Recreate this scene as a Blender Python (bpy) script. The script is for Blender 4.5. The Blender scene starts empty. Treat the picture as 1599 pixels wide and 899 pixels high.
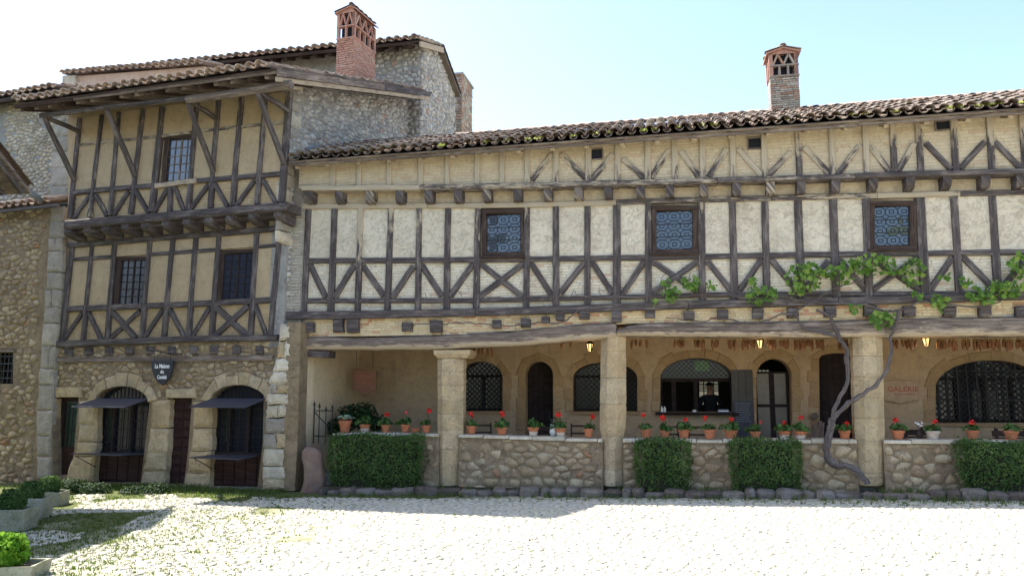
import bpy, math, random
from mathutils import Vector, Matrix
from mathutils.geometry import tessellate_polygon
rnd = random.Random(7)
R = math.radians
scene = bpy.context.scene
C = scene.collection

# ---------------------------------------------------------------- camera, light, exposure
FOC, PITCH, EYE = 1200.0, R(7.5), 1.8
cam_d = bpy.data.cameras.new('camera'); cam = bpy.data.objects.new('camera', cam_d); C.objects.link(cam)
cam_d.sensor_width = 36.0; cam_d.lens = 36.0*FOC/1599.0; cam_d.clip_start = 0.1; cam_d.clip_end = 3000
cam.location = (0, 0, EYE); cam.rotation_euler = (R(90)+PITCH, 0, 0)
scene.camera = cam

to_sun = Vector((-0.65, 0.284, 1.0)).normalized()
elev = math.asin(to_sun.z); azim = math.atan2(to_sun.x, to_sun.y)      # from +Y towards +X
world = bpy.data.worlds.new('World'); scene.world = world; world.use_nodes = True
wn = world.node_tree.nodes; wl = world.node_tree.links; wn.clear()
sky = wn.new('ShaderNodeTexSky'); sky.sky_type = 'NISHITA'; sky.sun_disc = False
sky.sun_elevation = elev; sky.sun_rotation = azim; sky.altitude = 250
sky.air_density = 1.0; sky.dust_density = 1.9; sky.ozone_density = 1.0
bg = wn.new('ShaderNodeBackground'); bg.inputs[1].default_value = 0.15
wo = wn.new('ShaderNodeOutputWorld'); wl.new(sky.outputs[0], bg.inputs[0]); wl.new(bg.outputs[0], wo.inputs[0])
sun_d = bpy.data.lights.new('sun', 'SUN'); sun_d.energy = 5.0; sun_d.angle = R(0.53); sun_d.color = (1.0, 0.95, 0.86)
sun = bpy.data.objects.new('sun', sun_d); C.objects.link(sun)
sun.rotation_euler = to_sun.to_track_quat('Z', 'Y').to_euler(); sun.location = (-10, 6, 25)
vs = scene.view_settings; vs.view_transform = 'Standard'; vs.look = 'None'; vs.exposure = 1.48; vs.gamma = 1
scene.cycles.max_bounces = 6; scene.cycles.diffuse_bounces = 4; scene.cycles.glossy_bounces = 3
scene.cycles.transmission_bounces = 4; scene.cycles.transparent_max_bounces = 6

# ---------------------------------------------------------------- image geometry -> place
def ray(px, py):
    x = (px-799.5)/FOC; y = (449.5-py)/FOC
    return Vector((x, math.cos(PITCH)-y*math.sin(PITCH), math.sin(PITCH)+y*math.cos(PITCH)))
CAMV = Vector((0, 0, EYE))
def at_depth(px, py, Y):
    d = ray(px, py); return CAMV + d*(Y/d.y)
def ground_z(x, y=0): return 0.031 + 0.019*x
def on_ground(px, py, dz=0):
    d = ray(px, py); z0 = 0
    for _ in range(6):
        P = CAMV + d*((z0+dz-EYE)/d.z); z0 = ground_z(P.x, P.y)
    return P

class Plane:
    """an upright plane: u runs along it, w comes out of it, z is height"""
    def __init__(s, O, ang, back=False):
        s.O = Vector((O[0], O[1], 0))
        if back:   # a side wall that runs away from the viewer and faces right
            s.U = Vector((math.sin(ang), math.cos(ang), 0)); s.N = Vector((math.cos(ang), -math.sin(ang), 0))
        else:
            s.U = Vector((math.cos(ang), -math.sin(ang), 0)); s.N = Vector((-math.sin(ang), -math.cos(ang), 0))
    def uz(s, px, py, w=0):
        d = ray(px, py); t = ((s.O + s.N*w - CAMV).dot(s.N))/d.dot(s.N)
        P = CAMV + d*t; return ((P-s.O).dot(s.U), P.z)
    def pt(s, u, z, w=0):
        P = s.O + s.U*u + s.N*w; P.z = z; return P
    def P(s, px, py, w=0):
        u, z = s.uz(px, py, w); return s.pt(u, z, w)
    def ppm(s, px, w=0):      # metres per pixel
        return s.P(px, 607, w).y/FOC
def horizon_pt(px, Y): return at_depth(px, 607, Y)
M = Plane(horizon_pt(480, 14.8), R(11.5))           # long house
L = Plane(horizon_pt(440, 14.75), R(19.7))          # leaning ochre house
uS, _ = L.uz(452, 300, 0.0)
S = Plane(L.pt(uS, 0, 0.0), R(19.7), back=True)     # its side wall
G = Plane(horizon_pt(648, 19.3), R(12.5))           # stone gable house behind
GS = Plane(G.pt(0, 0, 0), R(12.5), back=True)

# ---------------------------------------------------------------- mesh helpers
class MB:
    def __init__(s): s.v = []; s.f = []; s.a = {'rnd': [], 'ga': [], 'gb': [], 'lime': []}; s.mi = []
    def add(s, vs, fs, r=0.5, ga=None, gb=None, lime=0.0, mi=0):
        o = len(s.v); n = len(vs); s.v += [tuple(p) for p in vs]; s.f += [tuple(i+o for i in f) for f in fs]
        s.mi += [mi]*len(fs)
        s.a['rnd'] += r if isinstance(r, list) else [r]*n
        s.a['ga'] += ga if ga else [p[0]+p[1]*.3 for p in vs]
        s.a['gb'] += gb if gb else [p[2] for p in vs]
        s.a['lime'] += lime if isinstance(lime, list) else [lime]*n
def world_loc(o):
    p = Vector(o.location)
    while o.parent: o = o.parent; p = p + Vector(o.location)
    return p
def finish(name, mb, mat, parent=None, smooth=False, **props):
    if not mb.v: return None
    xs = [p[0] for p in mb.v]; ys = [p[1] for p in mb.v]; zs = [p[2] for p in mb.v]
    c = Vector(((min(xs)+max(xs))/2, (min(ys)+max(ys))/2, min(zs)))
    me = bpy.data.meshes.new(name)
    me.from_pydata([(p[0]-c.x, p[1]-c.y, p[2]-c.z) for p in mb.v], [], mb.f)
    for k, vals in mb.a.items():
        at = me.attributes.new(k, 'FLOAT', 'POINT'); at.data.foreach_set('value', vals)
    mats = mat if isinstance(mat, (list, tuple)) else [mat]
    for m in mats: me.materials.append(m)
    if len(mats) > 1: me.polygons.foreach_set('material_index', mb.mi)
    if smooth: me.polygons.foreach_set('use_smooth', [True]*len(me.polygons))
    me.update()
    o = bpy.data.objects.new(name, me); C.objects.link(o)
    if parent: o.parent = parent; o.location = c - world_loc(parent)
    else: o.location = c
    for k, v in props.items(): o[k] = v
    return o
def thing(name, label, cat, loc, group=None):
    o = bpy.data.objects.new(name, None); C.objects.link(o); o.location = loc; o.empty_display_size = .2
    o['label'] = label; o['category'] = cat
    if group: o['group'] = group
    return o
def sub(name, parent):      # an unseen joint that holds sub-parts of a part
    o = bpy.data.objects.new(name, None); C.objects.link(o); o.parent = parent; return o
def copy_thing(src, loc, label=None, rotz=None, scale=None):
    r = src.copy(); C.objects.link(r); r.location = loc
    if label: r['label'] = label
    if rotz is not None: r.rotation_euler = (0, 0, rotz)
    if scale: r.scale = scale
    for ch in src.children:
        c = ch.copy(); C.objects.link(c); c.parent = r
        for g in ch.children:
            d = g.copy(); C.objects.link(d); d.parent = c
    return r
def boxv(mb, pts8, **k):
    mb.add(pts8, [(0,3,2,1),(4,5,6,7),(0,1,5,4),(1,2,6,5),(2,3,7,6),(3,0,4,7)], **k)
def box(mb, c, sx, sy, sz, rotz=0, **k):
    cs, sn = math.cos(rotz), math.sin(rotz); pts = []
    for z in (0, sz):
        for x, y in ((-sx/2,-sy/2),(sx/2,-sy/2),(sx/2,sy/2),(-sx/2,sy/2)):
            pts.append((c[0]+x*cs-y*sn, c[1]+x*sn+y*cs, c[2]+z))
    boxv(mb, pts, **k)
def fbox(mb, F, u0, u1, z0, z1, w0, w1, **k):
    boxv(mb, [F.pt(u0,z0,w1),F.pt(u1,z0,w1),F.pt(u1,z0,w0),F.pt(u0,z0,w0),F.pt(u0,z1,w1),F.pt(u1,z1,w1),F.pt(u1,z1,w0),F.pt(u0,z1,w0)], **k)
def tube(mb, pts, rads, n=6, r=0.5, caps=True, ridges=0):
    pts = [Vector(p) for p in pts]; vs = []; ga = []; gb = []; s = 0
    up = Vector((0.13, 0.21, 0.97)); prev = None
    for i, p in enumerate(pts):
        d = (pts[min(i+1, len(pts)-1)]-pts[max(i-1, 0)]).normalized()
        if prev is None:
            a = d.cross(up) if abs(d.dot(up)) < .95 else d.cross(Vector((1,0,0)))
        else: a = prev - d*prev.dot(d)
        a.normalize(); prev = a; b = d.cross(a)
        if i: s += (pts[i]-pts[i-1]).length
        rr = rads[i] if isinstance(rads, (list, tuple)) else rads
        for k in range(n):
            t = 2*math.pi*k/n; q = rr*(1+ridges*(math.sin(k*2.4+i*.23)+.5*rnd.uniform(-1, 1))) if ridges else rr; vs.append(p + a*(math.cos(t)*q) + b*(math.sin(t)*q)); ga.append(s); gb.append(k/n*2*math.pi*rr)
    fs = []
    for i in range(len(pts)-1):
        for k in range(n):
            k2 = (k+1) % n; fs.append((i*n+k, i*n+k2, (i+1)*n+k2, (i+1)*n+k))
    if caps: fs.append(tuple(range(n-1, -1, -1))); fs.append(tuple(range((len(pts)-1)*n, len(pts)*n)))
    mb.add(vs, fs, r=r, ga=ga, gb=gb)
def lathe(mb, c, prof, n=12, r=0.5, lean=(0,0)):
    vs = []; fs = []
    for (rad, z) in prof:
        for k in range(n):
            t = 2*math.pi*k/n; vs.append((c[0]+rad*math.cos(t)+lean[0]*z, c[1]+rad*math.sin(t)+lean[1]*z, c[2]+z))
    m = len(prof)
    for i in range(m-1):
        for k in range(n):
            k2 = (k+1) % n; fs.append((i*n+k, i*n+k2, (i+1)*n+k2, (i+1)*n+k))
    fs.append(tuple(range(n-1, -1, -1))); fs.append(tuple(range((m-1)*n, m*n)))
    mb.add(vs, fs, r=r)
def beam_mb(F, pts_uz, half, w0, w1, lime=(0,0), jit=.05, step=.22, ch=.012, mb=None, halves=None, seg_jit=.006):
    """hand-hewn timber lying in plane F along a polyline of (u,z)"""
    mb = mb or MB(); P = []; cum = [0]
    for a, b in zip(pts_uz[:-1], pts_uz[1:]): cum.append(cum[-1]+math.hypot(b[0]-a[0], b[1]-a[1]))
    T = cum[-1]; n = max(2, int(T/step)+1)
    off = rnd.random()*50; r0 = rnd.random()
    vs = []; ga = []; gb = []; lm = []
    for i in range(n+1):
        s = T*i/n; k = 0
        while k < len(cum)-2 and cum[k+1] < s: k += 1
        t = (s-cum[k])/max(1e-6, cum[k+1]-cum[k]); a, b = pts_uz[k], pts_uz[k+1]
        u = a[0]+(b[0]-a[0])*t; z = a[1]+(b[1]-a[1])*t
        du, dz = b[0]-a[0], b[1]-a[1]; l = math.hypot(du, dz) or 1; nu, nz = -dz/l, du/l
        h = half if not halves else halves[k]+(halves[k+1]-halves[k])*t
        h1 = h*(1+rnd.uniform(-jit, jit)); h2 = h*(1+rnd.uniform(-jit, jit)); dw = rnd.uniform(-seg_jit, seg_jit)
        c = min(ch, h*.4)
        for (q, w) in ((-h1, w0), (-h1, w1+dw-c), (-h1+c, w1+dw), (h2-c, w1+dw), (h2, w1+dw-c), (h2, w0)):
            vs.append(F.pt(u+nu*q, z+nz*q, w)); gb.append(q+off+(w*1.0)); ga.append(s+off*3)
            lm.append(lime[0]+(lime[1]-lime[0])*s/T)
    fs = []
    for i in range(n):
        for k in range(5): fs.append((i*6+k, i*6+k+1, (i+1)*6+k+1, (i+1)*6+k))
        fs.append((i*6+5, i*6, (i+1)*6, (i+1)*6+5))
    fs.append(tuple(range(5, -1, -1))); fs.append(tuple(range(n*6, n*6+6)))
    mb.add(vs, fs, r=r0, ga=ga, gb=gb, lime=lm); return mb
def beam(name, F, px, wpx, w0, w1, parent, mat=None, lime=(0, 0), **k):
    pts = [F.uz(x, y, w1) for x, y in px]
    half = wpx*.5*F.ppm(px[0][0], w1)
    return finish(name, beam_mb(F, pts, half, w0, w1, lime, **k), mat or WOOD, parent)
def prism(mb, F, poly, w0, w1, bev=.008, r=None, bump=0, lime=0.0, mi=0):
    """slab with a softened edge from a (u,z) outline"""
    n = len(poly); cu = sum(p[0] for p in poly)/n; cz = sum(p[1] for p in poly)/n
    vs = []; r = rnd.random() if r is None else r
    def ins(p, d):
        l = math.hypot(p[0]-cu, p[1]-cz) or 1; q = max(0.2, 1-d/l*1.3); return (cu+(p[0]-cu)*q, cz+(p[1]-cz)*q)
    for p in poly: vs.append(F.pt(p[0], p[1], w0))
    for p in poly: vs.append(F.pt(p[0], p[1], w1-bev))
    for p in poly:
        q = ins(p, bev*1.6); vs.append(F.pt(q[0], q[1], w1+rnd.uniform(-bump, bump)))
    fs = []
    for ring in (0, 1):
        for i in range(n):
            j = (i+1) % n; fs.append((ring*n+i, ring*n+j, (ring+1)*n+j, (ring+1)*n+i))
    if bump:
        vs.append(F.pt(cu, cz, w1+abs(rnd.gauss(0, bump))))
        for i in range(n): fs.append((2*n+i, 2*n+(i+1) % n, 3*n))
    else: fs.append(tuple(range(2*n, 3*n)))
    mb.add(vs, fs, r=r, lime=lime, mi=mi)
def rough_poly(poly, j, nsub=2):
    out = []
    for i, p in enumerate(poly):
        q = poly[(i+1) % len(poly)]
        for k in range(nsub):
            t = k/nsub; jj = j if k else j*.6
            out.append((p[0]+(q[0]-p[0])*t+rnd.uniform(-jj, jj), p[1]+(q[1]-p[1])*t+rnd.uniform(-jj, jj)))
    return out
def inside(p, poly):
    c = False; n = len(poly); j = n-1
    for i in range(n):
        xi, yi = poly[i]; xj, yj = poly[j]
        if (yi > p[1]) != (yj > p[1]) and p[0] < (xj-xi)*(p[1]-yi)/(yj-yi)+xi: c = not c
        j = i
    return c
def arch_px(x0, x1, ytop, yspr, ybot, xb0=None, xb1=None, n=10):
    """outline (image points) of an arched opening"""
    xb0 = x0 if xb0 is None else xb0; xb1 = x1 if xb1 is None else xb1
    pts = [(xb0, ybot), (x0, yspr)]; cx = (x0+x1)/2; hw = (x1-x0)/2; hh = yspr-ytop; n = 16
    for i in range(1, n):
        t = math.pi*(1-i/n); pts.append((cx+hw*math.cos(t), yspr-hh*math.sin(t)))
    return pts+[(x1, yspr), (xb1, ybot)]
def wall_holes(name, F, outer, holes, w, depth, mat, parent, rdepth=None, **props):
    """one sheet of wall with its openings cut out and their reveals running back"""
    mb = MB(); rd = rdepth or depth
    loops = [[Vector((u, z, 0)) for u, z in outer]]+[[Vector((u, z, 0)) for u, z in h] for h in holes]
    flat = [p for l in loops for p in l]
    tris = tessellate_polygon(loops)
    fs = []
    for t in tris:
        a, b, c = (flat[i] for i in t)
        fs.append(t if (b-a).cross(c-a).z > 0 else (t[0], t[2], t[1]))
    mb.add([F.pt(p.x, p.y, w) for p in flat], fs)
    for h in holes:
        n = len(h)
        mb.add([F.pt(u, z, w) for u, z in h]+[F.pt(u, z, w-rd) for u, z in h], [(i, (i+1) % n, (i+1) % n+n, i+n) for i in range(n)])
    n = len(outer)
    mb.add([F.pt(u, z, w) for u, z in outer]+[F.pt(u, z, w-depth) for u, z in outer], [(i, (i+1) % n, (i+1) % n+n, i+n) for i in range(n)])
    mb.add([F.pt(p.x, p.y, w-depth) for p in flat], [tuple(reversed(f)) for f in fs])
    return finish(name, mb, mat, parent, **props)
def voronoi(u0, u1, z0, z1, sx, sz, jit=.42, seed=1, drop=0):
    rg = random.Random(seed); nx = int((u1-u0)/sx)+3; nz = int((z1-z0)/sz)+3; pts = {}
    for j in range(-1, nz):
        for i in range(-1, nx):
            if drop and rg.random() < drop: continue
            pts[i, j] = ((i+.5+(.5 if j % 2 else 0)+rg.uniform(-jit, jit))*sx+u0-sx, (j+.5+rg.uniform(-jit, jit)*.9)*sz+z0-sz)
    cells = []
    k = sx/sz
    for (i, j), c in pts.items():
        if i < 0 or j < 0 or i > nx-2 or j > nz-2: continue
        poly = [(c[0]-1.6*sx, c[1]-1.6*sz), (c[0]+1.6*sx, c[1]-1.6*sz), (c[0]+1.6*sx, c[1]+1.6*sz), (c[0]-1.6*sx, c[1]+1.6*sz)]
        for a in range(-2, 3):
            for b in range(-2, 3):
                if (a or b) and (i+a, j+b) in pts:
                    q = pts[i+a, j+b]; mx, mz = (c[0]+q[0])/2, (c[1]+q[1])/2; nx_, nz_ = (q[0]-c[0]), (q[1]-c[1])*k*k
                    out = []; m = len(poly); ds = [(p[0]-mx)*nx_+(p[1]-mz)*nz_ for p in poly]
                    if max(ds) <= 0: continue
                    for t in range(m):
                        d1, d2 = ds[t], ds[(t+1) % m]; p, q2 = poly[t], poly[(t+1) % m]
                        if d1 <= 0: out.append(p)
                        if (d1 < 0 < d2) or (d2 < 0 < d1):
                            s = d1/(d1-d2); out.append((p[0]+(q2[0]-p[0])*s, p[1]+(q2[1]-p[1])*s))
                    poly = out
                    if len(poly) < 3: break
            if len(poly) < 3: break
        if len(poly) >= 3: cells.append((c, poly))
    return cells
def chaikin(poly):
    out = []
    for i, p in enumerate(poly):
        q = poly[(i+1) % len(poly)]; d = math.hypot(p[0]-q[0], p[1]-q[1])
        if d < .018: out.append(((p[0]+q[0])/2, (p[1]+q[1])/2)); continue
        out.append((p[0]*.77+q[0]*.23, p[1]*.77+q[1]*.23)); out.append((p[0]*.23+q[0]*.77, p[1]*.23+q[1]*.77))
    return out
def rubble(F, bounds, sx, sz, parent, mat, w=0, clamp=None, embed=.5, drop=.13, missing=.06, smooth=True, proud=.03, keep=None, name='stone', gap=.01, seed=1, limit=300, pri=None, jit=.42, base=-.03, stuff='small_stones', dome=1.06):
    """stones laid in mortar; the largest are parts, the rest one joined part"""
    cells = voronoi(*bounds, sx, sz, jit, seed, drop); items = []; mr = random.Random(seed+5)
    for c, poly in cells:
        if clamp:
            if not (bounds[0] < c[0] < bounds[1] and bounds[2] < c[1] < clamp(c[0])) or (keep and not keep(*c)): continue
            poly = [(min(bounds[1], max(bounds[0], p[0])), max(bounds[2], p[1])) for p in poly]; poly = [(p[0], min(p[1], clamp(p[0]))) for p in poly]
            q = [poly[0]]
            for p in poly[1:]:
                if math.hypot(p[0]-q[-1][0], p[1]-q[-1][1]) > .012: q.append(p)
            if len(q) > 3 and math.hypot(q[0][0]-q[-1][0], q[0][1]-q[-1][1]) < .012: q.pop()
            poly = q
            if len(poly) < 3: continue
        elif keep and not (keep(*c) and all(keep(*p) for p in poly)): continue
        if mr.random() < missing: continue
        if smooth: poly = chaikin(poly)
        area = abs(sum(poly[i][0]*poly[(i+1) % len(poly)][1]-poly[(i+1) % len(poly)][0]*poly[i][1] for i in range(len(poly))))/2
        items.append((pri(c, area) if pri else area, c, poly))
    items.sort(key=lambda t: -t[0]); rest = MB()
    for k, (a, c, poly) in enumerate(items):
        mb = MB() if k < limit else rest; n = len(poly); cu = sum(p[0] for p in poly)/n; cz = sum(p[1] for p in poly)/n
        p1 = proud*rnd.uniform(embed, 1.2); tu, tz = rnd.uniform(-.12, .12), rnd.uniform(-.12, .12)
        def sc(p, q, g=0):
            l = math.hypot(p[0]-cu, p[1]-cz) or 1; s = max(.3, (l-g)/l)*q; return (cu+(p[0]-cu)*s, cz+(p[1]-cz)*s)
        vs = [F.pt(*sc(p, 1, gap), w+base) for p in poly]
        for p in poly:
            q = sc(p, rnd.uniform(.82, .90), gap); vs.append(F.pt(q[0], q[1], w+p1*.88+(q[0]-cu)*tu+(q[1]-cz)*tz))
        vs.append(F.pt(cu, cz, w+p1*dome))
        fs = [(i, (i+1) % n, (i+1) % n+n, i+n) for i in range(n)]+[(n+i, n+(i+1) % n, 2*n) for i in range(n)]
        mb.add(vs, fs, r=rnd.random())
        if k < limit: finish(name, mb, mat, parent, smooth=smooth)
    if rest.v: finish(stuff, rest, mat, parent, smooth=smooth, kind='stuff')
def bricks(F, bounds, bw, bh, parent, mat, w=0, proud=.012, keep=None, name='brickwork', gap=.012, limit=0, wav=.004):
    u0, u1, z0, z1 = bounds; mb = MB(); j = 0; z = z0
    while z < z1:
        u = u0-(bw*.5 if j % 2 else 0)-rnd.random()*.05
        while u < u1:
            l = bw*rnd.choice((.5, 1, 1, 1))*rnd.uniform(.92, 1.08)
            ca, cb = max(u, u0), min(u+l, u1)
            if cb-ca > .03 and (keep is None or (keep((ca+cb)/2, z+bh/2) and keep(ca+.01, z+.01) and keep(cb-.01, z+bh-.01))):
                d = w+proud*rnd.uniform(.3, 1.2); zz = z+rnd.uniform(-wav, wav); a, b = ca+gap/2, cb-gap/2; c, e = zz+gap/2, zz+bh-gap/2
                q = .004
                mb.add([F.pt(a, c, w-.01), F.pt(b, c, w-.01), F.pt(b, e, w-.01), F.pt(a, e, w-.01), F.pt(a+q, c+q, d), F.pt(b-q, c+q, d), F.pt(b-q, e-q, d), F.pt(a+q, e-q, d)],
                       [(0,1,5,4),(1,2,6,5),(2,3,7,6),(3,0,4,7),(4,5,6,7)], r=rnd.random())
            u += l
        z += bh; j += 1
    return finish(name, mb, mat, parent, kind='stuff')

# ---------------------------------------------------------------- materials
def nt(name):
    m = bpy.data.materials.new(name); m.use_nodes = True; n = m.node_tree.nodes; n.clear(); return m, n, m.node_tree.links
class NB:
    def __init__(s, name): s.m, s.n, s.l = nt(name)
    def node(s, t, ins=None, **k):
        x = s.n.new(t)
        for a, b in k.items(): setattr(x, a, b)
        for a, b in (ins or {}).items():
            if hasattr(b, 'is_output') or isinstance(b, bpy.types.NodeSocket): s.l.new(b, x.inputs[a])
            else: x.inputs[a].default_value = b
        return x
    def attr(s, name): return s.node('ShaderNodeAttribute', attribute_name=name).outputs['Fac']
    def pos(s): return s.node('ShaderNodeNewGeometry').outputs['Position']
    def math(s, op, a, b=0.0, c=0.0, clamp=False): return s.node('ShaderNodeMath', {0: a, 1: b, 2: c}, operation=op, use_clamp=clamp).outputs[0]
    def noise(s, vec, scale, detail=4, rough=.6, out='Fac'): return s.node('ShaderNodeTexNoise', {'Vector': vec, 'Scale': scale, 'Detail': detail, 'Roughness': rough}).outputs[out]
    def mapv(s, vec, scale): return s.node('ShaderNodeVectorMath', {0: vec, 1: scale}, operation='MULTIPLY').outputs[0]
    def ramp(s, fac, stops, interp='LINEAR'):
        x = s.node('ShaderNodeValToRGB', {0: fac}); e = x.color_ramp.elements; x.color_ramp.interpolation = interp
        while len(e) > 1: e.remove(e[-1])
        e[0].position = stops[0][0]; e[0].color = (*stops[0][1], 1)
        for p, c in stops[1:]: y = e.new(p); y.color = (*c, 1)
        return x.outputs[0]
    def rf(s, fac, a, b): return s.node('ShaderNodeMapRange', {0: fac, 1: a, 2: b, 3: 0.0, 4: 1.0}).outputs[0]
    def mix(s, fac, a, b, blend='MIX'):
        x = s.node('ShaderNodeMix', data_type='RGBA', blend_type=blend)
        for i, v in ((0, fac), (6, a), (7, b)):
            if isinstance(v, bpy.types.NodeSocket): s.l.new(v, x.inputs[i])
            else: x.inputs[i].default_value = v if i == 0 else (*v, 1)
        return x.outputs[2]
    def out(s, col, rough=.85, bump=None, bstr=.5, bdist=.02, spec=.3, **k):
        ins = {'Base Color': col if isinstance(col, bpy.types.NodeSocket) else (*col, 1), 'Roughness': rough, 'Specular IOR Level': spec}
        if bump is not None: ins['Normal'] = s.node('ShaderNodeBump', {'Height': bump, 'Strength': bstr, 'Distance': bdist}).outputs[0]
        ins.update(k); b = s.node('ShaderNodeBsdfPrincipled', ins)
        o = s.node('ShaderNodeOutputMaterial', {0: b.outputs[0]}); return s.m

def make_wood(name, dark, mid, pale, limec):
    b = NB(name); v = b.node('ShaderNodeCombineXYZ', {0: b.attr('ga'), 1: b.attr('gb'), 2: b.attr('rnd')}).outputs[0]
    g = b.noise(b.mapv(v, (1.6, 34, 9)), 1, 5, .65); w = b.noise(b.mapv(v, (1.2, 5, 20)), 1.3, 4, .6); cr = b.noise(b.mapv(v, (1.0, 60, 3)), 1, 2, .5)
    col = b.ramp(g, [(.28, dark), (.5, mid), (.72, pale)])
    col = b.mix(b.rf(w, .35, .7), b.mix(.55, col, dark), col)
    col = b.mix(b.math('MULTIPLY', b.attr('rnd'), .35), col, mid)
    crack = b.rf(cr, .36, .30); col = b.mix(b.math('MULTIPLY', crack, .6), col, (.012, .01, .01))
    n2 = b.noise(b.mapv(v, (3.5, 16, 11)), 1, 4, .7); bl = b.noise(b.mapv(v, (2.4, 10, 17)), 1, 5, .72)
    col = b.mix(b.math('MULTIPLY', b.rf(bl, .50, .66), .55), col, pale)
    f = b.rf(b.math('ADD', b.math('MULTIPLY', b.attr('lime'), 1.25), b.math('MULTIPLY', b.math('SUBTRACT', n2, .5), 1.7)), .45, .7)
    col = b.mix(f, col, b.mix(b.rf(g, .3, .7), limec, tuple(x*.7 for x in limec)))
    h = b.math('SUBTRACT', g, b.math('MULTIPLY', crack, .6))
    return b.out(col, .85, h, .7, .012, spec=.2)
WOOD = make_wood('weathered_oak', (.032, .026, .027), (.080, .066, .066), (.24, .205, .19), (.44, .37, .28))
WOODB = make_wood('brown_oak', (.022, .014, .011), (.05, .032, .026), (.11, .08, .065), (.4, .33, .25))
WOODG = make_wood('silvered_oak', (.06, .045, .04), (.16, .125, .105), (.36, .29, .24), (.45, .36, .26))
def make_plaster(name, c1, c2, c3, grain=.6, scale=1.3):
    b = NB(name); p = b.pos(); n1 = b.noise(p, scale, 5, .62); n2 = b.noise(p, 11, 5, .7); n3 = b.noise(b.mapv(p, (7, 7, 1.4)), 1, 4, .6)
    n4 = b.noise(p, 60, 3, .6)
    col = b.mix(b.rf(n1, .35, .68), c1, c2); col = b.mix(b.math('MULTIPLY', b.rf(n2, .5, .75), .6), col, c3)
    col = b.mix(b.math('MULTIPLY', b.rf(n3, .52, .78), .5), col, c3)
    col = b.mix(b.math('MULTIPLY', b.rf(b.attr('rnd'), 0., 1.), .35), col, c2)
    n5 = b.noise(p, 3.1, 6, .72); crack = b.math('SUBTRACT', 1.0, b.rf(b.math('ABSOLUTE', b.math('SUBTRACT', n5, .5)), 0.0, .007))
    patch = b.rf(b.noise(b.mapv(p, (1, 1, 1.7)), 4.5, 6, .75), .54, .62)
    col = b.mix(b.math('MULTIPLY', patch, .38), col, c3); col = b.mix(b.math('MULTIPLY', crack, .30), col, tuple(x*.55 for x in c3))
    return b.out(col, .92, b.math('SUBTRACT', b.math('ADD', b.math('ADD', n2, b.math('MULTIPLY', n4, .5)), b.math('MULTIPLY', patch, .3)), b.math('MULTIPLY', crack, .3)), grain, .025, spec=.15)
PLASTER = make_plaster('lime_plaster', (.62, .56, .46), (.54, .475, .375), (.42, .35, .265), .8)
OCHRE = make_plaster('ochre_render', (.46, .36, .235), (.40, .30, .19), (.30, .225, .15), .5)
ATTIC = make_plaster('buff_limewash', (.49, .41, .30), (.42, .34, .24), (.32, .255, .18), .6)
BANDP = make_plaster('yellow_lime_band', (.62, .46, .23), (.50, .35, .17), (.34, .22, .12), .7, 2.2)
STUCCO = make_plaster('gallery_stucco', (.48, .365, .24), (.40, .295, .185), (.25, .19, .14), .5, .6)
CREAMW = make_plaster('cream_plaster', (.66, .56, .40), (.55, .45, .30), (.38, .33, .26), .4, .9)
GREYR = make_plaster('grey_render', (.33, .30, .26), (.24, .21, .18), (.16, .14, .125), .8, 1.6)
MORTAR = make_plaster('earth_mortar', (.31, .24, .16), (.24, .18, .115), (.14, .105, .07), .9, 2)
MORTARG = make_plaster('grey_mortar', (.36, .345, .32), (.28, .27, .255), (.19, .185, .18), .9, 2)
def make_stone(name, stops, stain=(.07, .06, .05), pit=.6, lich=(.30, .29, .22), fine=30):
    b = NB(name); p = b.pos(); r = b.attr('rnd'); n1 = b.noise(p, 5, 5, .65); n2 = b.noise(p, fine, 4, .7); n3 = b.noise(p, 1.2, 3, .6)
    col = b.ramp(r, stops); col = b.mix(b.math('MULTIPLY', b.rf(n1, .42, .7), .55), col, stain)
    col = b.mix(b.math('MULTIPLY', b.rf(n2, .55, .65), .75), col, stain)
    col = b.mix(b.math('MULTIPLY', b.rf(n3, .5, .75), .5), col, lich)
    return b.out(col, .9, b.math('ADD', n1, b.math('MULTIPLY', n2, .6)), pit, .03, spec=.2)
RUBBLE = make_stone('rubble_stone', [(0, (.34, .24, .14)), (.25, (.44, .335, .205)), (.5, (.30, .22, .14)), (.72, (.52, .42, .28)), (.93, (.36, .28, .18)), (1, (.40, .22, .12))], lich=(.34,.27,.18))
RUBBLEG = make_stone('grey_rubble_stone', [(0, (.36, .34, .31)), (.3, (.52, .49, .44)), (.55, (.30, .28, .26)), (.78, (.64, .61, .55)), (.94, (.42, .39, .35)), (1, (.42, .27, .20))], stain=(.14, .14, .15), lich=(.42, .42, .42))
RUBBLEP = make_stone('pale_rubble_stone', [(0, (.42, .35, .25)), (.4, (.58, .50, .38)), (.7, (.46, .38, .28)), (1, (.66, .60, .49))])
ASHLAR = make_stone('tufa_block', [(0, (.53, .41, .25)), (.4, (.45, .335, .195)), (.7, (.58, .465, .31)), (1, (.47, .365, .23))], stain=(.20, .15, .10), pit=1.3, fine=26)
ASHLARW = make_stone('pale_quoin', [(0, (.60, .53, .42)), (.5, (.50, .44, .34)), (1, (.68, .62, .51))], stain=(.24, .20, .15))
ASHLARG = make_stone('grey_quoin', [(0, (.36, .32, .27)), (.5, (.30, .27, .23)), (1, (.44, .39, .33))], stain=(.14, .12, .10))
DARKST = make_stone('dark_kerb_stone', [(0, (.10, .08, .065)), (.5, (.15, .12, .10)), (1, (.22, .19, .155))], stain=(.04, .035, .035), lich=(.33, .33, .32))
PINKST = make_stone('red_guard_stone', [(0, (.20, .125, .10)), (1, (.26, .17, .13))], stain=(.10, .07, .06))
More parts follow.
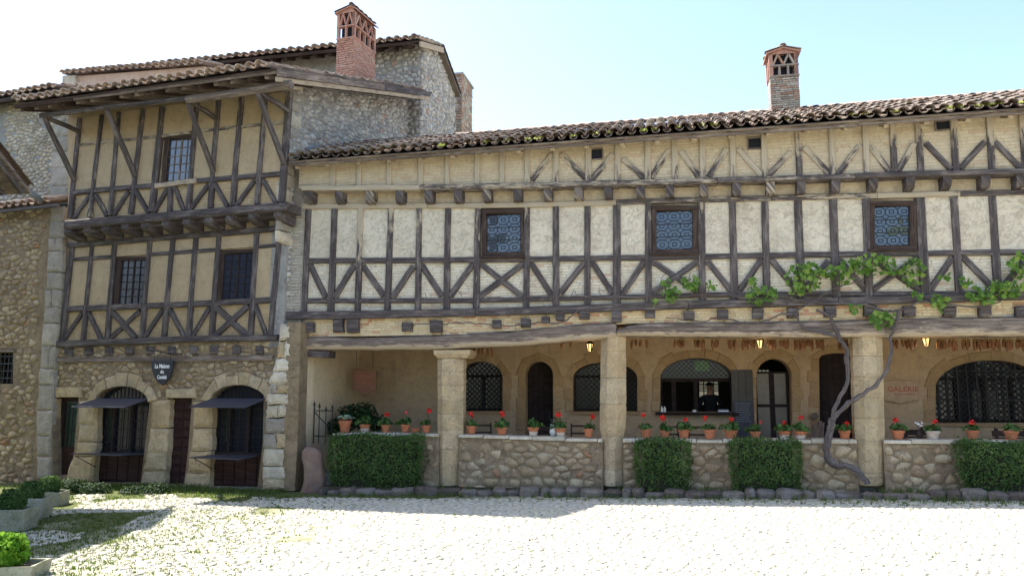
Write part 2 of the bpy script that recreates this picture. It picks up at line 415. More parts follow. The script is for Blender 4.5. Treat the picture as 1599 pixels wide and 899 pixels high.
COBBLE = make_stone('cobble_stone', [(0, (.46, .425, .345)), (.4, (.51, .47, .39)), (.75, (.42, .385, .31)), (1, (.55, .51, .43))], stain=(.38, .34, .25), lich=(.46, .45, .30), pit=.15)
BRICKW = make_stone('limewashed_brick', [(0, (.61, .56, .46)), (.5, (.67, .62, .52)), (.9, (.56, .49, .39)), (1, (.54, .38, .29))], stain=(.44, .38, .30), lich=(.60, .55, .46), pit=.5)
BRICKY = make_stone('buff_washed_brick', [(0, (.48, .40, .29)), (.5, (.53, .45, .33)), (.9, (.45, .37, .26)), (1, (.46, .33, .23))], stain=(.36, .29, .21), lich=(.47, .39, .28), pit=.5)
BRICKO = make_stone('ochre_washed_brick', [(0, (.45, .34, .20)), (.5, (.50, .385, .24)), (1, (.41, .305, .18))], stain=(.30, .22, .13), lich=(.44,.33,.20), pit=.5)
BRICKR = make_stone('red_brick', [(0, (.42, .20, .15)), (.4, (.50, .27, .20)), (.75, (.37, .18, .14)), (1, (.52, .37, .30))], stain=(.24, .16, .14), lich=(.42, .30, .25), pit=.4)
BRICKM = make_stone('mixed_old_brick', [(0, (.46, .40, .33)), (.35, (.38, .20, .13)), (.5, (.30, .25, .21)), (.75, (.50, .45, .38)), (1, (.24, .19, .16))], stain=(.14, .11, .09), pit=.5)
BRICKG = make_stone('grey_washed_brick', [(0, (.40, .36, .31)), (.5, (.47, .43, .37)), (1, (.35, .31, .27))], stain=(.22, .19, .16), pit=.5)
TILE = make_stone('canal_tile', [(0, (.32, .21, .165)), (.25, (.40, .30, .235)), (.5, (.27, .20, .165)), (.75, (.50, .41, .33)), (1, (.23, .185, .165))], stain=(.12, .095, .085), lich=(.36, .32, .25), pit=.4)
TILED = make_stone('mossy_dark_tile', [(0, (.20, .15, .125)), (.5, (.15, .12, .105)), (1, (.27, .20, .16))], stain=(.06, .052, .05), lich=(.20, .185, .13), pit=.4)
def simple(name, col, rough=.6, spec=.4, metal=0, nz=0, nscale=20, **k):
    b = NB(name)
    if nz:
        n = b.noise(b.pos(), nscale, 4, .65); c = b.mix(b.rf(n, .35, .7), col, tuple(min(1, x*(1-nz)) for x in col)); return b.out(c, rough, n, .3, .01, spec, Metallic=metal, **k)
    return b.out(col, rough, None, spec=spec, Metallic=metal, **k)
IRON = simple('wrought_iron', (.014, .014, .016), .5, .4, .3, .4)
SLATEP = simple('grey_painted_board', (.052, .053, .072), .6, .3, 0, .35, 6)
SIGNB = simple('black_sign_paint', (.016, .019, .03), .5, .4, 0, .3, 9)
SIGNT = simple('white_lettering', (.7, .7, .72), .6)
SIGNW = simple('tan_sign_board', (.42, .31, .21), .8, .2, 0, .25, 8)
SIGNBR = simple('brown_sign_board', (.24, .12, .085), .8, .2, 0, .25, 8)
SIGNR = simple('faded_red_lettering', (.34, .10, .07), .8)
DOORM = make_wood('dark_door_oak', (.012, .009, .010), (.024, .017, .018), (.045, .035, .034), (.2, .15, .1))
DOORR = make_wood('red_brown_door', (.022, .010, .010), (.040, .020, .018), (.07, .038, .033), (.2, .15, .1))
GREEND = simple('green_painted_door', (.02, .055, .035), .5, .4, 0, .5, 12)
DARKGL = simple('dark_window_glass', (.012, .014, .022), .12, .5)
LEAD = simple('lead_came', (.035, .04, .05), .85, .1)
LEADW = simple('pale_lead', (.30, .32, .35), .5, .4, .2)
GLASS = simple('blue_reflecting_glass', (.028, .046, .078), .14, .7, 0, 0, 18, **{'Coat Weight': .5})
GLASSG = simple('stained_olive_glass', (.05, .06, .02), .1, .6, 0, .5, 40)
GLASSD = simple('stained_dark_glass', (.012, .013, .018), .1, .5)
TERRA = simple('terracotta', (.46, .17, .085), .85, .2, 0, .3, 14)
TERRAW = simple('limescaled_terracotta', (.56, .46, .38), .9, .2, 0, .35, 14)
SOILB = simple('bed_soil', (.07, .06, .04), .95, .1, 0, .5, 14)
SOIL = simple('soil', (.03, .022, .016), .95)
PETAL = simple('red_petal', (.60, .02, .016), .6)
PINKP = simple('fading_petal', (.42, .06, .05), .6)
CLOTHSHADE = simple('dark_cloth_and_shade', (.016, .018, .026), .85, .2, 0, .3, 8)  # clothes, and the dark put in for shade in flues and vents
SKIN = simple('skin', (.36, .20, .14), .6)
HAIR = simple('dark_hair', (.012, .010, .009), .7)
WHITEO = simple('white_crockery', (.75, .75, .76), .3)
BLUEO = simple('blue_paper', (.10, .13, .22), .7)
GREYBL = simple('grey_blue_shutter_paint', (.085, .085, .085), .75, .2, 0, .3, 3)
CHALK = simple('chalk_writing', (.22, .25, .32), .9)
GREYGL = simple('grey_pane', (.16, .145, .12), .35, .4, 0, .25, 5)
GREENP = simple('green_leaded_pane', (.13, .28, .15), .4, .4, 0, .3, 20)
RUST = simple('galvanised_pipe', (.30, .33, .38), .45, .5, .4, .3, 12)
CORN = simple('dried_corn', (.20, .085, .038), .8, .2, 0, .5, 30)
HUSK = simple('corn_husk', (.34, .22, .11), .9, .2, 0, .3, 30)
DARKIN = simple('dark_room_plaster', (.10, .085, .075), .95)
PALED = simple('lichen', (.45, .47, .46), .95)
b = NB('dimming_glass'); t_ = b.node('ShaderNodeBsdfTransparent', {0: (.12, .12, .11, 1)}); b.node('ShaderNodeOutputMaterial', {0: t_.outputs[0]}); DIMGL = b.m  # dark tint that dims the daylight seen through it
def leafmat(name, c1, c2, c3, tr=.25, patch=False):
    b = NB(name); fr_ = b.attr('rnd')
    if patch: fr_ = b.math('ADD', b.math('MULTIPLY', fr_, .6), b.math('MULTIPLY', b.rf(b.noise(b.pos(), 5, 3, .6), .35, .7), .5), clamp=True)
    col = b.ramp(fr_, [(0, c1), (.5, c2), (1, c3)]); n = b.noise(b.pos(), 40, 2)
    col = b.mix(b.math('MULTIPLY', n, .25), col, c1)
    p = b.node('ShaderNodeBsdfPrincipled', {'Base Color': col, 'Roughness': .65, 'Specular IOR Level': .15}); t = b.node('ShaderNodeBsdfTranslucent', {0: b.mix(.4, col, (.25, .4, .04))})
    mx = b.node('ShaderNodeMixShader', {0: tr, 1: p.outputs[0], 2: t.outputs[0]}); b.node('ShaderNodeOutputMaterial', {0: mx.outputs[0]}); return b.m
BOXLEAF = leafmat('clipped_box_leaf', (.020, .045, .014), (.055, .11, .028), (.13, .19, .055), .15, patch=True)
VINELEAF = leafmat('vine_leaf', (.07, .15, .03), (.14, .26, .05), (.27, .36, .08), .35)
BRIGHT = leafmat('bright_shrub_leaf', (.07, .20, .015), (.13, .30, .02), (.22, .38, .04), .4)
GERAN = leafmat('geranium_leaf', (.03, .07, .02), (.055, .12, .03), (.09, .16, .045), .2)
SAGE = leafmat('pale_rosette_leaf', (.18, .27, .18), (.30, .40, .27), (.40, .46, .30), .2)
DARKLEAF = leafmat('dark_shrub_leaf', (.012, .03, .012), (.02, .045, .018), (.03, .06, .02), .1)
GRASSM = leafmat('grass_blade', (.045, .075, .018), (.09, .13, .03), (.18, .20, .07), .3)
MOSS = leafmat('roof_moss', (.30, .36, .06), (.46, .52, .10), (.58, .60, .18), .2)
BARK = make_wood('vine_bark', (.04, .033, .032), (.11, .09, .085), (.22, .19, .18), (.3, .25, .2))
b = NB('lantern_glow'); e = b.node('ShaderNodeEmission', {0: (1.0, .58, .20, 1), 1: .95}); b.node('ShaderNodeOutputMaterial', {0: e.outputs[0]}); GLOW = b.m

def leaves(mb, pts_normals, size, shape='oval', jit=.35):
    for P, nrm in pts_normals:
        s = size*rnd.uniform(1-jit, 1+jit); a = Vector((rnd.gauss(0,1), rnd.gauss(0,1), rnd.gauss(0,1))).normalized()
        nn = (Vector(nrm)*1.1+a).normalized(); t = nn.cross(Vector((rnd.gauss(0,1), rnd.gauss(0,1), rnd.gauss(0,1)))).normalized(); q = nn.cross(t)
        r = rnd.random(); P = Vector(P)
        if shape == 'oval':
            mb.add([P, P+t*s*.5+q*s*.32+nn*s*.08, P+t*s, P+t*s*.5-q*s*.32+nn*s*.08], [(0,1,2,3)], r=r)
        elif shape == 'round':
            mb.add([P+(t*math.cos(k*1.047)+q*math.sin(k*1.047))*s*.5+nn*(.06*s if k % 2 else 0) for k in range(6)], [(0,1,2,3,4,5)], r=r)
        else:   # lobed vine leaf
            rr = (.18, .42, .34, .55, .38, .62, .38, .55, .34, .42); vs = [P]
            vs += [P+(t*math.cos(k*.628)+q*math.sin(k*.628))*s*rr[k]+nn*rnd.uniform(-.08,.08)*s for k in range(10)]
            mb.add(vs, [(0, 1+k, 1+(k+1) % 10) for k in range(10)], r=r)
# letters from strokes of a font turned to mesh
def text_part(name, txt, F, px, py, wpx, w, parent, mat, font_squash=1.0, ext=.002, bold=0.0, height=None):
    cu = bpy.data.curves.new(name, 'FONT'); cu.body = txt; cu.align_x = 'CENTER'; cu.align_y = 'CENTER'; cu.extrude = ext; cu.offset = bold; cu.resolution_u = 3
    o = bpy.data.objects.new(name, cu); C.objects.link(o); dg = bpy.context.evaluated_depsgraph_get()
    me = bpy.data.meshes.new_from_object(o.evaluated_get(dg)); bpy.data.objects.remove(o)
    xs = [v.co.x for v in me.vertices]; ys = [v.co.y for v in me.vertices]; W = max(xs)-min(xs); H = max(ys)-min(ys)
    cx = (max(xs)+min(xs))/2; cy = (max(ys)+min(ys))/2
    k = wpx*F.ppm(px, w)/W; kz = (height*F.ppm(px, w)/H) if height else k*font_squash
    u0, z0 = F.uz(px, py, w); mb = MB()
    mb.add([F.pt(u0+(v.co.x-cx)*k, z0+(v.co.y-cy)*kz, w+v.co.z) for v in me.vertices], [tuple(p.vertices) for p in me.polygons])
    bpy.data.meshes.remove(me); return finish(name, mb, mat, parent)

def lerp_line(pts, x):
    if x <= pts[0][0]: a, b = pts[0], pts[1]
    elif x >= pts[-1][0]: a, b = pts[-2], pts[-1]
    else:
        for a, b in zip(pts[:-1], pts[1:]):
            if a[0] <= x <= b[0]: break
    return a[1]+(b[1]-a[1])*(x-a[0])/(b[0]-a[0])
def cross_px(post, line):
    (x0, y0), (x1, y1) = post; y = lerp_line(line, x0)
    for _ in range(3):
        x = x0+(x1-x0)*(y-y0)/(y1-y0); y = lerp_line(line, x)
    return (x, y)
def bay_panels(F, posts, top, bot, w0, w1, mat, parent, skip=(), name='plaster_panel', bump=.004):
    for i in range(len(posts)-1):
        if i in skip: continue
        q = [cross_px(posts[i], bot), cross_px(posts[i+1], bot), cross_px(posts[i+1], top), cross_px(posts[i], top)]
        mb = MB(); prism(mb, F, [F.uz(x, y, w1) for x, y in q], w0, w1+rnd.uniform(-.004, .006), .004, bump=0)
        finish(name, mb, mat, parent)
def quad_slab(name, F, px, w0, w1, mat, parent, bev=.004, **k):
    mb = MB(); prism(mb, F, [F.uz(x, y, w1) for x, y in px], w0, w1, bev, **k); return finish(name, mb, mat, parent)
def block_stack(F, left, right, cuts, w0, w1, mat_, parent, name='stone_block', split=(), bev=.02, j=.012):
    """squared blocks laid one on another between two image lines"""
    lf = [(y, x) for x, y in left]; rf = [(y, x) for x, y in right]
    for k in range(len(cuts)-1):
        ya, yb = cuts[k], cuts[k+1]; segs = [(0, 1)]
        if k in split: t = rnd.uniform(.38, .62); segs = [(0, t), (t, 1)]
        for (s0, s1) in segs:
            def at(y, t): a = lerp_line(lf, y); c = lerp_line(rf, y); return F.uz(a+(c-a)*t, y, w1)
            mid = (ya+yb)/2
            poly = [at(yb, s0), at(yb, s1), at(mid, s1), at(ya, s1), at(ya, s0), at(mid, s0)]
            g = .006; cu = sum(p[0] for p in poly)/6; cz = sum(p[1] for p in poly)/6
            poly = [(cu+(p[0]-cu)*(1-g/ max(.05, abs(p[0]-cu))) if abs(p[0]-cu) > .03 else p[0], cz+(p[1]-cz)*(1-g/max(.05, abs(p[1]-cz))) if abs(p[1]-cz) > .03 else p[1]) for p in poly]
            mb = MB(); prism(mb, F, rough_poly(poly, j, 2), w0, w1+rnd.uniform(-.012, .012), bev, bump=.006); finish(name, mb, rnd.choice(mat_) if isinstance(mat_, tuple) else mat_, parent)

# ---------------------------------------------------------------- clay tile roofs
def tile_shape(kind, seed):
    rg = random.Random(seed); ln = .47; vs = []; fs = []; ns = 6; th = .014
    for layer in (0, 1):
        for e, (y, rad) in enumerate(((0, .091), (ln, .075)) if kind == 'cover' else ((0, .075), (ln, .091))):
            for k in range(ns+1):
                t = math.pi*(.06+.88*k/ns); rr = rad-(th if layer else 0)*(1)
                x = -rr*math.cos(t); z = rr*math.sin(t)*.92
                if kind != 'cover': z = -z+.055
                else: z += .012
                vs.append((x*(1+rg.uniform(-.02,.02)), y+rg.uniform(-.008,.008), z+rg.uniform(-.003,.003)))
    m = ns+1
    for layer in (0, 1):
        for k in range(ns):
            a = layer*2*m+k; q = (a, a+1, a+m+1, a+m); fs.append(q if (layer == 0) != (kind == 'cover') else q[::-1])
    for e in (0, 1):
        for k in range(ns): a = e*m+k; fs.append((a, a+1, a+2*m+1, a+2*m))
    for k in (0, ns): fs.append((k, k+m, k+3*m, k+2*m))
    return vs, fs
TILE_SH = {(k, i): tile_shape(k, i) for k in ('cover', 'channel') for i in range(7)}
tile_mesh = {}
def get_tile_mesh(kind, i, mat):
    key = (kind, i, mat.name)
    if key not in tile_mesh:
        vs, fs = TILE_SH[kind, i]; me = bpy.data.meshes.new('tile'); me.from_pydata(vs, [], fs)
        for nme, val in (('rnd', (i+.5)/7), ('ga', 0), ('gb', 0), ('lime', 0)):
            at = me.attributes.new(nme, 'FLOAT', 'POINT'); at.data.foreach_set('value', [val]*len(vs))
        me.materials.append(mat); me.polygons.foreach_set('use_smooth', [True]*len(fs)); tile_mesh[key] = me
    return tile_mesh[key]
def canal_roof(parent, E0, E1, sdir, Slen, nparts=300, mat=None, pitch=.215, row=.36, lift=.03, keep=None, front_mat=None, joined='roof_tiles', first_rows=99):
    E0 = Vector(E0); E1 = Vector(E1); e = (E1-E0); Ln = e.length; e.normalize(); s = Vector(sdir).normalized(); nrm = e.cross(s).normalized()
    s = nrm.cross(e).normalized(); mat = mat or TILE; rest = MB(); cnt = 0; ncol = int(Ln/pitch); pl = world_loc(parent)
    for r in range(int(Slen/row)):
        wav = [rnd.uniform(-.012, .012) for _ in range(ncol+1)]
        for c in range(ncol):
            for kind, off, zz in (('channel', .5, 0), ('cover', 0, .035)):
                i = rnd.randrange(7); P = E0+e*((c+off+.25)*pitch+rnd.uniform(-.008, .008))+s*(r*row+rnd.uniform(-.02, .02)+(.0 if kind == 'cover' else -.03))+nrm*(lift+zz+wav[c]+.022)
                if keep and not keep(P, r): continue
                rz = rnd.gauss(0, .03); tilt = -.055
                e2 = (e*math.cos(rz)+s*math.sin(rz)); s2 = (s*math.cos(rz)-e*math.sin(rz)); s3 = (s2*math.cos(tilt)+nrm*math.sin(tilt)); n3 = e2.cross(s3)
                if cnt < nparts and r < first_rows:
                    o = bpy.data.objects.new('tile', get_tile_mesh(kind, i, mat if r or not front_mat else front_mat)); C.objects.link(o); o.parent = parent
                    Mx = Matrix((e2, s3, n3)).transposed(); o.rotation_euler = Mx.to_euler(); o.location = P-pl; cnt += 1
                else:
                    vs, fs = TILE_SH[kind, i]; rest.add([P+e2*v[0]+s3*v[1]+n3*v[2] for v in vs], fs, r=(i+.5)/7)
    finish(joined, rest, mat, parent, smooth=True, kind='stuff')
    return e, s, nrm
def slab(name, pts, thick, mat, parent, nrm):
    """flat board or roof deck through four points"""
    mb = MB(); pts = [Vector(p) for p in pts]; boxv(mb, [p-nrm*thick for p in pts]+pts); return finish(name, mb, mat, parent)

# ================================================================ THE SETTING: ground
mb = MB(); n = 24; ext = 400
gx = [-ext, -60, -25, -16]+[-12+i*1.6 for i in range(17)]+[18, 26, 60, ext]; gy = [-200, -60, -20, -5, 2]+[4+i*1.0 for i in range(15)]+[22, 30, 60, 200, 900]
for y in gy:
    for x in gx: mb.v.append((x, y, ground_z(max(-30, min(30, x)))-.023))
for k in mb.a: mb.a[k] = [.5]*len(mb.v)
for j in range(len(gy)-1):
    for i in range(len(gx)-1): a = j*len(gx)+i; mb.f.append((a, a+1, a+len(gx)+1, a+len(gx))); mb.mi.append(0)
b = NB('earth_and_turf'); p = b.pos(); n1 = b.noise(p, .9, 5, .6); n2 = b.noise(p, 14, 4, .7)
sx = b.node('ShaderNodeSeparateXYZ', {0: p}); leftness = b.math('ADD', b.math('MULTIPLY', b.math('ADD', sx.outputs[0], 1.2), -.055), b.math('MULTIPLY', sx.outputs[1], .0))
f = b.rf(b.math('ADD', b.math('ADD', n1, leftness), b.math('MULTIPLY', b.rf(sx.outputs[1], 12.2, 14.0), .35)), .55, .8)
col = b.mix(f, (.44, .41, .31), (.085, .105, .035)); col = b.mix(b.math('MULTIPLY', b.rf(n2, .4, .7), .4), col, (.17, .15, .09))
EARTH = b.out(col, .95, n2, .7, .02, spec=.1)
ground = finish('ground', mb, EARTH, None, kind='structure')
class GroundPlane:
    def pt(s, u, z, w=0): return Vector((u, z, ground_z(u)+w))
GP = GroundPlane()
square = bpy.data.objects.new('cobbled_square', None); C.objects.link(square); square.location = (0, 10, 0); square['kind'] = 'structure'
def wdist(F, x, y): return (Vector((x, y, 0))-F.O).dot(F.N)
def on_cobbles(x, y):
    if not (6.3 < y < 15.5 and abs(x) < y*.70+.3): return False
    if wdist(M, x, y) < .98 and x > -3.7: return False
    if wdist(L, x, y) < .85 and x <= -3.7: return False
    if y < 12.35 and x < -5.45+.2*math.sin(y*2) and math.sin(x*3.1+y*1.7)+math.sin(y*2.3-x) > -.9+1.1*max(0, x+6.0): return False
    if x < -2.2 and math.sin(x*2.1+y*1.3)+math.sin(y*1.9-x*2.7)+math.sin(x*6+y*5)*.5 > 1.55: return False
    if x < -4.2 and y > 13.9 and math.sin(x*5+y*3) > .2: return False
    return True
rubble(GP, (-9.2, 9.2, 6.3, 14.6), .118, .088, square, COBBLE, w=-.020, proud=.011, keep=on_cobbles, name='cobble', gap=.008, seed=11, limit=300,
       pri=lambda c, a: a/(c[1]**3), base=-.02, stuff='far_cobbles', dome=1.2, missing=.01, drop=.05)

# grass growing in the joints and along the foot of the walls
mb = MB(); rg = random.Random(5)
def tuft(mb, x, y, h, n, spread=.05, z=None):
    z = ground_z(x)-.02 if z is None else z
    for _ in range(n):
        a = rg.uniform(0, 6.28); d = rg.uniform(0, spread); bx, by = x+math.cos(a)*d, y+math.sin(a)*d; hh = h*rg.uniform(.5, 1.2); l = rg.uniform(.1, .6)*hh; wv = .006+hh*.03
        b2 = rg.uniform(0, 6.28); c, s_ = math.cos(b2)*wv, math.sin(b2)*wv
        mb.add([(bx-c, by-s_, z), (bx+c, by+s_, z), (bx+c*.6+math.cos(a)*l*.4, by+s_*.6+math.sin(a)*l*.4, z+hh*.6), (bx+math.cos(a)*l, by+math.sin(a)*l, z+hh)], [(0,1,2), (0,2,3)], r=rg.random())
cnt = 0
while cnt < 4200:
    y = rg.uniform(6.6, 14.4); x = rg.uniform(-y*.68, y*.68)
    dens = .008+.85*max(0, min(1, (-x-2.2)/2.8))*(.3 if 12.3 < y < 13.7 else 1)
    if wdist(M, x, y) < .75 or (x < -3.7 and wdist(L, x, y) < .25): continue
    if wdist(M, x, y) < 1.35 and x > -3.5: dens = .55
    if x < -3.7 and wdist(L, x, y) < 1.3: dens = 1.0
    if rg.random() > dens: continue
    cnt += 1; tuft(mb, x, y, rg.uniform(.018, .045)*(1.5 if (x < -3.7 and wdist(L, x, y) < .9) else 1), 5)
for i in range(900):   # thick verge along the leaning house
    u = rg.uniform(-6.2, .3); w = abs(rg.gauss(.0, .35))+.05; P = L.pt(u, 0, w)
    tuft(mb, P.x, P.y, rg.uniform(.03, .09)*(1.4 if -3.4 < u < -1.6 and w < .3 else 1), 7, .07)
finish('grass', mb, GRASSM, None, kind='stuff')

# ================================================================ LONG HOUSE WITH THE GALLERY
house = thing('gallery_house', 'long half-timbered house with stone-columned open gallery and three leaded windows', 'house', M.pt(4, 0, -1))
XR = 1760   # its right end lies outside the frame
ytop = [(430, 252), (850, 224), (1599, 168), (1760, 156)]
y_attic_top = [(470, 258), (650, 247), (850, 232), (1050, 217), (1250, 201), (1430, 187), (1599, 172), (1760, 158)]
y_attsill = [(470, 293), (650, 292.5), (850, 288.5), (1050, 283), (1250, 277.5), (1420, 271), (1599, 267), (1760, 263)]
y_plate = [(470, 322), (650, 321), (850, 319.5), (1050, 313), (1250, 308), (1420, 303.5), (1599, 300), (1760, 296)]
y_rail1 = [(470, 407), (650, 406), (850, 404), (950, 402.5), (1150, 399.5), (1280, 397), (1450, 395), (1599, 393), (1760, 391)]
y_rail2 = [(470, 469.5), (750, 469), (950, 464), (1150, 459), (1599, 458), (1760, 457)]
y_sill = [(436, 492), (650, 490), (850, 484), (1050, 476), (1250, 471), (1420, 467), (1599, 461), (1760, 456)]
y_beam_top = [(470, 526), (700, 523), (860, 513), (960, 505), (1200, 503), (1400, 498), (1599, 494), (1760, 491)]
def band(F, top, bot, x0, x1, w, n=None):
    xs = [x0+(x1-x0)*i/12 for i in range(13)]
    return [F.uz(x, lerp_line(bot, x), w) for x in xs]+[F.uz(x, lerp_line(top, x), w) for x in reversed(xs)]
def ofs(line, d): return [(x, y+d) for x, y in line]
wall_holes('wall', M, band(M, y_attsill, y_beam_top, 436, XR, -.03), [], -.03, .32, PLASTER, house)
wall_holes('attic_wall', M, band(M, ofs(y_attic_top, -6), ofs(y_attsill, -4), 470, XR, .19), [], .19, .5, ATTIC, house)
posts = [((481.7,328.5),(473,485)), ((521.8,327),(515,485)), ((562.5,327),(557,487)), ((610,325),(603.6,487)), ((654,325),(651.5,486)), ((699.4,325),(696,484)),
 ((746,325),(742.5,482)), ((823,325),(821,479)), ((867.8,322),(867.8,477)), ((917,320),(917,475)), ((963,317),(963,474)), ((1012,317),(1012.6,472)),
 ((1095.4,317),(1097,468)), ((1143.4,315),(1147.5,466)), ((1194.4,313),(1198,465)), ((1246,311),(1252,463)), ((1300.8,309),(1306.8,463)), ((1352.8,307),(1358,461)),
 ((1436.8,304),(1446,459)), ((1490,303),(1500,458)), ((1550,303),(1560,457)), ((1610,301),(1622,455)), ((1668,300),(1682,453)), ((1730,298),(1746,452))]
pw = [8.5,10,9,9.5,9,9.5,9.5,9,10,9.5,12,10,11,11,11,12,12,12,14,11,11,11,11,11]
plime = [(.15,0),(.05,0),(.75,0),(.5,0),(.45,0),(.15,.05),(.35,.1),(.35,.05),(.05,0),(.15,0),(0,0),(.3,.05),(.4,.05),(.05,0),(.15,0),(0,0),(0,0),(.05,0),(.05,.05),(.35,.05),(.25,.05),(.1,.1),(.2,0),(.1,0)]
bay_panels(M, posts, ofs(y_plate, 3), y_rail1, -.04, .012, PLASTER, house, skip=(6, 11, 17))
u0 = M.uz(476, 440)[0]; u1 = M.uz(XR-10, 440)[0]
def zl(F, line, w=0):      # an image line as height over u
    tab = [F.uz(x, y, w) for x, y in line]; return lambda u: lerp_line(tab, u)
z1f, z2f, zsf, zbt = zl(M, y_rail1), zl(M, y_rail2), zl(M, y_sill), zl(M, y_beam_top)
bricks(M, (u0, u1, zsf(u0)-.4, z1f(u1)+.4), .2, .052, house, BRICKW, w=-.024, proud=.004, keep=lambda u, z: zsf(u) < z < z1f(u), gap=.006)
for (t, bt), w_, lm in zip(posts, pw, plime):
    beam('post', M, [(t[0], lerp_line(y_plate, t[0])+3), (bt[0], lerp_line(y_sill, bt[0])-4)], w_, -.02, .052, house, lime=lm, mat=WOOD)
BR = [((483.4,413.7),(507.4,463.8)), ((551.8,413.7),(521.8,463.8)), ((566,415),(598.6,462)), ((645,415),(612,464)), ((658,413.7),(689,462)), ((737.5,412),(702.8,462)),
 ((751,412),(815,463)), ((816,412),(748,463)), ((828.6,410),(861,461)), ((910.5,411),(875,457.6)), ((924.7,409.5),(956,457.6)), ((1006,407.8),(972.8,457.6)),
 ((1019,408),(1090,455)), ((1090,407.6),(1019,457)), ((1105,407.6),(1142,454)), ((1189,405.7),(1155,453)), ((1205,405.7),(1243,452)), ((1294,406),(1258,452)),
 ((1311,405),(1352,452)), ((1364,404),(1438,453)), ((1434,402),(1364,452)), ((1488,402),(1453,453)), ((1504,400),(1554,452)), ((1604,402),(1566,450)), ((1620,400),(1670,450)), ((1736,400),(1690,448))]
for i, (a, c) in enumerate(BR): beam('brace', M, [a, c], 9, -.02, .030+.009*(i % 2)+.0005*(i % 7), house, lime=(.12, .0))
def hbeam(name, F, line, x0, x1, wpx, w0, w1, parent, cuts=(), limes=None, mat=None, **k):
    xs = [x0]+[c for c in cuts]+[x1]
    for i in range(len(xs)-1):
        a, c = xs[i]+.4, xs[i+1]-.4; n = max(2, int((c-a)/60)); px = [(a+(c-a)*t/n, lerp_line(line, a+(c-a)*t/n)+rnd.uniform(-.5, .5)) for t in range(n+1)]
        lm = limes[i] if limes else (0, 0)
        pts = [F.uz(x, y, w1) for x, y in px]; hv = [wpx*.5*F.ppm(x, w1) for x, _ in px]
        finish(name, beam_mb(F, pts, hv[0], w0, w1+.0007*i, lm, halves=hv, **k), mat or WOOD, parent)
# short rails between the posts
def rails(line, wpx, w1, limes=(0, .15)):
    for i in range(len(posts)-1):
        a = cross_px(posts[i], line); c = cross_px(posts[i+1], line)
        beam('rail', M, [(a[0]+3, a[1]), (c[0]-3, c[1])], wpx, -.02, w1+.001*(i % 3), house, lime=(rnd.uniform(*limes), rnd.uniform(*limes)))
rails(y_rail1, 8.5, .043); rails(y_rail2, 7.5, .040)
hbeam('sill_beam', M, y_sill, 436, XR, 12, -.1, .115, house, cuts=(742, 1075, 1310, 1566), limes=[(.0,.0),(.05,.12),(.1,.05),(.05,.05),(.1,.1)])
hbeam('top_plate', M, y_plate, 470, XR, 8.5, -.1, .062, house, cuts=(668, 962, 1204, 1370, 1500), limes=[(.8,.7),(.75,.8),(.3,.35),(.35,.5),(.75,.6),(.25,.3)])
hbeam('attic_sill', M, y_attsill, 470, XR, 8.5, -.02, .29, house, cuts=(655, 965, 1120, 1336), limes=[(.85,.7),(.45,.4),(.4,.4),(.35,.3),(0,0)])
# band between top plate and attic sill
mbn = MB(); prism(mbn, M, band(M, ofs(y_attsill, 3), ofs(y_plate, -3), 470, XR, .02), -.03, .02, .004, bump=0); finish('corbel_band', mbn, ATTIC, house)
def corbel(F, px, ytp, ybt, wpx, w0, w1, parent, mat=None, lime=0.0, curve=.5, name='corbel'):
    u, zt = F.uz(px, ytp, w1); _, zb = F.uz(px, ybt, w1); h = wpx*.5*F.ppm(px, w1); d = w1-w0; H = zt-zb
    prof = [(w0, zt), (w1, zt), (w1+.004, zt-H*.45), (w1-d*.10*curve, zt-H*.72), (w1-d*.32*curve, zt-H*.92), (w1-d*.6*curve, zb), (w0, zb)]
    mb = MB(); vs = []; r = rnd.random(); off = rnd.random()*9
    for sgn in (-1, 1):
        for w, z in prof: vs.append(F.pt(u+sgn*h*(1+rnd.uniform(-.04, .04)), z, w))
    n = len(prof); fs = [tuple(range(n)), tuple(range(2*n-1, n-1, -1))]+[(i, (i+1) % n, (i+1) % n+n, i+n) for i in range(n)]
    mb.add(vs, fs, r=r, ga=[(p-F.O).dot(F.N)+off for p in vs], gb=[(p-F.O).dot(F.U)+p.z*.7 for p in vs], lime=lime); return finish(name, mb, mat or WOOD, parent)
cx = [482, 529, 577, 623.6, 669, 715, 760, 807.6, 855, 903, 949.6, 1000, 1046, 1099, 1150, 1203, 1251, 1305, 1363.6, 1421.6, 1479, 1539, 1594, 1652, 1712]
for i, x in enumerate(cx):
    yt = lerp_line(y_attsill, x)+3.5; corbel(M, x, yt, yt+20, 13, -.05, .255, house, lime=rnd.choice((0, .1, .3, .42)) if i < 16 else 0, curve=.9 if i in (0, 1, 18, 19, 20, 24) else .3)
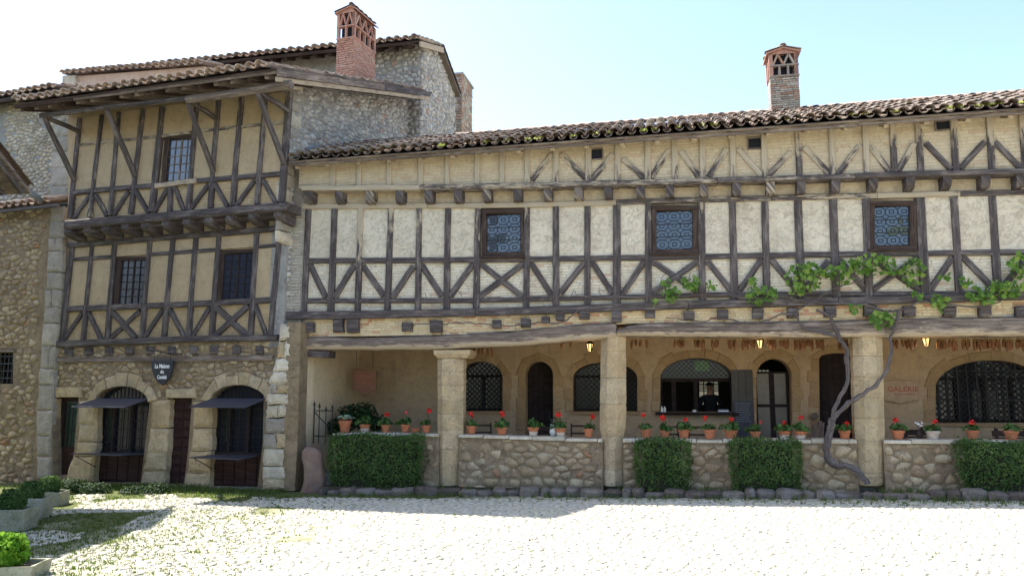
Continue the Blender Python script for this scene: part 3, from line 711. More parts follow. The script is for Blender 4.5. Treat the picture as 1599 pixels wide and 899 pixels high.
# attic wall: washed bricks, posts, braces, three vents
vents = [(924, 940, 233.5, 249), (1169, 1188, 215.6, 232), (1462, 1482, 189, 203)]
vp = [(M.uz(v[0], v[3], .2), M.uz(v[1], v[2], .2)) for v in vents]
zat, zas = zl(M, y_attic_top, .2), zl(M, y_attsill, .2)
u0 = M.uz(474, 270)[0]
def kattic(u, z):
    if not zas(u) < z < zat(u)+.03: return False
    return not any(p[0]-.01 < u < q[0]+.01 and p[1]-.01 < z < q[1]+.01 for p, q in vp)
bricks(M, (u0, u1, zas(u0)-.3, zat(u1)+.3), .22, .058, house, BRICKY, w=.193, proud=.0025, keep=kattic, gap=.004)
for p, q in vp:
    fr = MB()
    for (a, bq, c, d) in ((p[0]-.02, q[0]+.02, q[1], q[1]+.02), (p[0]-.02, q[0]+.02, p[1]-.02, p[1]), (p[0]-.02, p[0], p[1], q[1]), (q[0], q[0]+.02, p[1], q[1])): fbox(fr, M, a, bq, c, d, .15, .222)
    o = finish('vent', fr, WOODG, house); gl = MB(); fbox(gl, M, p[0], q[0], p[1], q[1], .15, .197); finish('opening', gl, CLOTHSHADE, o)  # dark slab stands in for the shade of the vent hole
ap = [(519, 519), (560, 560), (607, 607), (656, 656), (698, 698), (744.5, 744.5), (783.5, 783.5), (823, 823), (868, 867.6), (918.7, 918.5), (964.6, 964.4), (1011.5, 1011.5), (1053, 1054), (1096.5, 1097.5),
      (1144, 1145), (1193, 1194.5), (1246, 1249), (1298.6, 1301), (1351, 1354.5), (1394, 1397.5), (1434, 1439), (1489, 1493.5), (1545, 1550.5), (1596, 1603), (1655, 1662), (1716, 1724)]
for i, (a, c) in enumerate(ap):
    pale = i < 20; beam('attic_post', M, [(a, lerp_line(y_attic_top, a)), (c, lerp_line(y_attsill, c)-3)], 9.5 if i > 6 else 8.5, .15, .243, house, lime=(.92, .75 if i < 7 else .45) if i not in (16, 19, 20, 21, 22, 23) else (.75, 0))
AB = [((862,240),(830,281)), ((876.7,240.5),(914,278)), ((956.8,240.5),(924,280)), ((972.8,247.6),(1006,278)), ((1044,235),(1017,277)), ((1063,235.6),(1090.5,274.5)), ((1135,232),(1107,276)),
 ((1152.8,232.6),(1189.5,274.5)), ((1235,237.5),(1201,273)), ((1256,230),(1296,271)), ((1342.8,227),(1309,272)), ((1360,228),(1390,268)), ((1428,224),(1403,267)), ((1446,223),(1486,264)),
 ((1538.8,221),(1500,263)), ((1554,221),(1597,264)), ((1648,220),(1608,262)), ((1668,218),(1716,260))]
for i, (a, c) in enumerate(AB): beam('attic_brace', M, [a, c], 9, .15, .226+.0006*i, house, lime=((.68, .24) if i not in (7,) else (.95, .9)) if i < 13 else (.2, .05))

# windows of the long house: frame, leaded glass with octagons
def leaded_window(F, outer, pane, parent, seed, dark):
    fr = MB(); rg = random.Random(seed); ox0, oy0, ox1, oy1 = outer; px0, py0, px1, py1 = pane
    frame = finish('window', (lambda m: (prism(m, F, [F.uz(ox0, oy1, -.028), F.uz(ox1, oy1, -.028), F.uz(ox1, oy0, -.028), F.uz(ox0, oy0, -.028)], -.03, -.024, .001, bump=0), m)[1])(MB()), CLOTHSHADE, parent)
    w1 = .066
    for i, (a, c, wp) in enumerate((((ox0, (py0+oy0)/2-1), (ox1, (py0+oy0)/2-1), 8), ((ox0, oy1-4), (ox1, oy1-4), 9), (((ox0+px0)/2, oy0), ((ox0+px0)/2, oy1), px0-ox0), (((ox1+px1)/2, oy0), ((ox1+px1)/2, oy1), ox1-px1))):
        beam('frame', F, [a, c], wp, -.025, w1-.003*i, frame, mat=WOODB, jit=.02)
    beam('sill', F, [(ox0-2, oy1-1), (ox1+2, oy1-1)], 3.5, -.02, .10, frame, mat=WOODB)
    a = F.uz(px0, py1, .0); c = F.uz(px1, py0, .0); W, H = c[0]-a[0], c[1]-a[1]; nx, nz = 3, 4; lead = MB(); 
    def bar(p, q, t=.006, z=.014):
        beam_mb(F, [(a[0]+p[0]*W, a[1]+p[1]*H), (a[0]+q[0]*W, a[1]+q[1]*H)], t, .0, z, mb=lead, step=9, ch=.002, seg_jit=0, jit=0)
    pn = {m.name: MB() for m in (GLASS, GLASSG, GLASSD)}
    for i in range(nx):
        for j in range(nz):
            x0, x1, y0, y1 = i/nx, (i+1)/nx, j/nz, (j+1)/nz; q = .30; dx, dy = (x1-x0), (y1-y0)
            oc = [(x0+q*dx, y0), (x1-q*dx, y0), (x1, y0+q*dy), (x1, y1-q*dy), (x1-q*dx, y1), (x0+q*dx, y1), (x0, y1-q*dy), (x0, y0+q*dy)]
            inn = [(x0+.33*dx, y0+.33*dy), (x1-.33*dx, y0+.33*dy), (x1-.33*dx, y1-.33*dy), (x0+.33*dx, y1-.33*dy)]
            for k in range(8): bar(oc[k], oc[(k+1) % 8])
            for k in range(4): bar(inn[k], inn[(k+1) % 4]); None
            cells = [inn]+[[oc[2*k], oc[2*k+1], inn[(k+1) % 4], inn[k]] for k in range(4)]+[[oc[(2*k+7) % 8], oc[2*k], inn[k]] for k in range(4)]+[[(x0, y0), oc[0], oc[7]], [(x1, y0), oc[2], oc[1]], [(x1, y1), oc[4], oc[3]], [(x0, y1), oc[6], oc[5]]]
            for cc in cells:
                m = GLASS
                if (i, j) in dark and rg.random() < .75: m = dark[(i, j)]
                tl = rg.uniform(-.0006, .0006); pl = [F.pt(a[0]+p[0]*W, a[1]+p[1]*H, .004+tl*(k-1.5)) for k, p in enumerate(cc)]
                pn[m.name].add(pl, [tuple(range(len(pl)))], r=rg.random())
    for t in (.333, .666): bar((0, t), (1, t), .006, .022)
    finish('lead_came', lead, LEAD, frame)
    for m in (GLASS, GLASSG, GLASSD): finish('leaded_panes', pn[m.name], m, frame, kind='stuff')
leaded_window(M, (752, 326, 818, 402), (759.5, 335, 812.6, 395), house, 1, {(0, 1): GLASSD, (1, 1): GLASSD, (0, 0): GLASSD, (0, 3): GLASSD})
leaded_window(M, (1018, 321, 1090, 397), (1025, 329.5, 1081, 390), house, 2, {})
leaded_window(M, (1359, 314, 1432, 391), (1366, 322, 1421, 384), house, 3, {(1, 1): GLASSG, (2, 1): GLASSG, (2, 2): GLASSG})

# eave and roof
EW = .60
Ea = M.P(452, 252, EW); Eb = M.P(1599, 168.5, EW); ed = (Eb-Ea).normalized(); Eb = Ea+ed*((Eb-Ea).length+2.2)
sl = R(22); up = (-M.N*math.cos(sl)+Vector((0, 0, 1))*math.sin(sl)); RUN = 3.5
e_, s_, n_ = canal_roof(house, Ea, Eb, up, RUN, 300, TILE, pitch=.204, lift=.02, front_mat=TILED)
slab('roof_deck', [Ea, Eb, Eb+s_*RUN, Ea+s_*RUN], .03, WOODG, house, n_)
Rg0, Rg1 = Ea+s_*RUN, Eb+s_*RUN; dn = (-M.N*math.cos(sl)-Vector((0, 0, 1))*math.sin(sl))
nb_ = e_.cross(dn).normalized(); nb_ = nb_ if nb_.z > 0 else -nb_
slab('rear_roof_slope', [Rg0-n_*.02, Rg1-n_*.02, Rg1+dn*3.9-n_*.02, Rg0+dn*3.9-n_*.02], .05, TILE, house, nb_)
mb = MB()
for i in range(int((Eb-Ea).length/.40)):     # ridge tiles
    P = Rg0+e_*(i*.40)+n_*.05; vs, fs = TILE_SH['cover', i % 7]; mb.add([P+e_*(v[1])+M.N*v[0]*1.2+Vector((0, 0, v[2]*1.1)) for v in vs], fs, r=rnd.random())
finish('ridge_tiles', mb, TILE, house, smooth=True, kind='stuff')
def eave_line(d, dz): return [(Ea+e_*t*(Eb-Ea).length+M.N*d+Vector((0, 0, dz))) for t in (0, 1)]
# fascia boards in lengths, under the tile ends
Lr = (Eb-Ea).length; t = 0.0
while t < Lr:
    l = rnd.uniform(1.7, 3.0); a = Ea+e_*t-M.N*.05; c = Ea+e_*min(Lr, t+l-.01)-M.N*.05; mb = MB(); dz = rnd.uniform(-.01, .01)
    boxv(mb, [a+Vector((0,0,-.085+dz)), c+Vector((0,0,-.085+dz)), c-M.N*.035+Vector((0,0,-.085+dz)), a-M.N*.035+Vector((0,0,-.085+dz)), a+Vector((0,0,-.032)), c+Vector((0,0,-.032)), c-M.N*.035+Vector((0,0,-.032)), a-M.N*.035+Vector((0,0,-.032))], r=rnd.random(), ga=[0,l,l,0]*2, gb=[0,0,.03,.03,.06,.06,.1,.1], lime=.25)
    finish('fascia_board', mb, WOODG, house); t += l
k = 0
for i in range(int(Lr/.62)+1):   # rafters
    a = Ea+e_*(i*.62+.1)-M.N*.09-n_*.035; c = a+s_*1.1; mb = MB(); d = e_*.04
    boxv(mb, [a-d-n_*.09, a+d-n_*.09, c+d-n_*.09, c-d-n_*.09, a-d, a+d, c+d, c-d], r=rnd.random(), ga=[0,0,1.1,1.1]*2, gb=[0,.08,.08,0,.1,.18,.18,.1], lime=.55)
    finish('rafter', mb, WOODG, house)
mb = MB()     # moss in the eave channels
for i in range(int(Lr/.204)):
    dens = lerp_line([(0, .15), (Lr*.3, .35), (Lr*.5, .6), (Lr, .8)], i*.204)
    if rnd.random() > dens: continue
    for _ in range(rnd.choice((1, 1, 2))):
        P = Ea+e_*((i+.75)*.204+rnd.uniform(-.03, .03))+s_*rnd.uniform(-.02, .22)+n_*.085; rr = rnd.uniform(.035, .06)
        pts = [(P+(e_*math.cos(a)*rr*1.1+s_*math.sin(a)*rr*1.4)*rnd.uniform(.7, 1.05)+n_*rnd.uniform(0, .03)*rnd.random(), n_) for a in [rnd.uniform(0, 6.28) for _ in range(26)]]
        leaves(mb, pts, .034, 'round')
finish('roof_moss', mb, MOSS, house, kind='stuff')

# chimney on the long house
def chimney(parent, F, ang, u0, u1, w0, w1, z0, z1, zt, mat, stage, bh=.05, bw=.2, peak=.5, sided=False, jit=0.0, capmat=None, rise=.13):
    """shaft of bricks, open stage with posts and slanting clay bars, little tiled roof"""
    ch = thing('x', '', '', F.pt((u0+u1)/2, z0, (w0+w1)/2)); ch.name = 'chimney'; del ch['label']; del ch['category']
    lw = Vector(ch.location); ch.parent = parent; ch.location = lw-world_loc(parent)
    D = w1-w0; Wd = u1-u0; mb = MB(); fbox(mb, F, u0+.02, u1-.02, z0-.6, z1, w0+.02, w1-.02); finish('shaft', mb, MORTARG if mat is BRICKM else MORTAR, ch)
    Pf = Plane(F.pt(u0, 0, w1), ang); Pr = Plane(F.pt(u1, 0, w1), ang, back=True)
    bricks(Pf, (0, Wd, z0-.5, z1-bh*.5), bw, bh, ch, mat, w=-.012, proud=.016, keep=lambda u, z: 0 <= u <= Wd, gap=.009)
    bricks(Pr, (0, D, z0-.5, z1-bh*.5), bw, bh, ch, mat, w=-.012, proud=.016, keep=lambda u, z: 0 <= u <= D, gap=.009)
    hz = (zt-z1); zm = z1+hz*.47; ps = .075*stage
    # corner piers and posts
    for (FF, ln, nn) in ((Pf, Wd, 2 if not sided else 1), (Pr, D, 2 if not sided else 3)):
        mb = MB(); mb2 = MB()
        for i in range(nn+2):
            c = ps/2+(ln-ps)*i/(nn+1); hw = ps/2 if i in (0, nn+1) else ps*.28
            fbox(mb if i in (0, nn+1) else mb2, FF, c-hw, c+hw, z1, zm-.012 if i not in (0, nn+1) else zt, -.07, 0)
        fbox(mb2, FF, 0.001, ln-.001, zm-.012, zm+.02, -.075, .012); fbox(mb2, FF, 0, ln, z1-.02, z1+.012, -.075, .014)
        nb = max(2, nn if not sided else nn+0); span = (ln-2*ps)/nb
        for i in range(nb):
            a = ps+span*i; 
            for (s0, s1) in ((a, a+span/2), (a+span, a+span/2)): beam_mb(FF, [(s0, zm+.02), (s1, zt)], .02*stage, -.06, -.002, mb=mb2, step=9, seg_jit=0, ch=.004)
        finish('corner_pier', mb, BRICKR, ch); finish('clay_bars', mb2, BRICKR if not mat is BRICKM else BRICKM, ch)
    mb = MB(); fbox(mb, F, u0+ps*1.3, u1-ps*1.3, z1-.1, zt, w0+ps*1.3, w1-ps*1.3); finish('flue_shade', mb, CLOTHSHADE, ch)  # dark box put inside for the shade between the bars
    # far sides
    mb = MB()
    for (a, c, d, e2) in ((u0, u0+ps, w0, w0+ps), (u1-ps, u1, w0, w0+ps), (u0, u0+ps, w0+D*.5-ps/2, w0+D*.5+ps/2)): fbox(mb, F, a, c, z1, zt, d, e2)
    finish('rear_pier', mb, BRICKR, ch)
    mb = MB(); up_ = u0+Wd*peak; o = .05; zz = zt; 
    for (ua, za, ub, zb) in ((u0-o, zz, up_, zz+rise), (u1+o, zz+(rise*.25 if sided else 0), up_, zz+rise)):
        q = [F.pt(ua, za, w1+o), F.pt(ub, zb, w1+o), F.pt(ub, zb, w0-o), F.pt(ua, za, w0-o)]; boxv(mb, q+[p+Vector((0, 0, .03)) for p in q])
    mb.add([F.pt(u0, zt, w1-.002), F.pt(u1, zt, w1-.002), F.pt(up_, zz+rise, w1-.002), F.pt(u0, zt, w0), F.pt(u1, zt, w0), F.pt(up_, zz+rise, w0)], [(0,1,2), (5,4,3)])
    finish('cap', mb, capmat or BRICKR, ch); mb = MB()
    nrow = max(2, int((D+.1)/.2))
    for i in range(nrow):
        for (ua, za, ub, zb) in ((u0-o-.02, zz, up_, zz+rise), (u1+o+.02, zz+(rise*.25 if sided else 0), up_, zz+rise)):
            A = F.pt(ua, za+.03, w1+o-.05-i*(D+2*o-.06)/nrow); B = F.pt(ub, zb+.03, w1+o-.05-i*(D+2*o-.06)/nrow); d = (B-A).normalized(); vs, fs = TILE_SH['cover', i % 7]; k = (B-A).length/.45; nn2 = Vector((0,0,1))
            mb.add([A+d*v[1]*k+F.N*v[0]*.9+nn2*v[2]*.55 for v in vs], fs, r=rnd.random())
    mb2 = MB()
    vs, fs = TILE_SH['cover', 2]; A = F.pt(up_, zz+rise+.035, w1+o); k = (D+2*o)/.47
    mb.add([A-F.N*v[1]*k+F.U*v[0]*.8+Vector((0,0,v[2]*.8)) for v in vs], fs, r=.2)
    finish('cap_tiles', mb, TILE if not sided else TILED, ch, smooth=True); return ch
wch = -1.9
a = M.uz(1204, 172, wch); c = M.uz(1247, 107, wch); zt = M.uz(1225, 84, wch)[1]
chimney(house, M, R(11.5), a[0], c[0], wch-.5, wch, a[1]-.1, M.uz(1225, 118, wch)[1], zt, BRICKM, 1.0, bh=.045, bw=.24, rise=.10)

# ---- lintel beams, joist ends and the patched band above the gallery
u0 = M.uz(478, 500, .03)[0]
bandk = lambda u, z: zbt(u)+.0 < z < zsf(u)-.03
bricks(M, (u0, u1, zbt(u0)-.2, zsf(u1)+.3), .16, .05, house, make_stone('patched_brick', [(0, (.62, .49, .30)), (.5, (.67, .56, .38)), (.84, (.56, .42, .25)), (.90, (.50, .27, .17)), (1, (.48, .22, .13))], stain=(.46, .35, .21), pit=.7, lich=(.64, .53, .35)), w=-.024, proud=.006, keep=bandk, gap=.006)
JE = [(453.7,508,17,16), (478.5,511,18,16), (527,508,15,21), (550,508,18,22), (634.8,510,15,14), (680,509.5,18,19), (775,505.6,13,13), (820,503.8,14,14), (851,499,12,10), (874,493.5,12,13), (912,492,16,12), (962.6,494,15,16),
      (1015,490,16,12), (1076,492,17,13), (1129,490,17,15), (1183.6,489,17,17), (1238.6,488,18,16), (1297,486,18,16), (1360,484.6,20,16), (1421,486,19,16), (1483.8,486,20,16), (1540,485,18,16), (1597,486,20,16), (1660,484,20,16), (1718,483,20,16)]
for x, y, w_, h_ in JE:
    if x < 470: continue
    pr = rnd.uniform(.07, .13); q = [M.uz(x-w_/2, y+h_/2, pr), M.uz(x+w_/2, y+h_/2, pr), M.uz(x+w_/2, y-h_/2, pr), M.uz(x-w_/2, y-h_/2, pr)]
    mb = MB(); prism(mb, M, rough_poly(q, .008, 2), -.02, pr, .012, bump=.004); finish('joist_end', mb, WOOD, house)
def lintel(name, top, bot, x0, x1, w0, w1, lime, n=26):
    """a crooked old beam given by its upper and lower image lines"""
    mb = MB(); vs = []; ga = []; gb = []; lm = []; s = 0; prev = None; off = rnd.random()*9
    for i in range(n+1):
        x = x0+(x1-x0)*i/n; a = M.uz(x, lerp_line(top, x)+rnd.uniform(-.8, .8), w1); c = M.uz(x, lerp_line(bot, x)+rnd.uniform(-.5, .5), w1); dw = rnd.uniform(-.012, .012)
        if prev: s += math.hypot(a[0]-prev[0], a[1]-prev[1])
        prev = a; H = a[1]-c[1]
        for q_, (z, w) in enumerate(((a[1], w0), (a[1]-.01, w1-.035+dw), (a[1]-.035, w1+dw), (a[1]-H*.5, w1+.012+dw), (c[1]+.05, w1+dw), (c[1]+.012, w1-.03+dw), (c[1], w1-.07), (c[1], w0))):
            vs.append(M.pt(a[0], z, w)); ga.append(s+off); gb.append(z+off); lm.append((lime*.5, lime*.4, lime*.3, lime*.6, lime+.35, lime+.45, lime+.4, lime)[q_]+rnd.uniform(-.12, .12))
    m = 8; fs = [(i*m+k, i*m+(k+1) % m, (i+1)*m+(k+1) % m, (i+1)*m+k) for i in range(n) for k in range(m)]
    fs += [tuple(range(m)), tuple(range((n+1)*m-1, n*m-1, -1))]; mb.add(vs, fs, r=rnd.random(), ga=ga, gb=gb, lime=lm); return finish(name, mb, WOODG, house)
lintel('lintel_beam', [(474,524),(560,527),(640,524),(720,520),(800,517),(870,509),(962,501)], [(474,546),(690,545),(745,542),(800,540),(870,534),(962,526)], 474, 962, -.34, .06, .30)
lintel('lintel_beam', [(963,515),(985,506),(1010,503),(1200,502),(1290,500),(1380,497)], [(963,524),(1200,526),(1380,526)], 963, 1380, -.34, .075, .22)
lintel('lintel_beam', [(1380,497),(1500,494),(1599,493),(1760,489)], [(1380,526),(1500,524),(1599,524),(1760,524)], 1380, 1760, -.34, .07, .22)
beam('bracket_beam', M, [(472, 551), (513, 553)], 11, -.3, .02, house, mat=WOOD)

# ---- columns of stacked drums with chamfered edges
GZ = lambda F, px, w=0: ground_z(F.P(px, 700, w).x)
def column(left, right, cuts, capital=None, w1=.03, dep=.46, base=None):
    col_ = sub('column', house); P0 = M.P((left[0][0]+right[0][0])/2, 700, 0); P0.z = 0; col_.location = P0-world_loc(house)
    lf = [(y, x) for x, y in left]; rf = [(y, x) for x, y in right]
    for k in range(len(cuts)-1):
        mb = MB(); rings = []; ya, yb = cuts[k], cuts[k+1]; r0 = rnd.random(); nseg = 4
        for i in range(nseg+1):
            y = yb+(ya-yb)*i/nseg; wd = 1.0
            a = M.uz(lerp_line(lf, y), y, w1-.08); c = M.uz(lerp_line(rf, y), y, w1-.08); e_in = .003 if i in (0, nseg) else 0
            cu = (a[0]+c[0])/2; h = (c[0]-a[0])/2-e_in; h *= 1+rnd.uniform(-.015, .015); z = a[1]+(.002 if i == 0 else -.002 if i == nseg else 0); q = .28*2*h; f1 = w1-e_in+rnd.uniform(-.006, .006)
            ch_ = .13
            rings.append([M.pt(cu+x, z, w) for x, w in ((-h, w1-dep+ch_), (-h, f1-ch_), (-h+ch_, f1), (h-ch_, f1), (h, f1-ch_), (h, w1-dep+ch_), (h-ch_, w1-dep), (-h+ch_, w1-dep))])
        vs = [p for r_ in rings for p in r_]; fs = [(i*8+j, i*8+(j+1) % 8, (i+1)*8+(j+1) % 8, (i+1)*8+j) for i in range(nseg) for j in range(8)]+[tuple(range(7, -1, -1)), tuple(range(nseg*8, nseg*8+8))]
        mb.add(vs, fs, r=r0); finish('drum', mb, ASHLAR, col_)
    if capital:
        x0, x1, y0, y1 = capital; a = M.uz(x0, y1, w1+.03); c = M.uz(x1, y0, w1+.03); mb = MB(); d = (c[1]-a[1])
        rows = [(a[1]+.0, .07), (a[1]+d*.5, .0), (c[1], .0)]; vs = []
        for z, i_ in rows: vs += [M.pt(a[0]+i_, z, w1-dep), M.pt(a[0]+i_, z, w1+.03-i_*.6), M.pt(c[0]-i_, z, w1+.03-i_*.6), M.pt(c[0]-i_, z, w1-dep)]
        fs = [(i*4+j, i*4+(j+1) % 4, (i+1)*4+(j+1) % 4, (i+1)*4+j) for i in range(2) for j in range(4)]+[(3,2,1,0), (8,9,10,11)]
        mb.add(vs, fs, r=rnd.random()); finish('capital', mb, ASHLAR, col_)
column([(682,558),(682,757)], [(723,558),(722,680),(714,757)], [560,580,601,625,646,671,700,757], capital=(677,734,546,559))
column([(938,520),(937,600),(936,672),(940,684),(940,757)], [(977,520),(977,590),(977,660),(976,672),(973,684),(972,757)], [521,548,590,630,681,733,758])
column([(1332,522),(1334,600),(1336,680),(1336,757)], [(1379,522),(1381,600),(1383,680),(1381,757)], [523,556,588,620,652,687,737,757])
column([(1690,522),(1694,757)], [(1736,522),(1742,757)], [523,560,600,640,687,737,760])

# ---- parapet walls between the columns: rubble with a coping of slabs
ptop = [(516,674),(680,675),(937,684),(1080,685),(1340,686),(1599,687),(1760,688)]
def parapet(x0, x1, w1=.0, dep=.38, seed=1, grey=False):
    xs = [x0+(x1-x0)*i/4 for i in range(5)]; top = [M.uz(x, lerp_line(ptop, x)+6, w1) for x in xs]; zb = GZ(M, x0)-.05
    mbb = MB(); prism(mbb, M, [(top[0][0], zb), (top[-1][0], zb)]+top[::-1], w1-dep, w1-.012, .003, bump=0); finish('parapet_core', mbb, MORTAR, house)
    tl = lambda u: lerp_line(top, u)
    rubble(M, (top[0][0], top[-1][0], zb, max(t[1] for t in top)), (.19), .125, house, RUBBLE, w=w1-.012, proud=.016, clamp=lambda u: tl(u)-.005, gap=.005, seed=seed, limit=75, jit=.49, embed=-.25, drop=.2)
    u, ue = top[0][0], top[-1][0]
    while u < ue-.05:
        l = min(ue-u, rnd.uniform(.32, .62)); mb = MB(); z = tl(u+l/2); h = .055+rnd.uniform(-.012, .012); o = w1+.03+rnd.uniform(-.01, .01); v = []
        for zz, i_ in ((z+.002, 0), (z+h*.75, 0), (z+h, .012)): v += [M.pt(u+.006+i_, zz, w1-dep-.02), M.pt(u+.006+i_, zz, o-i_), M.pt(u+l-.006-i_, zz, o-i_), M.pt(u+l-.006-i_, zz, w1-dep-.02)]
        mb.add(v, [(i*4+j, i*4+(j+1) % 4, (i+1)*4+(j+1) % 4, (i+1)*4+j) for i in range(2) for j in range(4)]+[(3,2,1,0), (8,9,10,11)], r=rnd.random()); finish('coping_slab', mb, ASHLARW, house); u += l
parapet(520, 686, seed=21); parapet(716, 941, seed=22); parapet(972, 1338, seed=23); parapet(1379, 1693, seed=24)

# ---- gallery inside
BW = -2.6
def hole(F, pts, w): return [F.uz(x, y, w) for x, y in pts]
gbot = M.uz(800, 607, BW)[1]-1.62
def fl(F, px, w): return F.pt(F.uz(px, 607, w)[0], gbot, w)
def with_floor(pts):  # image outline whose lowest ends are put on the gallery floor
    q = hole(M, pts, BW); return [(q[0][0], gbot+.02)]+q[1:-1]+[(q[-1][0], gbot+.02)]
o1 = hole(M, arch_px(716, 784.5, 564, 590, 641.6), BW); o3 = hole(M, arch_px(894.5, 995, 565, 590, 642), BW); o4 = hole(M, arch_px(1031, 1144, 558.6, 590, 643), BW); o7 = hole(M, arch_px(1461, 1632, 562, 605, 660), BW)
o2 = with_floor(arch_px(820, 863.5, 564, 586, 700)); o5 = with_floor(arch_px(1181, 1236, 560, 588, 700)); o6 = with_floor(arch_px(1279, 1336, 551, 559, 700))
ub0 = M.uz(558, 607, BW)[0]; ub1 = M.uz(XR, 607, BW)[0]+.6; ztop_in = M.uz(800, 500, .0)[1]+.05
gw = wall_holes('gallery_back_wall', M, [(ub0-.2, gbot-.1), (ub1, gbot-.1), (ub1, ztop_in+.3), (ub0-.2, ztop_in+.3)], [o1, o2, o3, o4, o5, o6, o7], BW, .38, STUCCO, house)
def plane_box(name, u0, u1, z0, z1, w0, w1, mat, par=None): mb = MB(); fbox(mb, M, u0, u1, z0, z1, w0, w1); return finish(name, mb, mat, par or house)
uL0 = M.uz(470, 607, 0)[0]
plane_box('gallery_floor', uL0, ub1, gbot-.25, gbot, BW, -.36, MORTARG); 
plane_box('gallery_ceiling', uL0, ub1, ztop_in, ztop_in+.05, BW, -.30, WOODB)
for i in range(22):
    u = uL0+.3+i*.66; mb = MB(); fbox(mb, M, u, u+.11, ztop_in-.13, ztop_in-.002, BW, -.33); finish('ceiling_joist', mb, WOODB, house)
# left end wall of the gallery, cream plaster with a grey skirt, following the house wall back
mb = MB(); a0 = M.P(473, 560, -.02); pw_ = []
ue = M.uz(560, 607, BW)[0]
for (u, w) in ((uL0+.02, .0), (uL0+.10, -.30), (uL0+.13, -1.2), (ue, BW)): pw_.append((u, w))
vs = []
for (u, w) in pw_:
    for z in (ground_z(-4)-.1, gbot+.15, 1.7, ztop_in+.02): vs.append(M.pt(u, z, w))
mb.add(vs, [(i*4+j, (i+1)*4+j, (i+1)*4+j+1, i*4+j+1) for i in range(3) for j in range(3)]); finish('end_wall', mb, CREAMW, house)
mb = MB(); 
for (u, w) in pw_: vs = [M.pt(u-.3, z, w) for z in (0, 1)]
plane_box('end_wall_core', uL0-.6, uL0, -.1, ztop_in+.05, BW-.3, -.05, MORTAR)
# stone surrounds of the openings (voussoirs and jambs), each block a part
def surround(F, pts, w, wd, mat, parent, proud=.03, nper=.24, name='surround_stone', skip_low=True):
    n = len(pts); cu = sum(p[0] for p in pts)/n; cz = sum(p[1] for p in pts)/n; i = 0
    run = [pts[0]]
    for p in pts[1:]:
        q = run[-1]; d = math.hypot(p[0]-q[0], p[1]-q[1]); k = max(1, round(d/nper))
        for t in range(1, k+1): run.append((q[0]+(p[0]-q[0])*t/k, q[1]+(p[1]-q[1])*t/k))
    def nrm(i):
        a = run[max(0, i-1)]; c = run[min(len(run)-1, i+1)]; d = math.hypot(c[0]-a[0], c[1]-a[1]) or 1; x, z = -(c[1]-a[1])/d, (c[0]-a[0])/d
        return (x, z)
    i = 0
    while i < len(run)-1:
        j = i+1
        while j < len(run)-1 and math.hypot(run[j][0]-run[i][0], run[j][1]-run[i][1]) < nper*.8: j += 1
        a, c = run[i], run[j]; na, nc = nrm(i), nrm(j); f = wd*rnd.uniform(.75, 1.2)
        poly = run[i:j+1][::-1]+[(a[0]+na[0]*f, a[1]+na[1]*f), (c[0]+nc[0]*f, c[1]+nc[1]*f)]; poly = run[i:j+1]+[(c[0]+nc[0]*f, c[1]+nc[1]*f), (a[0]+na[0]*f, a[1]+na[1]*f)]; poly = poly[::-1]; np_ = len(poly)
        m = (sum(p[0] for p in poly)/np_, sum(p[1] for p in poly)/np_); poly = [(m[0]+(p[0]-m[0])*.965, m[1]+(p[1]-m[1])*.965) for p in poly]
        mb = MB(); prism(mb, F, rough_poly(poly, .006, 1), w-.03, w+proud*rnd.uniform(.6, 1.1), .012, bump=.004); finish(name, mb, mat, parent); i = j
GST = make_stone('gallery_surround', [(0, (.38, .27, .15)), (.5, (.32, .22, .12)), (1, (.44, .33, .20))], stain=(.22, .15, .09), lich=(.30, .20, .11))
for o in (o1, o2, o3, o4, o5, o6, o7): surround(M, o, BW, .2, GST, house, proud=.02)
IW = BW-.30
def grille(F, poly, w, dx, dz, parent, name='grille', r=.008, diamond=False):
    us = [p[0] for p in poly]; zs = [p[1] for p in poly]; mb = MB()
    def seg(a, c):
        n = 40; inside_ = [inside((a[0]+(c[0]-a[0])*i/n, a[1]+(c[1]-a[1])*i/n), poly) for i in range(n+1)]
        if True in inside_:
            i0 = inside_.index(True); i1 = n-inside_[::-1].index(True)
            if i1 > i0: A = (a[0]+(c[0]-a[0])*i0/n, a[1]+(c[1]-a[1])*i0/n); B = (a[0]+(c[0]-a[0])*i1/n, a[1]+(c[1]-a[1])*i1/n); beam_mb(F, [A, B], r, w-r, w+r, mb=mb, step=9, seg_jit=0, jit=0, ch=.002)
    if diamond:
        H = max(zs)-min(zs); k = min(us)-H
        while k < max(us)+H: seg((k, min(zs)), (k+H, max(zs))); seg((k, max(zs)), (k+H, min(zs))); k += dx
    else:
        k = min(us)+dx/2
        while k < max(us): seg((k, min(zs)), (k, max(zs))); k += dx
        k = min(zs)+dz*.8
        while dz and k < max(zs): seg((min(us), k), (max(us), k)); k += dz
    return finish(name, mb, IRON, parent)
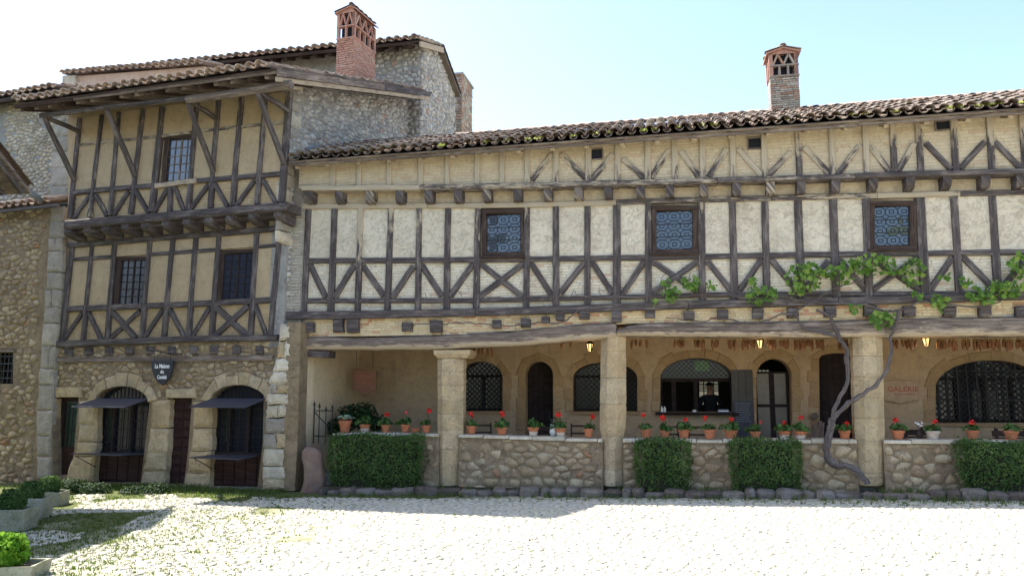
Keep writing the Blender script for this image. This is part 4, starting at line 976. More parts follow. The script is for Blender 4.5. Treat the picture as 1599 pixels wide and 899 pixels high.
def leaf_door(F, poly, w, mat, parent, name='door', nplank=5, handle=True):
    us = [p[0] for p in poly]; u0_, u1_ = min(us), max(us); zb = min(p[1] for p in poly); d = sub(name, parent); d.location = F.pt((u0_+u1_)/2, zb, w)-world_loc(parent)
    for i in range(nplank):
        a, c = u0_+(u1_-u0_)*i/nplank, u0_+(u1_-u0_)*(i+1)/nplank; zt_ = min(lerp_top(poly, a+.01), lerp_top(poly, c-.01)); mb = MB()
        prism(mb, F, [(a+.003, zb), (c-.003, zb), (c-.003, lerp_top(poly, c-.01)), ((a+c)/2, lerp_top(poly, (a+c)/2)), (a+.003, lerp_top(poly, a+.01))], w-.05, w+rnd.uniform(-.004, .004), .006, bump=0); finish('plank', mb, mat, d)
    if handle: mb = MB(); fbox(mb, F, u1_-.14, u1_-.11, zb+.95, zb+1.12, w, w+.03); finish('handle', mb, IRON, d)
    return d
def lerp_top(poly, u):
    best = -9
    for i in range(len(poly)):
        a, c = poly[i], poly[(i+1) % len(poly)]
        if min(a[0], c[0]) <= u <= max(a[0], c[0]) and abs(a[0]-c[0]) > 1e-5: best = max(best, a[1]+(c[1]-a[1])*(u-a[0])/(c[0]-a[0]))
    return best
leaf_door(M, o2, IW, DOORM, house); leaf_door(M, o6, IW+.1, DOORM, house, nplank=6)
def dark_window(poly, diamond_top=True, glass=DARKGL, mull=2):
    w = sub('window', house); cu = sum(p[0] for p in poly)/len(poly); w.location = M.pt(cu, min(p[1] for p in poly), IW)-world_loc(house)
    mb = MB(); prism(mb, M, poly, IW-.02, IW, .002, bump=0); finish('pane', mb, glass, w); us = [p[0] for p in poly]; zs = [p[1] for p in poly]
    mb = MB(); zt_ = min(zs)+(max(zs)-min(zs))*.68
    for i in range(mull+1): u = min(us)+(max(us)-min(us))*i/mull; hw = .03; fbox(mb, M, u-hw, u+hw, min(zs), (zt_ if i not in (0, mull) else min(lerp_top(poly, min(max(u, min(us)+.02), max(us)-.02)), zt_+.3)), IW, IW+.05)
    fbox(mb, M, min(us), max(us), zt_, zt_+.06, IW, IW+.052); fbox(mb, M, min(us), max(us), min(zs), min(zs)+.06, IW, IW+.054); finish('frame', mb, DOORM, w)
    grille(M, [(u, z) for u, z in poly], BW-.12, .11, 0, w, diamond=True); mb = MB(); fbox(mb, M, min(us)-.05, max(us)+.05, min(zs)-.06, min(zs), BW-.3, BW+.06); finish('sill', mb, GST, w); return w
dark_window(o1); dark_window(o3)
# wide barred window at the right
w7 = dark_window(o7, mull=4); grille(M, o7, BW+.02, .17, .55, w7, name='bars', r=.012)
us = [p[0] for p in o7]; a = M.uz(1521, 651, IW+.01); c = M.uz(1556, 610, IW+.01)
mb = MB(); prism(mb, M, [a, (c[0], a[1]), c, (a[0], c[1])], IW, IW+.012, .002, bump=0); finish('lit_pane', mb, GREYGL, w7)  # lit look painted as a paler grey pane, no light behind

# service window and the room behind it, with a window at its far side open to the daylight
RW = -6.2
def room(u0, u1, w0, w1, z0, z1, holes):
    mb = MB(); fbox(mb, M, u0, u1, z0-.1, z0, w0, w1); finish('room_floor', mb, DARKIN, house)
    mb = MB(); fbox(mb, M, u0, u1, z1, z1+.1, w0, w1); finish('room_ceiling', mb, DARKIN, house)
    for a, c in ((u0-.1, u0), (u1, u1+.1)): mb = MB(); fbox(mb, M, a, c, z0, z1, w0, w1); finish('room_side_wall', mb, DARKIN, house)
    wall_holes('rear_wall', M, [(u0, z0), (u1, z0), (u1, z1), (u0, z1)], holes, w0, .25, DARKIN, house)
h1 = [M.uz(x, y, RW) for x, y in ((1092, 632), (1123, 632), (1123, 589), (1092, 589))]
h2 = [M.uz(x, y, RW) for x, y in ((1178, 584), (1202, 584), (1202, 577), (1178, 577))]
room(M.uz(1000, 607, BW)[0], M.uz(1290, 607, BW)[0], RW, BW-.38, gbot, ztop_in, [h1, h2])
ra_, rb_ = M.uz(1000, 607, BW)[0]-.1, M.uz(1290, 607, BW)[0]+.1
for a_, c_ in ((ub0-.2, ra_), (rb_, ub1)):
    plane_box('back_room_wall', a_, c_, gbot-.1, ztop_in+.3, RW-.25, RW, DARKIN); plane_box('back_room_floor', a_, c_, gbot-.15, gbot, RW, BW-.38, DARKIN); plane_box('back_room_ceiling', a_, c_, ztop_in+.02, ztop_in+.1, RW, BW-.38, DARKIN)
for a_ in (ub0-.3, ub1): plane_box('house_end_wall', a_, a_+.12, gbot-.2, 5.6, RW-.25, BW-.38 if a_ < 0 else -.4, MORTAR)
mb = MB(); 
for i in range(5): u = h1[0][0]+(h1[1][0]-h1[0][0])*i/4; fbox(mb, M, u-.012, u+.012, h1[0][1], h1[2][1], RW-.02, RW+.01)
for i in range(5): z = h1[0][1]+(h1[2][1]-h1[0][1])*i/4; fbox(mb, M, h1[0][0], h1[1][0], z-.010, z+.010, RW-.021, RW+.011)
for i in range(1, 4): u = h2[0][0]+(h2[1][0]-h2[0][0])*i/4; fbox(mb, M, u-.012, u+.012, h2[0][1], h2[2][1], RW-.02, RW+.01)
finish('glazing_bars', mb, IRON, house)
for h_ in (h1, h2): mb = MB(); mb.add([M.pt(u, z, RW-.1) for u, z in h_], [(0, 1, 2, 3)]); finish('grey_pane', mb, DIMGL, house)  # tinted panes added to dim the daylight in the rear openings
sw = sub('service_window', house); cu = (o4[0][0]+o4[-1][0])/2; sw.location = M.pt(cu, o4[0][1], IW)-world_loc(house)
top4 = [p for p in o4 if p[1] > M.uz(1090, 591, BW)[1]]; zt4 = M.uz(1090, 590, BW)[1]
tymp = [(o4[1][0], zt4)]+[p for p in o4[1:-1]]+[(o4[-2][0], zt4)]
mb = MB(); prism(mb, M, tymp, IW-.02, IW, .002, bump=0); finish('fanlight', mb, DARKGL, sw); grille(M, tymp, IW+.03, .10, 0, sw, name='lead_lattice', r=.005, diamond=True)
g0 = M.uz(1085, 579, IW+.02); g1 = M.uz(1107, 563, IW+.02); mb = MB(); prism(mb, M, [g0, (g1[0], g0[1]), g1, (g0[0], g1[1])], IW+.005, IW+.02, .002, bump=0); finish('green_pane', mb, GREENP, sw)
mb = MB()
for x, hw in ((1032, .03), (1052, .045), (1086, .04), (1142, .03)): u = M.uz(x, 607, IW)[0]; fbox(mb, M, u-hw, u+hw, o4[0][1], zt4, IW-.02, IW+.05)
fbox(mb, M, o4[0][0], o4[-1][0], zt4-.07, zt4+.002, IW-.02, IW+.055); finish('frame', mb, DOORM, sw)
mb = MB(); fbox(mb, M, o4[0][0]-.1, o4[-1][0]+.1, o4[0][1]-.05, o4[0][1]+.0, BW-.45, BW+.20); finish('counter', mb, DOORM, sw)
# glazed double door, half open
d5 = sub('glazed_door', house); cu = (o5[0][0]+o5[-1][0])/2; d5.location = M.pt(cu, gbot, IW)-world_loc(house)
for (xa, xb) in ((1181, 1200), (1208, 1226)):
    a = M.uz(xa, 583, IW+.02); c = M.uz(xb, 583, IW+.02); mid = M.uz(xa, 633, IW+.02)[1]
    mb = MB(); fbox(mb, M, a[0], c[0], gbot+.05, a[1], IW, IW+.02); finish('pane', mb, GREYGL, d5)
    mb = MB()
    for (p, q, r_, s2) in ((a[0]-.05, a[0], gbot, a[1]+.04), (c[0], c[0]+.05, gbot, a[1]+.04), (a[0], c[0], a[1], a[1]+.04), (a[0], c[0], mid-.03, mid+.03), (a[0], c[0], gbot, gbot+.25)): fbox(mb, M, p, q, r_, s2, IW-.01, IW+.04)
    finish('door_frame', mb, DOORM, d5)
# blue-grey shutter folded back beside the window, with a menu chalked on its lower half
a = M.uz(1145, 681, BW+.06); c = M.uz(1175, 577, BW+.06); sh = sub('shutter', house); sh.location = M.pt(a[0], a[1], BW)-world_loc(house)
for i in range(3):
    p = a[0]+(c[0]-a[0])*i/3; mb = MB(); fbox(mb, M, p+.003, p+(c[0]-a[0])/3-.003, a[1]-.1, c[1], BW+.025, BW+.06); finish('board', mb, GREYBL, sh)
mb = MB(); zc = M.uz(1160, 625, BW+.07)[1]; fbox(mb, M, a[0]+.02, c[0]-.02, a[1], zc, BW+.06, BW+.075); finish('menu_board', mb, SLATEP, sh)
mb = MB()
for k in range(9):
    z = zc-.06-k*.045; u = a[0]+.06
    while u < c[0]-.1: l = rnd.uniform(.02, .06); fbox(mb, M, u, min(u+l, c[0]-.05), z, z+.009, BW+.075, BW+.077); u += l+.015
finish('menu_writing', mb, CHALK, sh)

# kerb of dark field stones along the foot of the long house
plane_box('planting_bed', M.uz(512, 700, .3)[0], u1, -.1, ground_z(-2)+.07, -.05, .50, SOILB)
u = M.uz(512, 700, .3)[0]
while u < u1:
    l = rnd.uniform(.16, .42); h = rnd.uniform(.08, .16); d = rnd.uniform(.22, .34); P = M.pt(u, 0, 0); g = ground_z(P.x)-.03; mb = MB(); poly = []
    q = [M.pt(u+.01, g, .02), M.pt(u+l-.01, g, .02)]
    vs = []
    for zz, i_ in ((g, 0), (g+h*.7, .0), (g+h, .05)):
        for k in range(8):
            t = k/8*6.283+.39; cu_, cw = u+l/2, .42+d/2; r_ = 1.17
            x = max(-1, min(1, math.cos(t)*1.32))*(l/2-.002-i_*.6); y = max(-1, min(1, math.sin(t)*1.25))*(d/2-i_*.6)
            vs.append(M.pt(cu_+x+rnd.uniform(-.012, .012), zz+rnd.uniform(-.014, .014), cw+y+rnd.uniform(-.015, .015)))
    mb.add(vs, [(i*8+j, i*8+(j+1) % 8, (i+1)*8+(j+1) % 8, (i+1)*8+j) for i in range(2) for j in range(8)]+[tuple(range(16, 24))], r=rnd.random())
    finish('kerb_stone', mb, DARKST, house); u += l
mb = MB()
for i in range(260): P = M.pt(rnd.uniform(M.uz(512, 700, .3)[0], u1), 0, rnd.choice((.36, .40, .76, .80))+rnd.uniform(-.05, .05)); tuft(mb, P.x, P.y, rnd.uniform(.04, .10), 8, .07, z=ground_z(P.x)+(.05 if wdist(M, P.x, P.y) < .5 else -.02))
finish('weeds', mb, GRASSM, house, kind='stuff')
# pier at the joint with the ochre house: washed bricks above, render between, big pale quoins below
mb = MB(); px_ = [(430,500),(436,330),(446,256),(478,256),(476,325),(470,500),(470,770),(408,770),(412,600)]
prism(mb, M, [M.uz(x, y, .05) for x, y in px_[::-1]], -.3, .05, .01, bump=0); finish('pier', mb, GREYR, house)
pl = [M.uz(x, y, .06) for x, y in ((432,488),(438,330),(474,328),(468,488))]
bricks(M, (min(p[0] for p in pl), max(p[0] for p in pl), pl[0][1], pl[1][1]), .24, .062, house, BRICKG, w=.048, proud=.008, keep=lambda u, z: inside((u, z), pl), gap=.010)
mq = [(408,768),(410,700),(414,640),(420,590),(430,560),(436,505)]; mr = [(446,768),(446,700),(450,640),(452,590),(454,560),(456,505)]
block_stack(M, mq[::-1], mr[::-1], [505,532,560,580,600,614,632,652,676,700,728,748,764], .0, .34, (ASHLARW, ASHLARW, ASHLAR, ASHLARG), house, name='quoin', split=(1, 4, 6, 8), j=.02, bev=.03)
mq2 = [(454,505),(452,600),(447,700),(446,768)]; mr2 = [(472,505),(470,600),(468,700),(464,768)]
quad_slab('rendered_edge', M, [(440,766),(460,766),(464,700),(468,560),(470,503),(448,503),(446,600)], .0, .33, MORTAR, house)

# ================================================================ LEANING OCHRE HOUSE
oh = thing('ochre_timbered_house', 'tall leaning ochre half-timbered house with jettied upper storey and two arched shopfronts', 'house', L.pt(-3, 0, -1))
JW = .35
l_jet = [(100, 350.5), (280, 335), (440, 322), (470, 319)]; l_head = [(100,382.5),(280,368.5),(431,357),(450,355.5)]; l_head2 = [(110,405),(280,394),(437,382.5),(450,381.5)]
l_sill = [(98,482.5),(169,479.5),(280,475.5),(421,468),(440,467)]; l_base = [(90,537),(280,529.5),(428,526.7),(440,526)]; l_band = [(84,562),(424,559),(440,559)]
l_usill = [(112,300.5),(149,296.5),(242,289),(307.7,281.5),(436,271),(450,270)]; l_utop = [(120,226.5),(253,212),(344,201),(443.5,191),(455,190)]; l_eave = [(110,186),(200,172),(300,160),(452,142)]
wall_holes('upper_wall', L, [(min(u, uS-.01), z) for u, z in band(L, ofs(l_eave, -12), ofs(l_jet, 3), 106, 452, JW-.03)], [], JW-.03, .5, OCHRE, oh)
wall_holes('lower_wall', L, band(L, ofs(l_jet, -8), ofs(l_base, 4), 92, 442, -.03), [], -.03, .4, OCHRE, oh)
up_posts = [((123,195),(107,340)), ((157.5,194),(138,338.5)), ((184,185),(170,335.7)), ((222,180),(202,333)), ((252,172),(234.6,330)), ((306,165),(291.8,327)), ((340,160),(326,324)), ((376,156),(361,321)), ((414,150),(399,318)), ((450,148),(437.7,315))]
upw = [9,8,8,9,11,9,9,10,9,11]
bay_panels(L, up_posts, l_eave, l_utop, JW-.04, JW+.006, OCHRE, oh, name='render_panel')
bay_panels(L, up_posts, l_utop, l_usill, JW-.04, JW+.008, OCHRE, oh, skip=(4,), name='render_panel')
ub = [L.uz(x, y, JW) for x, y in ((107,339),(440,314),(441,272),(112,301))]
bricks(L, (min(p[0] for p in ub), max(p[0] for p in ub), min(p[1] for p in ub)-.2, max(p[1] for p in ub)+.2), .22, .055, oh, BRICKO, w=JW-.025, proud=.003, keep=lambda u, z: inside((u, z), ub), gap=.006)
for i, ((a, c), w_) in enumerate(zip(up_posts, upw)): beam('post', L, [(a[0], lerp_line(l_eave, a[0])), c], w_, JW-.03, JW+.052, oh, lime=(.3, .05) if i not in (1,) else (.1, .35))
beam('post', L, [(264, 291), (262.5, 331)], 8, JW-.03, JW+.05, oh)
def railsF(F, ps, line, wpx, w1, par, lime=(0, .1), skip=()):
    for i in range(len(ps)-1):
        if i in skip: continue
        a = cross_px(ps[i], line); c = cross_px(ps[i+1], line); beam('rail', F, [(a[0]+3, a[1]), (c[0]-3, c[1])], wpx, w1-.08, w1+.001*(i % 3), par, lime=(rnd.uniform(*lime), rnd.uniform(*lime)))
railsF(L, up_posts, l_usill, 7.5, JW+.043, oh, skip=(4,)); railsF(L, up_posts, l_utop, 4.5, JW+.035, oh, lime=(.35, .6))
beam('window_sill_rail', L, [(241, 290), (306, 281.5)], 8, JW-.03, JW+.06, oh, mat=WOODG, lime=(.6, .5))
UB = [((139,304),(113,341)), ((148,304),(165,337)), ((199,298),(176,335)), ((210,297),(230,332)), ((261,292),(239,331)), ((271,291),(285,328)), ((324,288),(295,326.5)), ((333.7,286.5),(353.5,322)), ((396,281),(367,321)), ((409,281),(430,318))]
for i, (a, c) in enumerate(UB): beam('brace', L, [a, c], 7.5, JW-.03, JW+.030+.0006*i, oh, lime=(.15, .0) if i != 1 else (.3, .3))
hbeam('jetty_beam', L, l_jet, 99, 447, 14, -.02, JW+.11, oh, cuts=(262,), limes=[(.05, .05), (0, 0)], ch=.03)
beam('soffit_rail', L, [(104, 361), (280, 346), (438, 333.5)], 9, -.02, JW-.08, oh, mat=WOOD)
for x, y in ((106,364),(135.5,362),(164.7,360),(195,357.5),(226,355),(258,352.5),(291,350),(324.4,348),(358,345),(393.3,341),(433.6,338)): corbel(L, x, y-9, y+9, 15, -.05, JW+.06, oh, curve=1.5)
lo_posts = [((112,378),(94,534)), ((143,376),(127,532)), ((178,375),(164.7,531)), ((233,372),(219,529)), ((269,370),(253.6,528)), ((305,367),(292,527)), ((341,365),(328,526)), ((400,360),(389,525)), ((436.5,357),(421,523))]
low = [9.5,7.5,8.5,8.5,9,9,9,9,10]
bay_panels(L, lo_posts, ofs(l_jet, 6), l_head, -.04, .0, OCHRE, oh, name='render_panel')
bay_panels(L, lo_posts, l_head, l_head2, -.04, .008, OCHRE, oh, name='render_panel'); bay_panels(L, lo_posts, l_head2, l_sill, -.04, .010, OCHRE, oh, skip=(2, 6), name='render_panel')
ub = [L.uz(x, y, 0) for x, y in ((93,536),(424,524),(424,468),(98,483))]; ub = ub
bricks(L, (min(p[0] for p in ub), max(p[0] for p in ub), min(p[1] for p in ub)-.2, max(p[1] for p in ub)+.2), .22, .055, oh, BRICKO, w=-.025, proud=.003, keep=lambda u, z: inside((u, z), ub), gap=.007)
for (a, c), w_ in zip(lo_posts, low): beam('post', L, [a, c], w_, -.03, .052, oh, lime=(.05, .2))
hbeam('head_rail', L, l_head, 104, 434, 9, -.02, .075, oh, cuts=(238,), ch=.02)
railsF(L, lo_posts, l_head2, 6, .040, oh, skip=(2, 6)); railsF(L, lo_posts, l_sill, 9, .046, oh)
hbeam('base_beam', L, l_base, 88, 432, 9.5, -.1, .10, oh, cuts=(270,), limes=[(0, .1), (.05, .1)])
hbeam('lower_beam', L, l_band, 82, 426, 8, -.1, .06, oh, cuts=(), limes=[(.1, .2)], mat=WOODG)
LB = [((126,489),(97,532)), ((137,488),(157,532)), ((171.7,485),(210,528)), ((217.5,485),(168,530)), ((252,483.6),(223.5,528)), ((262,480),(287,528)), ((326,479.5),(296.5,528)), ((335,478),(385,525)), ((386.5,476.7),(331,526)), ((397,475),(414,523))]
for i, (a, c) in enumerate(LB): beam('brace', L, [a, c], 7.5 if i not in (2, 7, 8) else 9.5, -.03, .024+.005*(i % 3)+.0007*i, oh, lime=(.1, .2) if i in (1, 2, 3) else (0, .1))
def barred_window(F, q, wf, par, nx, nz, glass, jamb=8, arch=False):
    (x0, y0), (x1, y1), (x2, y2), (x3, y3) = q    # lower left, lower right, upper right, upper left of the glass
    w = sub('window', par); P = F.P((x0+x1)/2, y0, wf); w.location = P-world_loc(par)
    mb = MB(); prism(mb, F, [F.uz(x, y, wf-.04) for x, y in q], wf-.045, wf-.026, .001, bump=0); finish('pane', mb, glass, w)
    for a, c, t in (((x0-jamb/2, y0+2), (x3-jamb/2, y3-4), jamb), ((x1+2, y1+2), (x2+2, y2-4), 5), ((x3-jamb, y3-3), (x2+4, y2-3), 6), ((x0-jamb, y0+3), (x1+4, y1+3), 6)): beam('frame', F, [a, c], t, wf-.05, wf+.02+rnd.uniform(0, .004), w, mat=WOODB, jit=.02)
    mb = MB(); L_ = [F.uz(x, y, wf) for x, y in q]
    for i in range(1, nx):
        t = i/nx; a = (L_[0][0]+(L_[1][0]-L_[0][0])*t, L_[0][1]+(L_[1][1]-L_[0][1])*t); c = (L_[3][0]+(L_[2][0]-L_[3][0])*t, L_[3][1]+(L_[2][1]-L_[3][1])*t); beam_mb(F, [a, c], .009 if i != nx//2 else .02, wf-.03, wf-.012, mb=mb, step=9, jit=0, seg_jit=0, ch=.002)
    for i in range(1, nz):
        t = i/nz; a = (L_[0][0]+(L_[3][0]-L_[0][0])*t, L_[0][1]+(L_[3][1]-L_[0][1])*t); c = (L_[1][0]+(L_[2][0]-L_[1][0])*t, L_[1][1]+(L_[2][1]-L_[1][1])*t); beam_mb(F, [a, c], .009, wf-.031, wf-.014, mb=mb, step=9, jit=0, seg_jit=0, ch=.002)
    finish('glazing_bars', mb, DOORM if not arch else WOODG, w); return w
WGL = simple('dark_blue_leaded_glass', (.022, .028, .048), .22, .5, 0, .4, 20)
barred_window(L, ((184, 474), (224, 474), (229, 406), (190, 407)), .0, oh, 4, 6, WGL); barred_window(L, ((345, 467), (391, 466), (396, 394), (350, 397)), .0, oh, 4, 6, WGL, jamb=9)
barred_window(L, ((259, 283), (297, 280), (302, 216), (265, 219)), JW, oh, 4, 5, GLASS, jamb=10, arch=True)
# joist ends between base beam and lower beam
for x, y in ((106,549),(137,548),(169,547.5),(201,547.5),(233,547),(267,546.5),(301,546),(333,546),(368,546),(404,546)):
    q = [L.uz(x+a, y+b_, .05) for a, b_ in ((-6, 6.5), (6, 6.5), (6, -6.5), (-6, -6.5))]; mb = MB(); prism(mb, L, rough_poly(q, .006), -.02, .05, .01, bump=.003); finish('joist_end', mb, WOOD, oh)
# ground floor: rubble with two doors and two arched shopfronts
hd1 = hole(L, [(77,742),(84.6,620),(122.7,620),(116,700),(110.7,741)], 0); ha1 = hole(L, arch_px(151, 233.6, 603, 628, 753, xb0=143, xb1=220), 0); hd2 = hole(L, [(255,760),(262.7,621),(300,621),(294,700),(286.7,760)], 0); ha2 = hole(L, arch_px(331, 417.4, 601, 627, 762, xb0=325.5, xb1=402), 0)
gz = GZ(L, 250)-.08
outer = [L.uz(66, 700, 0), L.uz(426, 700, 0)]; outer = [(outer[0][0], gz), (outer[1][0], gz), L.uz(440, 540, 0), L.uz(436, 526, 0), L.uz(86, 538, 0)]
wall_holes('ground_floor_wall', L, outer, [hd1, ha1, hd2, ha2], .0, .42, MORTAR, oh)
HS = [hd1, ha1, hd2, ha2]
def near_poly(p, poly, m):
    if inside(p, poly): return True
    return any(inside((p[0]+a*m, p[1]+b_*m), poly) for a, b_ in ((1,0),(-1,0),(0,1),(0,-1),(.7,.7),(-.7,.7)))
lpier = hole(L, [(110,741),(116,700),(122,625),(152,627),(148,700),(143,752)], 0); mpier = hole(L, [(220,757),(226,700),(234,628),(264,623),(258,700),(254,760)], 0); rpier = hole(L, [(287,760),(294,700),(300,624),(332,627),(328,700),(325,760)], 0); epier = hole(L, [(60,745),(68,620),(86,620),(77,742)], 0)
def kground(u, z):
    if not inside((u, z), outer): return False
    for h in HS:
        if near_poly((u, z), h, .10): return False
    return not any(inside((u, z), q) for q in (lpier, mpier, rpier, epier))
zA = L.uz(250, 541, 0)[1]
rubble(L, (outer[0][0], outer[2][0], gz, zA+.1), .165, .10, oh, RUBBLE, w=.0, proud=.028, keep=kground, gap=.005, seed=31, limit=290, jit=.48, embed=-.3, drop=.2)
for left, right, cuts in (([(122,625),(121,660),(119,700),(104,735),(100,760)], [(151,625),(149,700),(143,757)], [626,662,690,712,752]), ([(234,626),(232,690),(222,735),(216,760)], [(264,623),(260,700),(254,762)], [624,668,706,735,760]),
                          ([(301,625),(297,690),(292,725),(284,762)], [(331,627),(328,700),(325,762)], [626,668,704,738,763]), ([(62,620),(60,750)], [(86,620),(81,690),(77,742)], [622,655,690,715,745])):
    block_stack(L, left, right, cuts, -.11, .06, ASHLAR, oh, name='pier_block', j=.018, bev=.035)
for h in (ha1, ha2): surround(L, h[1:-1], .02, .24, ASHLAR, oh, proud=.05, nper=.26, name='voussoir')
quad_slab('door_lintel', L, [(84,620),(126,620),(126,604),(84,604)], -.2, .055, ASHLAR, oh, bump=.01, bev=.02); quad_slab('door_lintel', L, [(258,621),(304,621),(304,606),(258,607)], -.2, .055, ASHLAR, oh, bump=.01, bev=.02)
for q in (((252,757),(292,757),(292,765),(252,765)), ((322,760),(408,762),(408,768),(322,767))): quad_slab('door_step', L, [q[3], q[2], q[1], q[0]], -.3, .12, ASHLARG, oh, bev=.02)
DW = -.13
d1 = leaf_door(L, [(p[0], p[1]) for p in hd1], DW, DOORR, oh, nplank=4); d2 = leaf_door(L, hd2, DW, DOORR, oh, nplank=1)
a = L.uz(100, 696, DW+.02); c = L.uz(121, 627, DW+.02); mb = MB(); fbox(mb, L, a[0], c[0], a[1], c[1], DW, DW+.012); finish('green_panel', mb, GREEND, d1); grille(L, [(a[0]-.1, a[1]), (c[0], a[1]), (c[0], c[1]), (a[0]-.1, c[1])], DW+.04, .12, .4, d1, name='bars', r=.010)
a = L.uz(262, 756, DW); c = L.uz(298, 628, DW)
for k in range(9):
    for m in range(2):
        z = a[1]+.03+k*(c[1]-a[1])/9; u = min(p[0] for p in hd2)+.09+m*.24; mb = MB(); prism(mb, L, [(u, z), (u+.2, z), (u+.2, z+.15), (u, z+.15)], DW, DW+.03, .015, bump=0); finish('panel', mb, DOORR, d2)
def shopfront(h, xm):
    sf = sub('shopfront', oh); us = [p[0] for p in h]; u0_, u1_ = min(us), max(us); zb = min(p[1] for p in h)+.05; sf.location = L.pt((u0_+u1_)/2, zb, DW)-world_loc(oh)
    zt_ = max(p[1] for p in h); zs = L.uz(xm, 708, DW)[1]; zh = L.uz(xm, 626, DW)[1]
    mb = MB(); prism(mb, L, h, DW-.03, DW-.01, .001, bump=0); finish('glass', mb, DARKGL, sf)
    n = 5
    for i in range(n):
        a, c = u0_+(u1_-u0_)*i/n, u0_+(u1_-u0_)*(i+1)/n; mb = MB(); prism(mb, L, [(a+.008, zb), (c-.008, zb), (c-.008, zs-.03), (a+.008, zs-.03)], DW-.01, DW+.03, .012, bump=0); finish('panel', mb, DOORR, sf)
    mb = MB()
    for t in (.0, .28, .62, 1.0): u = u0_+(u1_-u0_)*t; fbox(mb, L, u-.035, u+.035, zs, zh, DW-.01, DW+.05)
    fbox(mb, L, u0_, u1_, zh-.03, zh+.04, DW-.01, DW+.055); fbox(mb, L, u0_, u1_, zs-.03, zs+.04, DW-.01, DW+.052); finish('frame', mb, DOORM, sf)
    grille(L, [(u0_, zs), (u1_, zs), (u1_, zh), (u0_, zh)], DW+.02, .17, .18, sf, name='glazing_bars', r=.007); grille(L, [p for p in h if p[1] > zh-.1], DW+.05, .10, 0, sf, name='fanlight_lattice', r=.006)
    mb = MB(); a = L.uz(xm-18, 690, DW+.002); c = L.uz(xm-10, 640, DW+.002); fbox(mb, L, a[0], c[0], a[1], c[1], DW-.01, DW+.004); finish('green_curtain', mb, GREEND, sf); return sf
s1 = shopfront(ha1, 185); s2 = shopfront(ha2, 368)
def flap(p_in, p_out_y, par, xs, w1, thick=.018):
    """board hinged in the opening and propped out over the street"""
    a = L.uz(xs[0], p_in[0], .02); c = L.uz(xs[1], p_in[1], .02); zo = p_out_y; v = []
    for dz in (0, thick): v += [L.pt(a[0], a[1]+dz, .02), L.pt(a[0], zo+dz, w1), L.pt(c[0], zo+dz, w1), L.pt(c[0], c[1]+dz, .02)]
    mb = MB(); boxv(mb, v, r=.5); return finish('flap_board', mb, SLATEP, par)
flap((623, 623), L.uz(125.4, 636, .62)[1], s1, (151, 233), .62); flap((623, 623), L.uz(307, 636, .62)[1], s2, (331, 416), .62)
flap((708, 708), L.uz(118.7, 709, .60)[1], s1, (148, 225), .60); flap((711, 711), L.uz(299.5, 715, .60)[1], s2, (329, 406), .60)
for par, xa, ya in ((s1, 150, 709), (s2, 332, 712)):
    mb = MB(); tube(mb, [L.P(xa, ya+20, .02), L.pt(L.uz(xa, 700, .02)[0], L.uz(xa, ya, .02)[1], .5)], .008); finish('stay_bar', mb, IRON, par)
# black shield sign on its iron bracket: text in blackletter-like capitals
sg = thing('shield_sign', 'black shield-shaped sign with white lettering hanging between the two arches', 'sign', L.P(253, 601, .16))
SW = .16; shp = [(236,563),(270,562.5),(269.5,577),(265,589),(259,597),(253,601.5),(246,596),(240,587),(236.5,575)]
mb = MB(); prism(mb, L, [L.uz(x, y, SW) for x, y in shp[::-1]], SW-.03, SW, .004, bump=0); finish('board', mb, SIGNB, sg)
for t, x, y, wp, h in (('La Maison', 253.2, 571.2, 28.5, 7.0), ('du', 253, 580, 7, 5.6), ('Comité', 252.7, 588.3, 18.5, 6.2)): text_part('lettering', t, L, x, y, wp, SW+.002, sg, SIGNT, bold=.03, height=h)
mb = MB(); tube(mb, [L.P(229, 545, .02), L.P(231, 546, SW), L.P(256, 550, SW), L.P(281, 553, SW), L.P(283, 553, .02)], .012); tube(mb, [L.P(241, 549, SW), L.P(241, 563, SW)], .006); tube(mb, [L.P(266, 552, SW), L.P(266, 563, SW)], .006); finish('bracket', mb, IRON, sg)

# roof of the ochre house with its long eave on struts
EL = 1.5
A0 = L.P(21, 163, EL); A1 = L.P(429, 107, EL); sl2 = R(17); upL = (-L.N*math.cos(sl2)+Vector((0, 0, 1))*math.sin(sl2)); RL = 6.6
e2_, s2_, n2_ = canal_roof(oh, A0, A1, upL, RL, 300, TILE, pitch=.225, lift=.03, row=.36)
slab('roof_deck', [A0, A1, A1+s2_*RL, A0+s2_*RL], .035, WOODB, oh, n2_)
def plank_between(name, P, Q, wv, hv, mat, par, lime=0.0):
    P, Q, wv, hv = Vector(P), Vector(Q), Vector(wv), Vector(hv); mb = MB(); l = (Q-P).length; n = max(2, int(l/.4)); vs = []; ga = []; gb = []; off = rnd.random()*9
    for i in range(n+1):
        c = P+(Q-P)*i/n; j = 1+rnd.uniform(-.05, .05)
        for a, b_ in ((-1, -1), (1, -1), (1, 1), (-1, 1)): vs.append(c+wv*a*j+hv*b_*j); ga.append(l*i/n+off); gb.append(a*wv.length+b_*hv.length*1.3+off)
    fs = [(i*4+k, i*4+(k+1) % 4, (i+1)*4+(k+1) % 4, (i+1)*4+k) for i in range(n) for k in range(4)]+[(3,2,1,0), (n*4, n*4+1, n*4+2, n*4+3)]
    mb.add(vs, fs, r=rnd.random(), ga=ga, gb=gb, lime=lime); return finish(name, mb, mat, par)
Z = Vector((0, 0, 1))
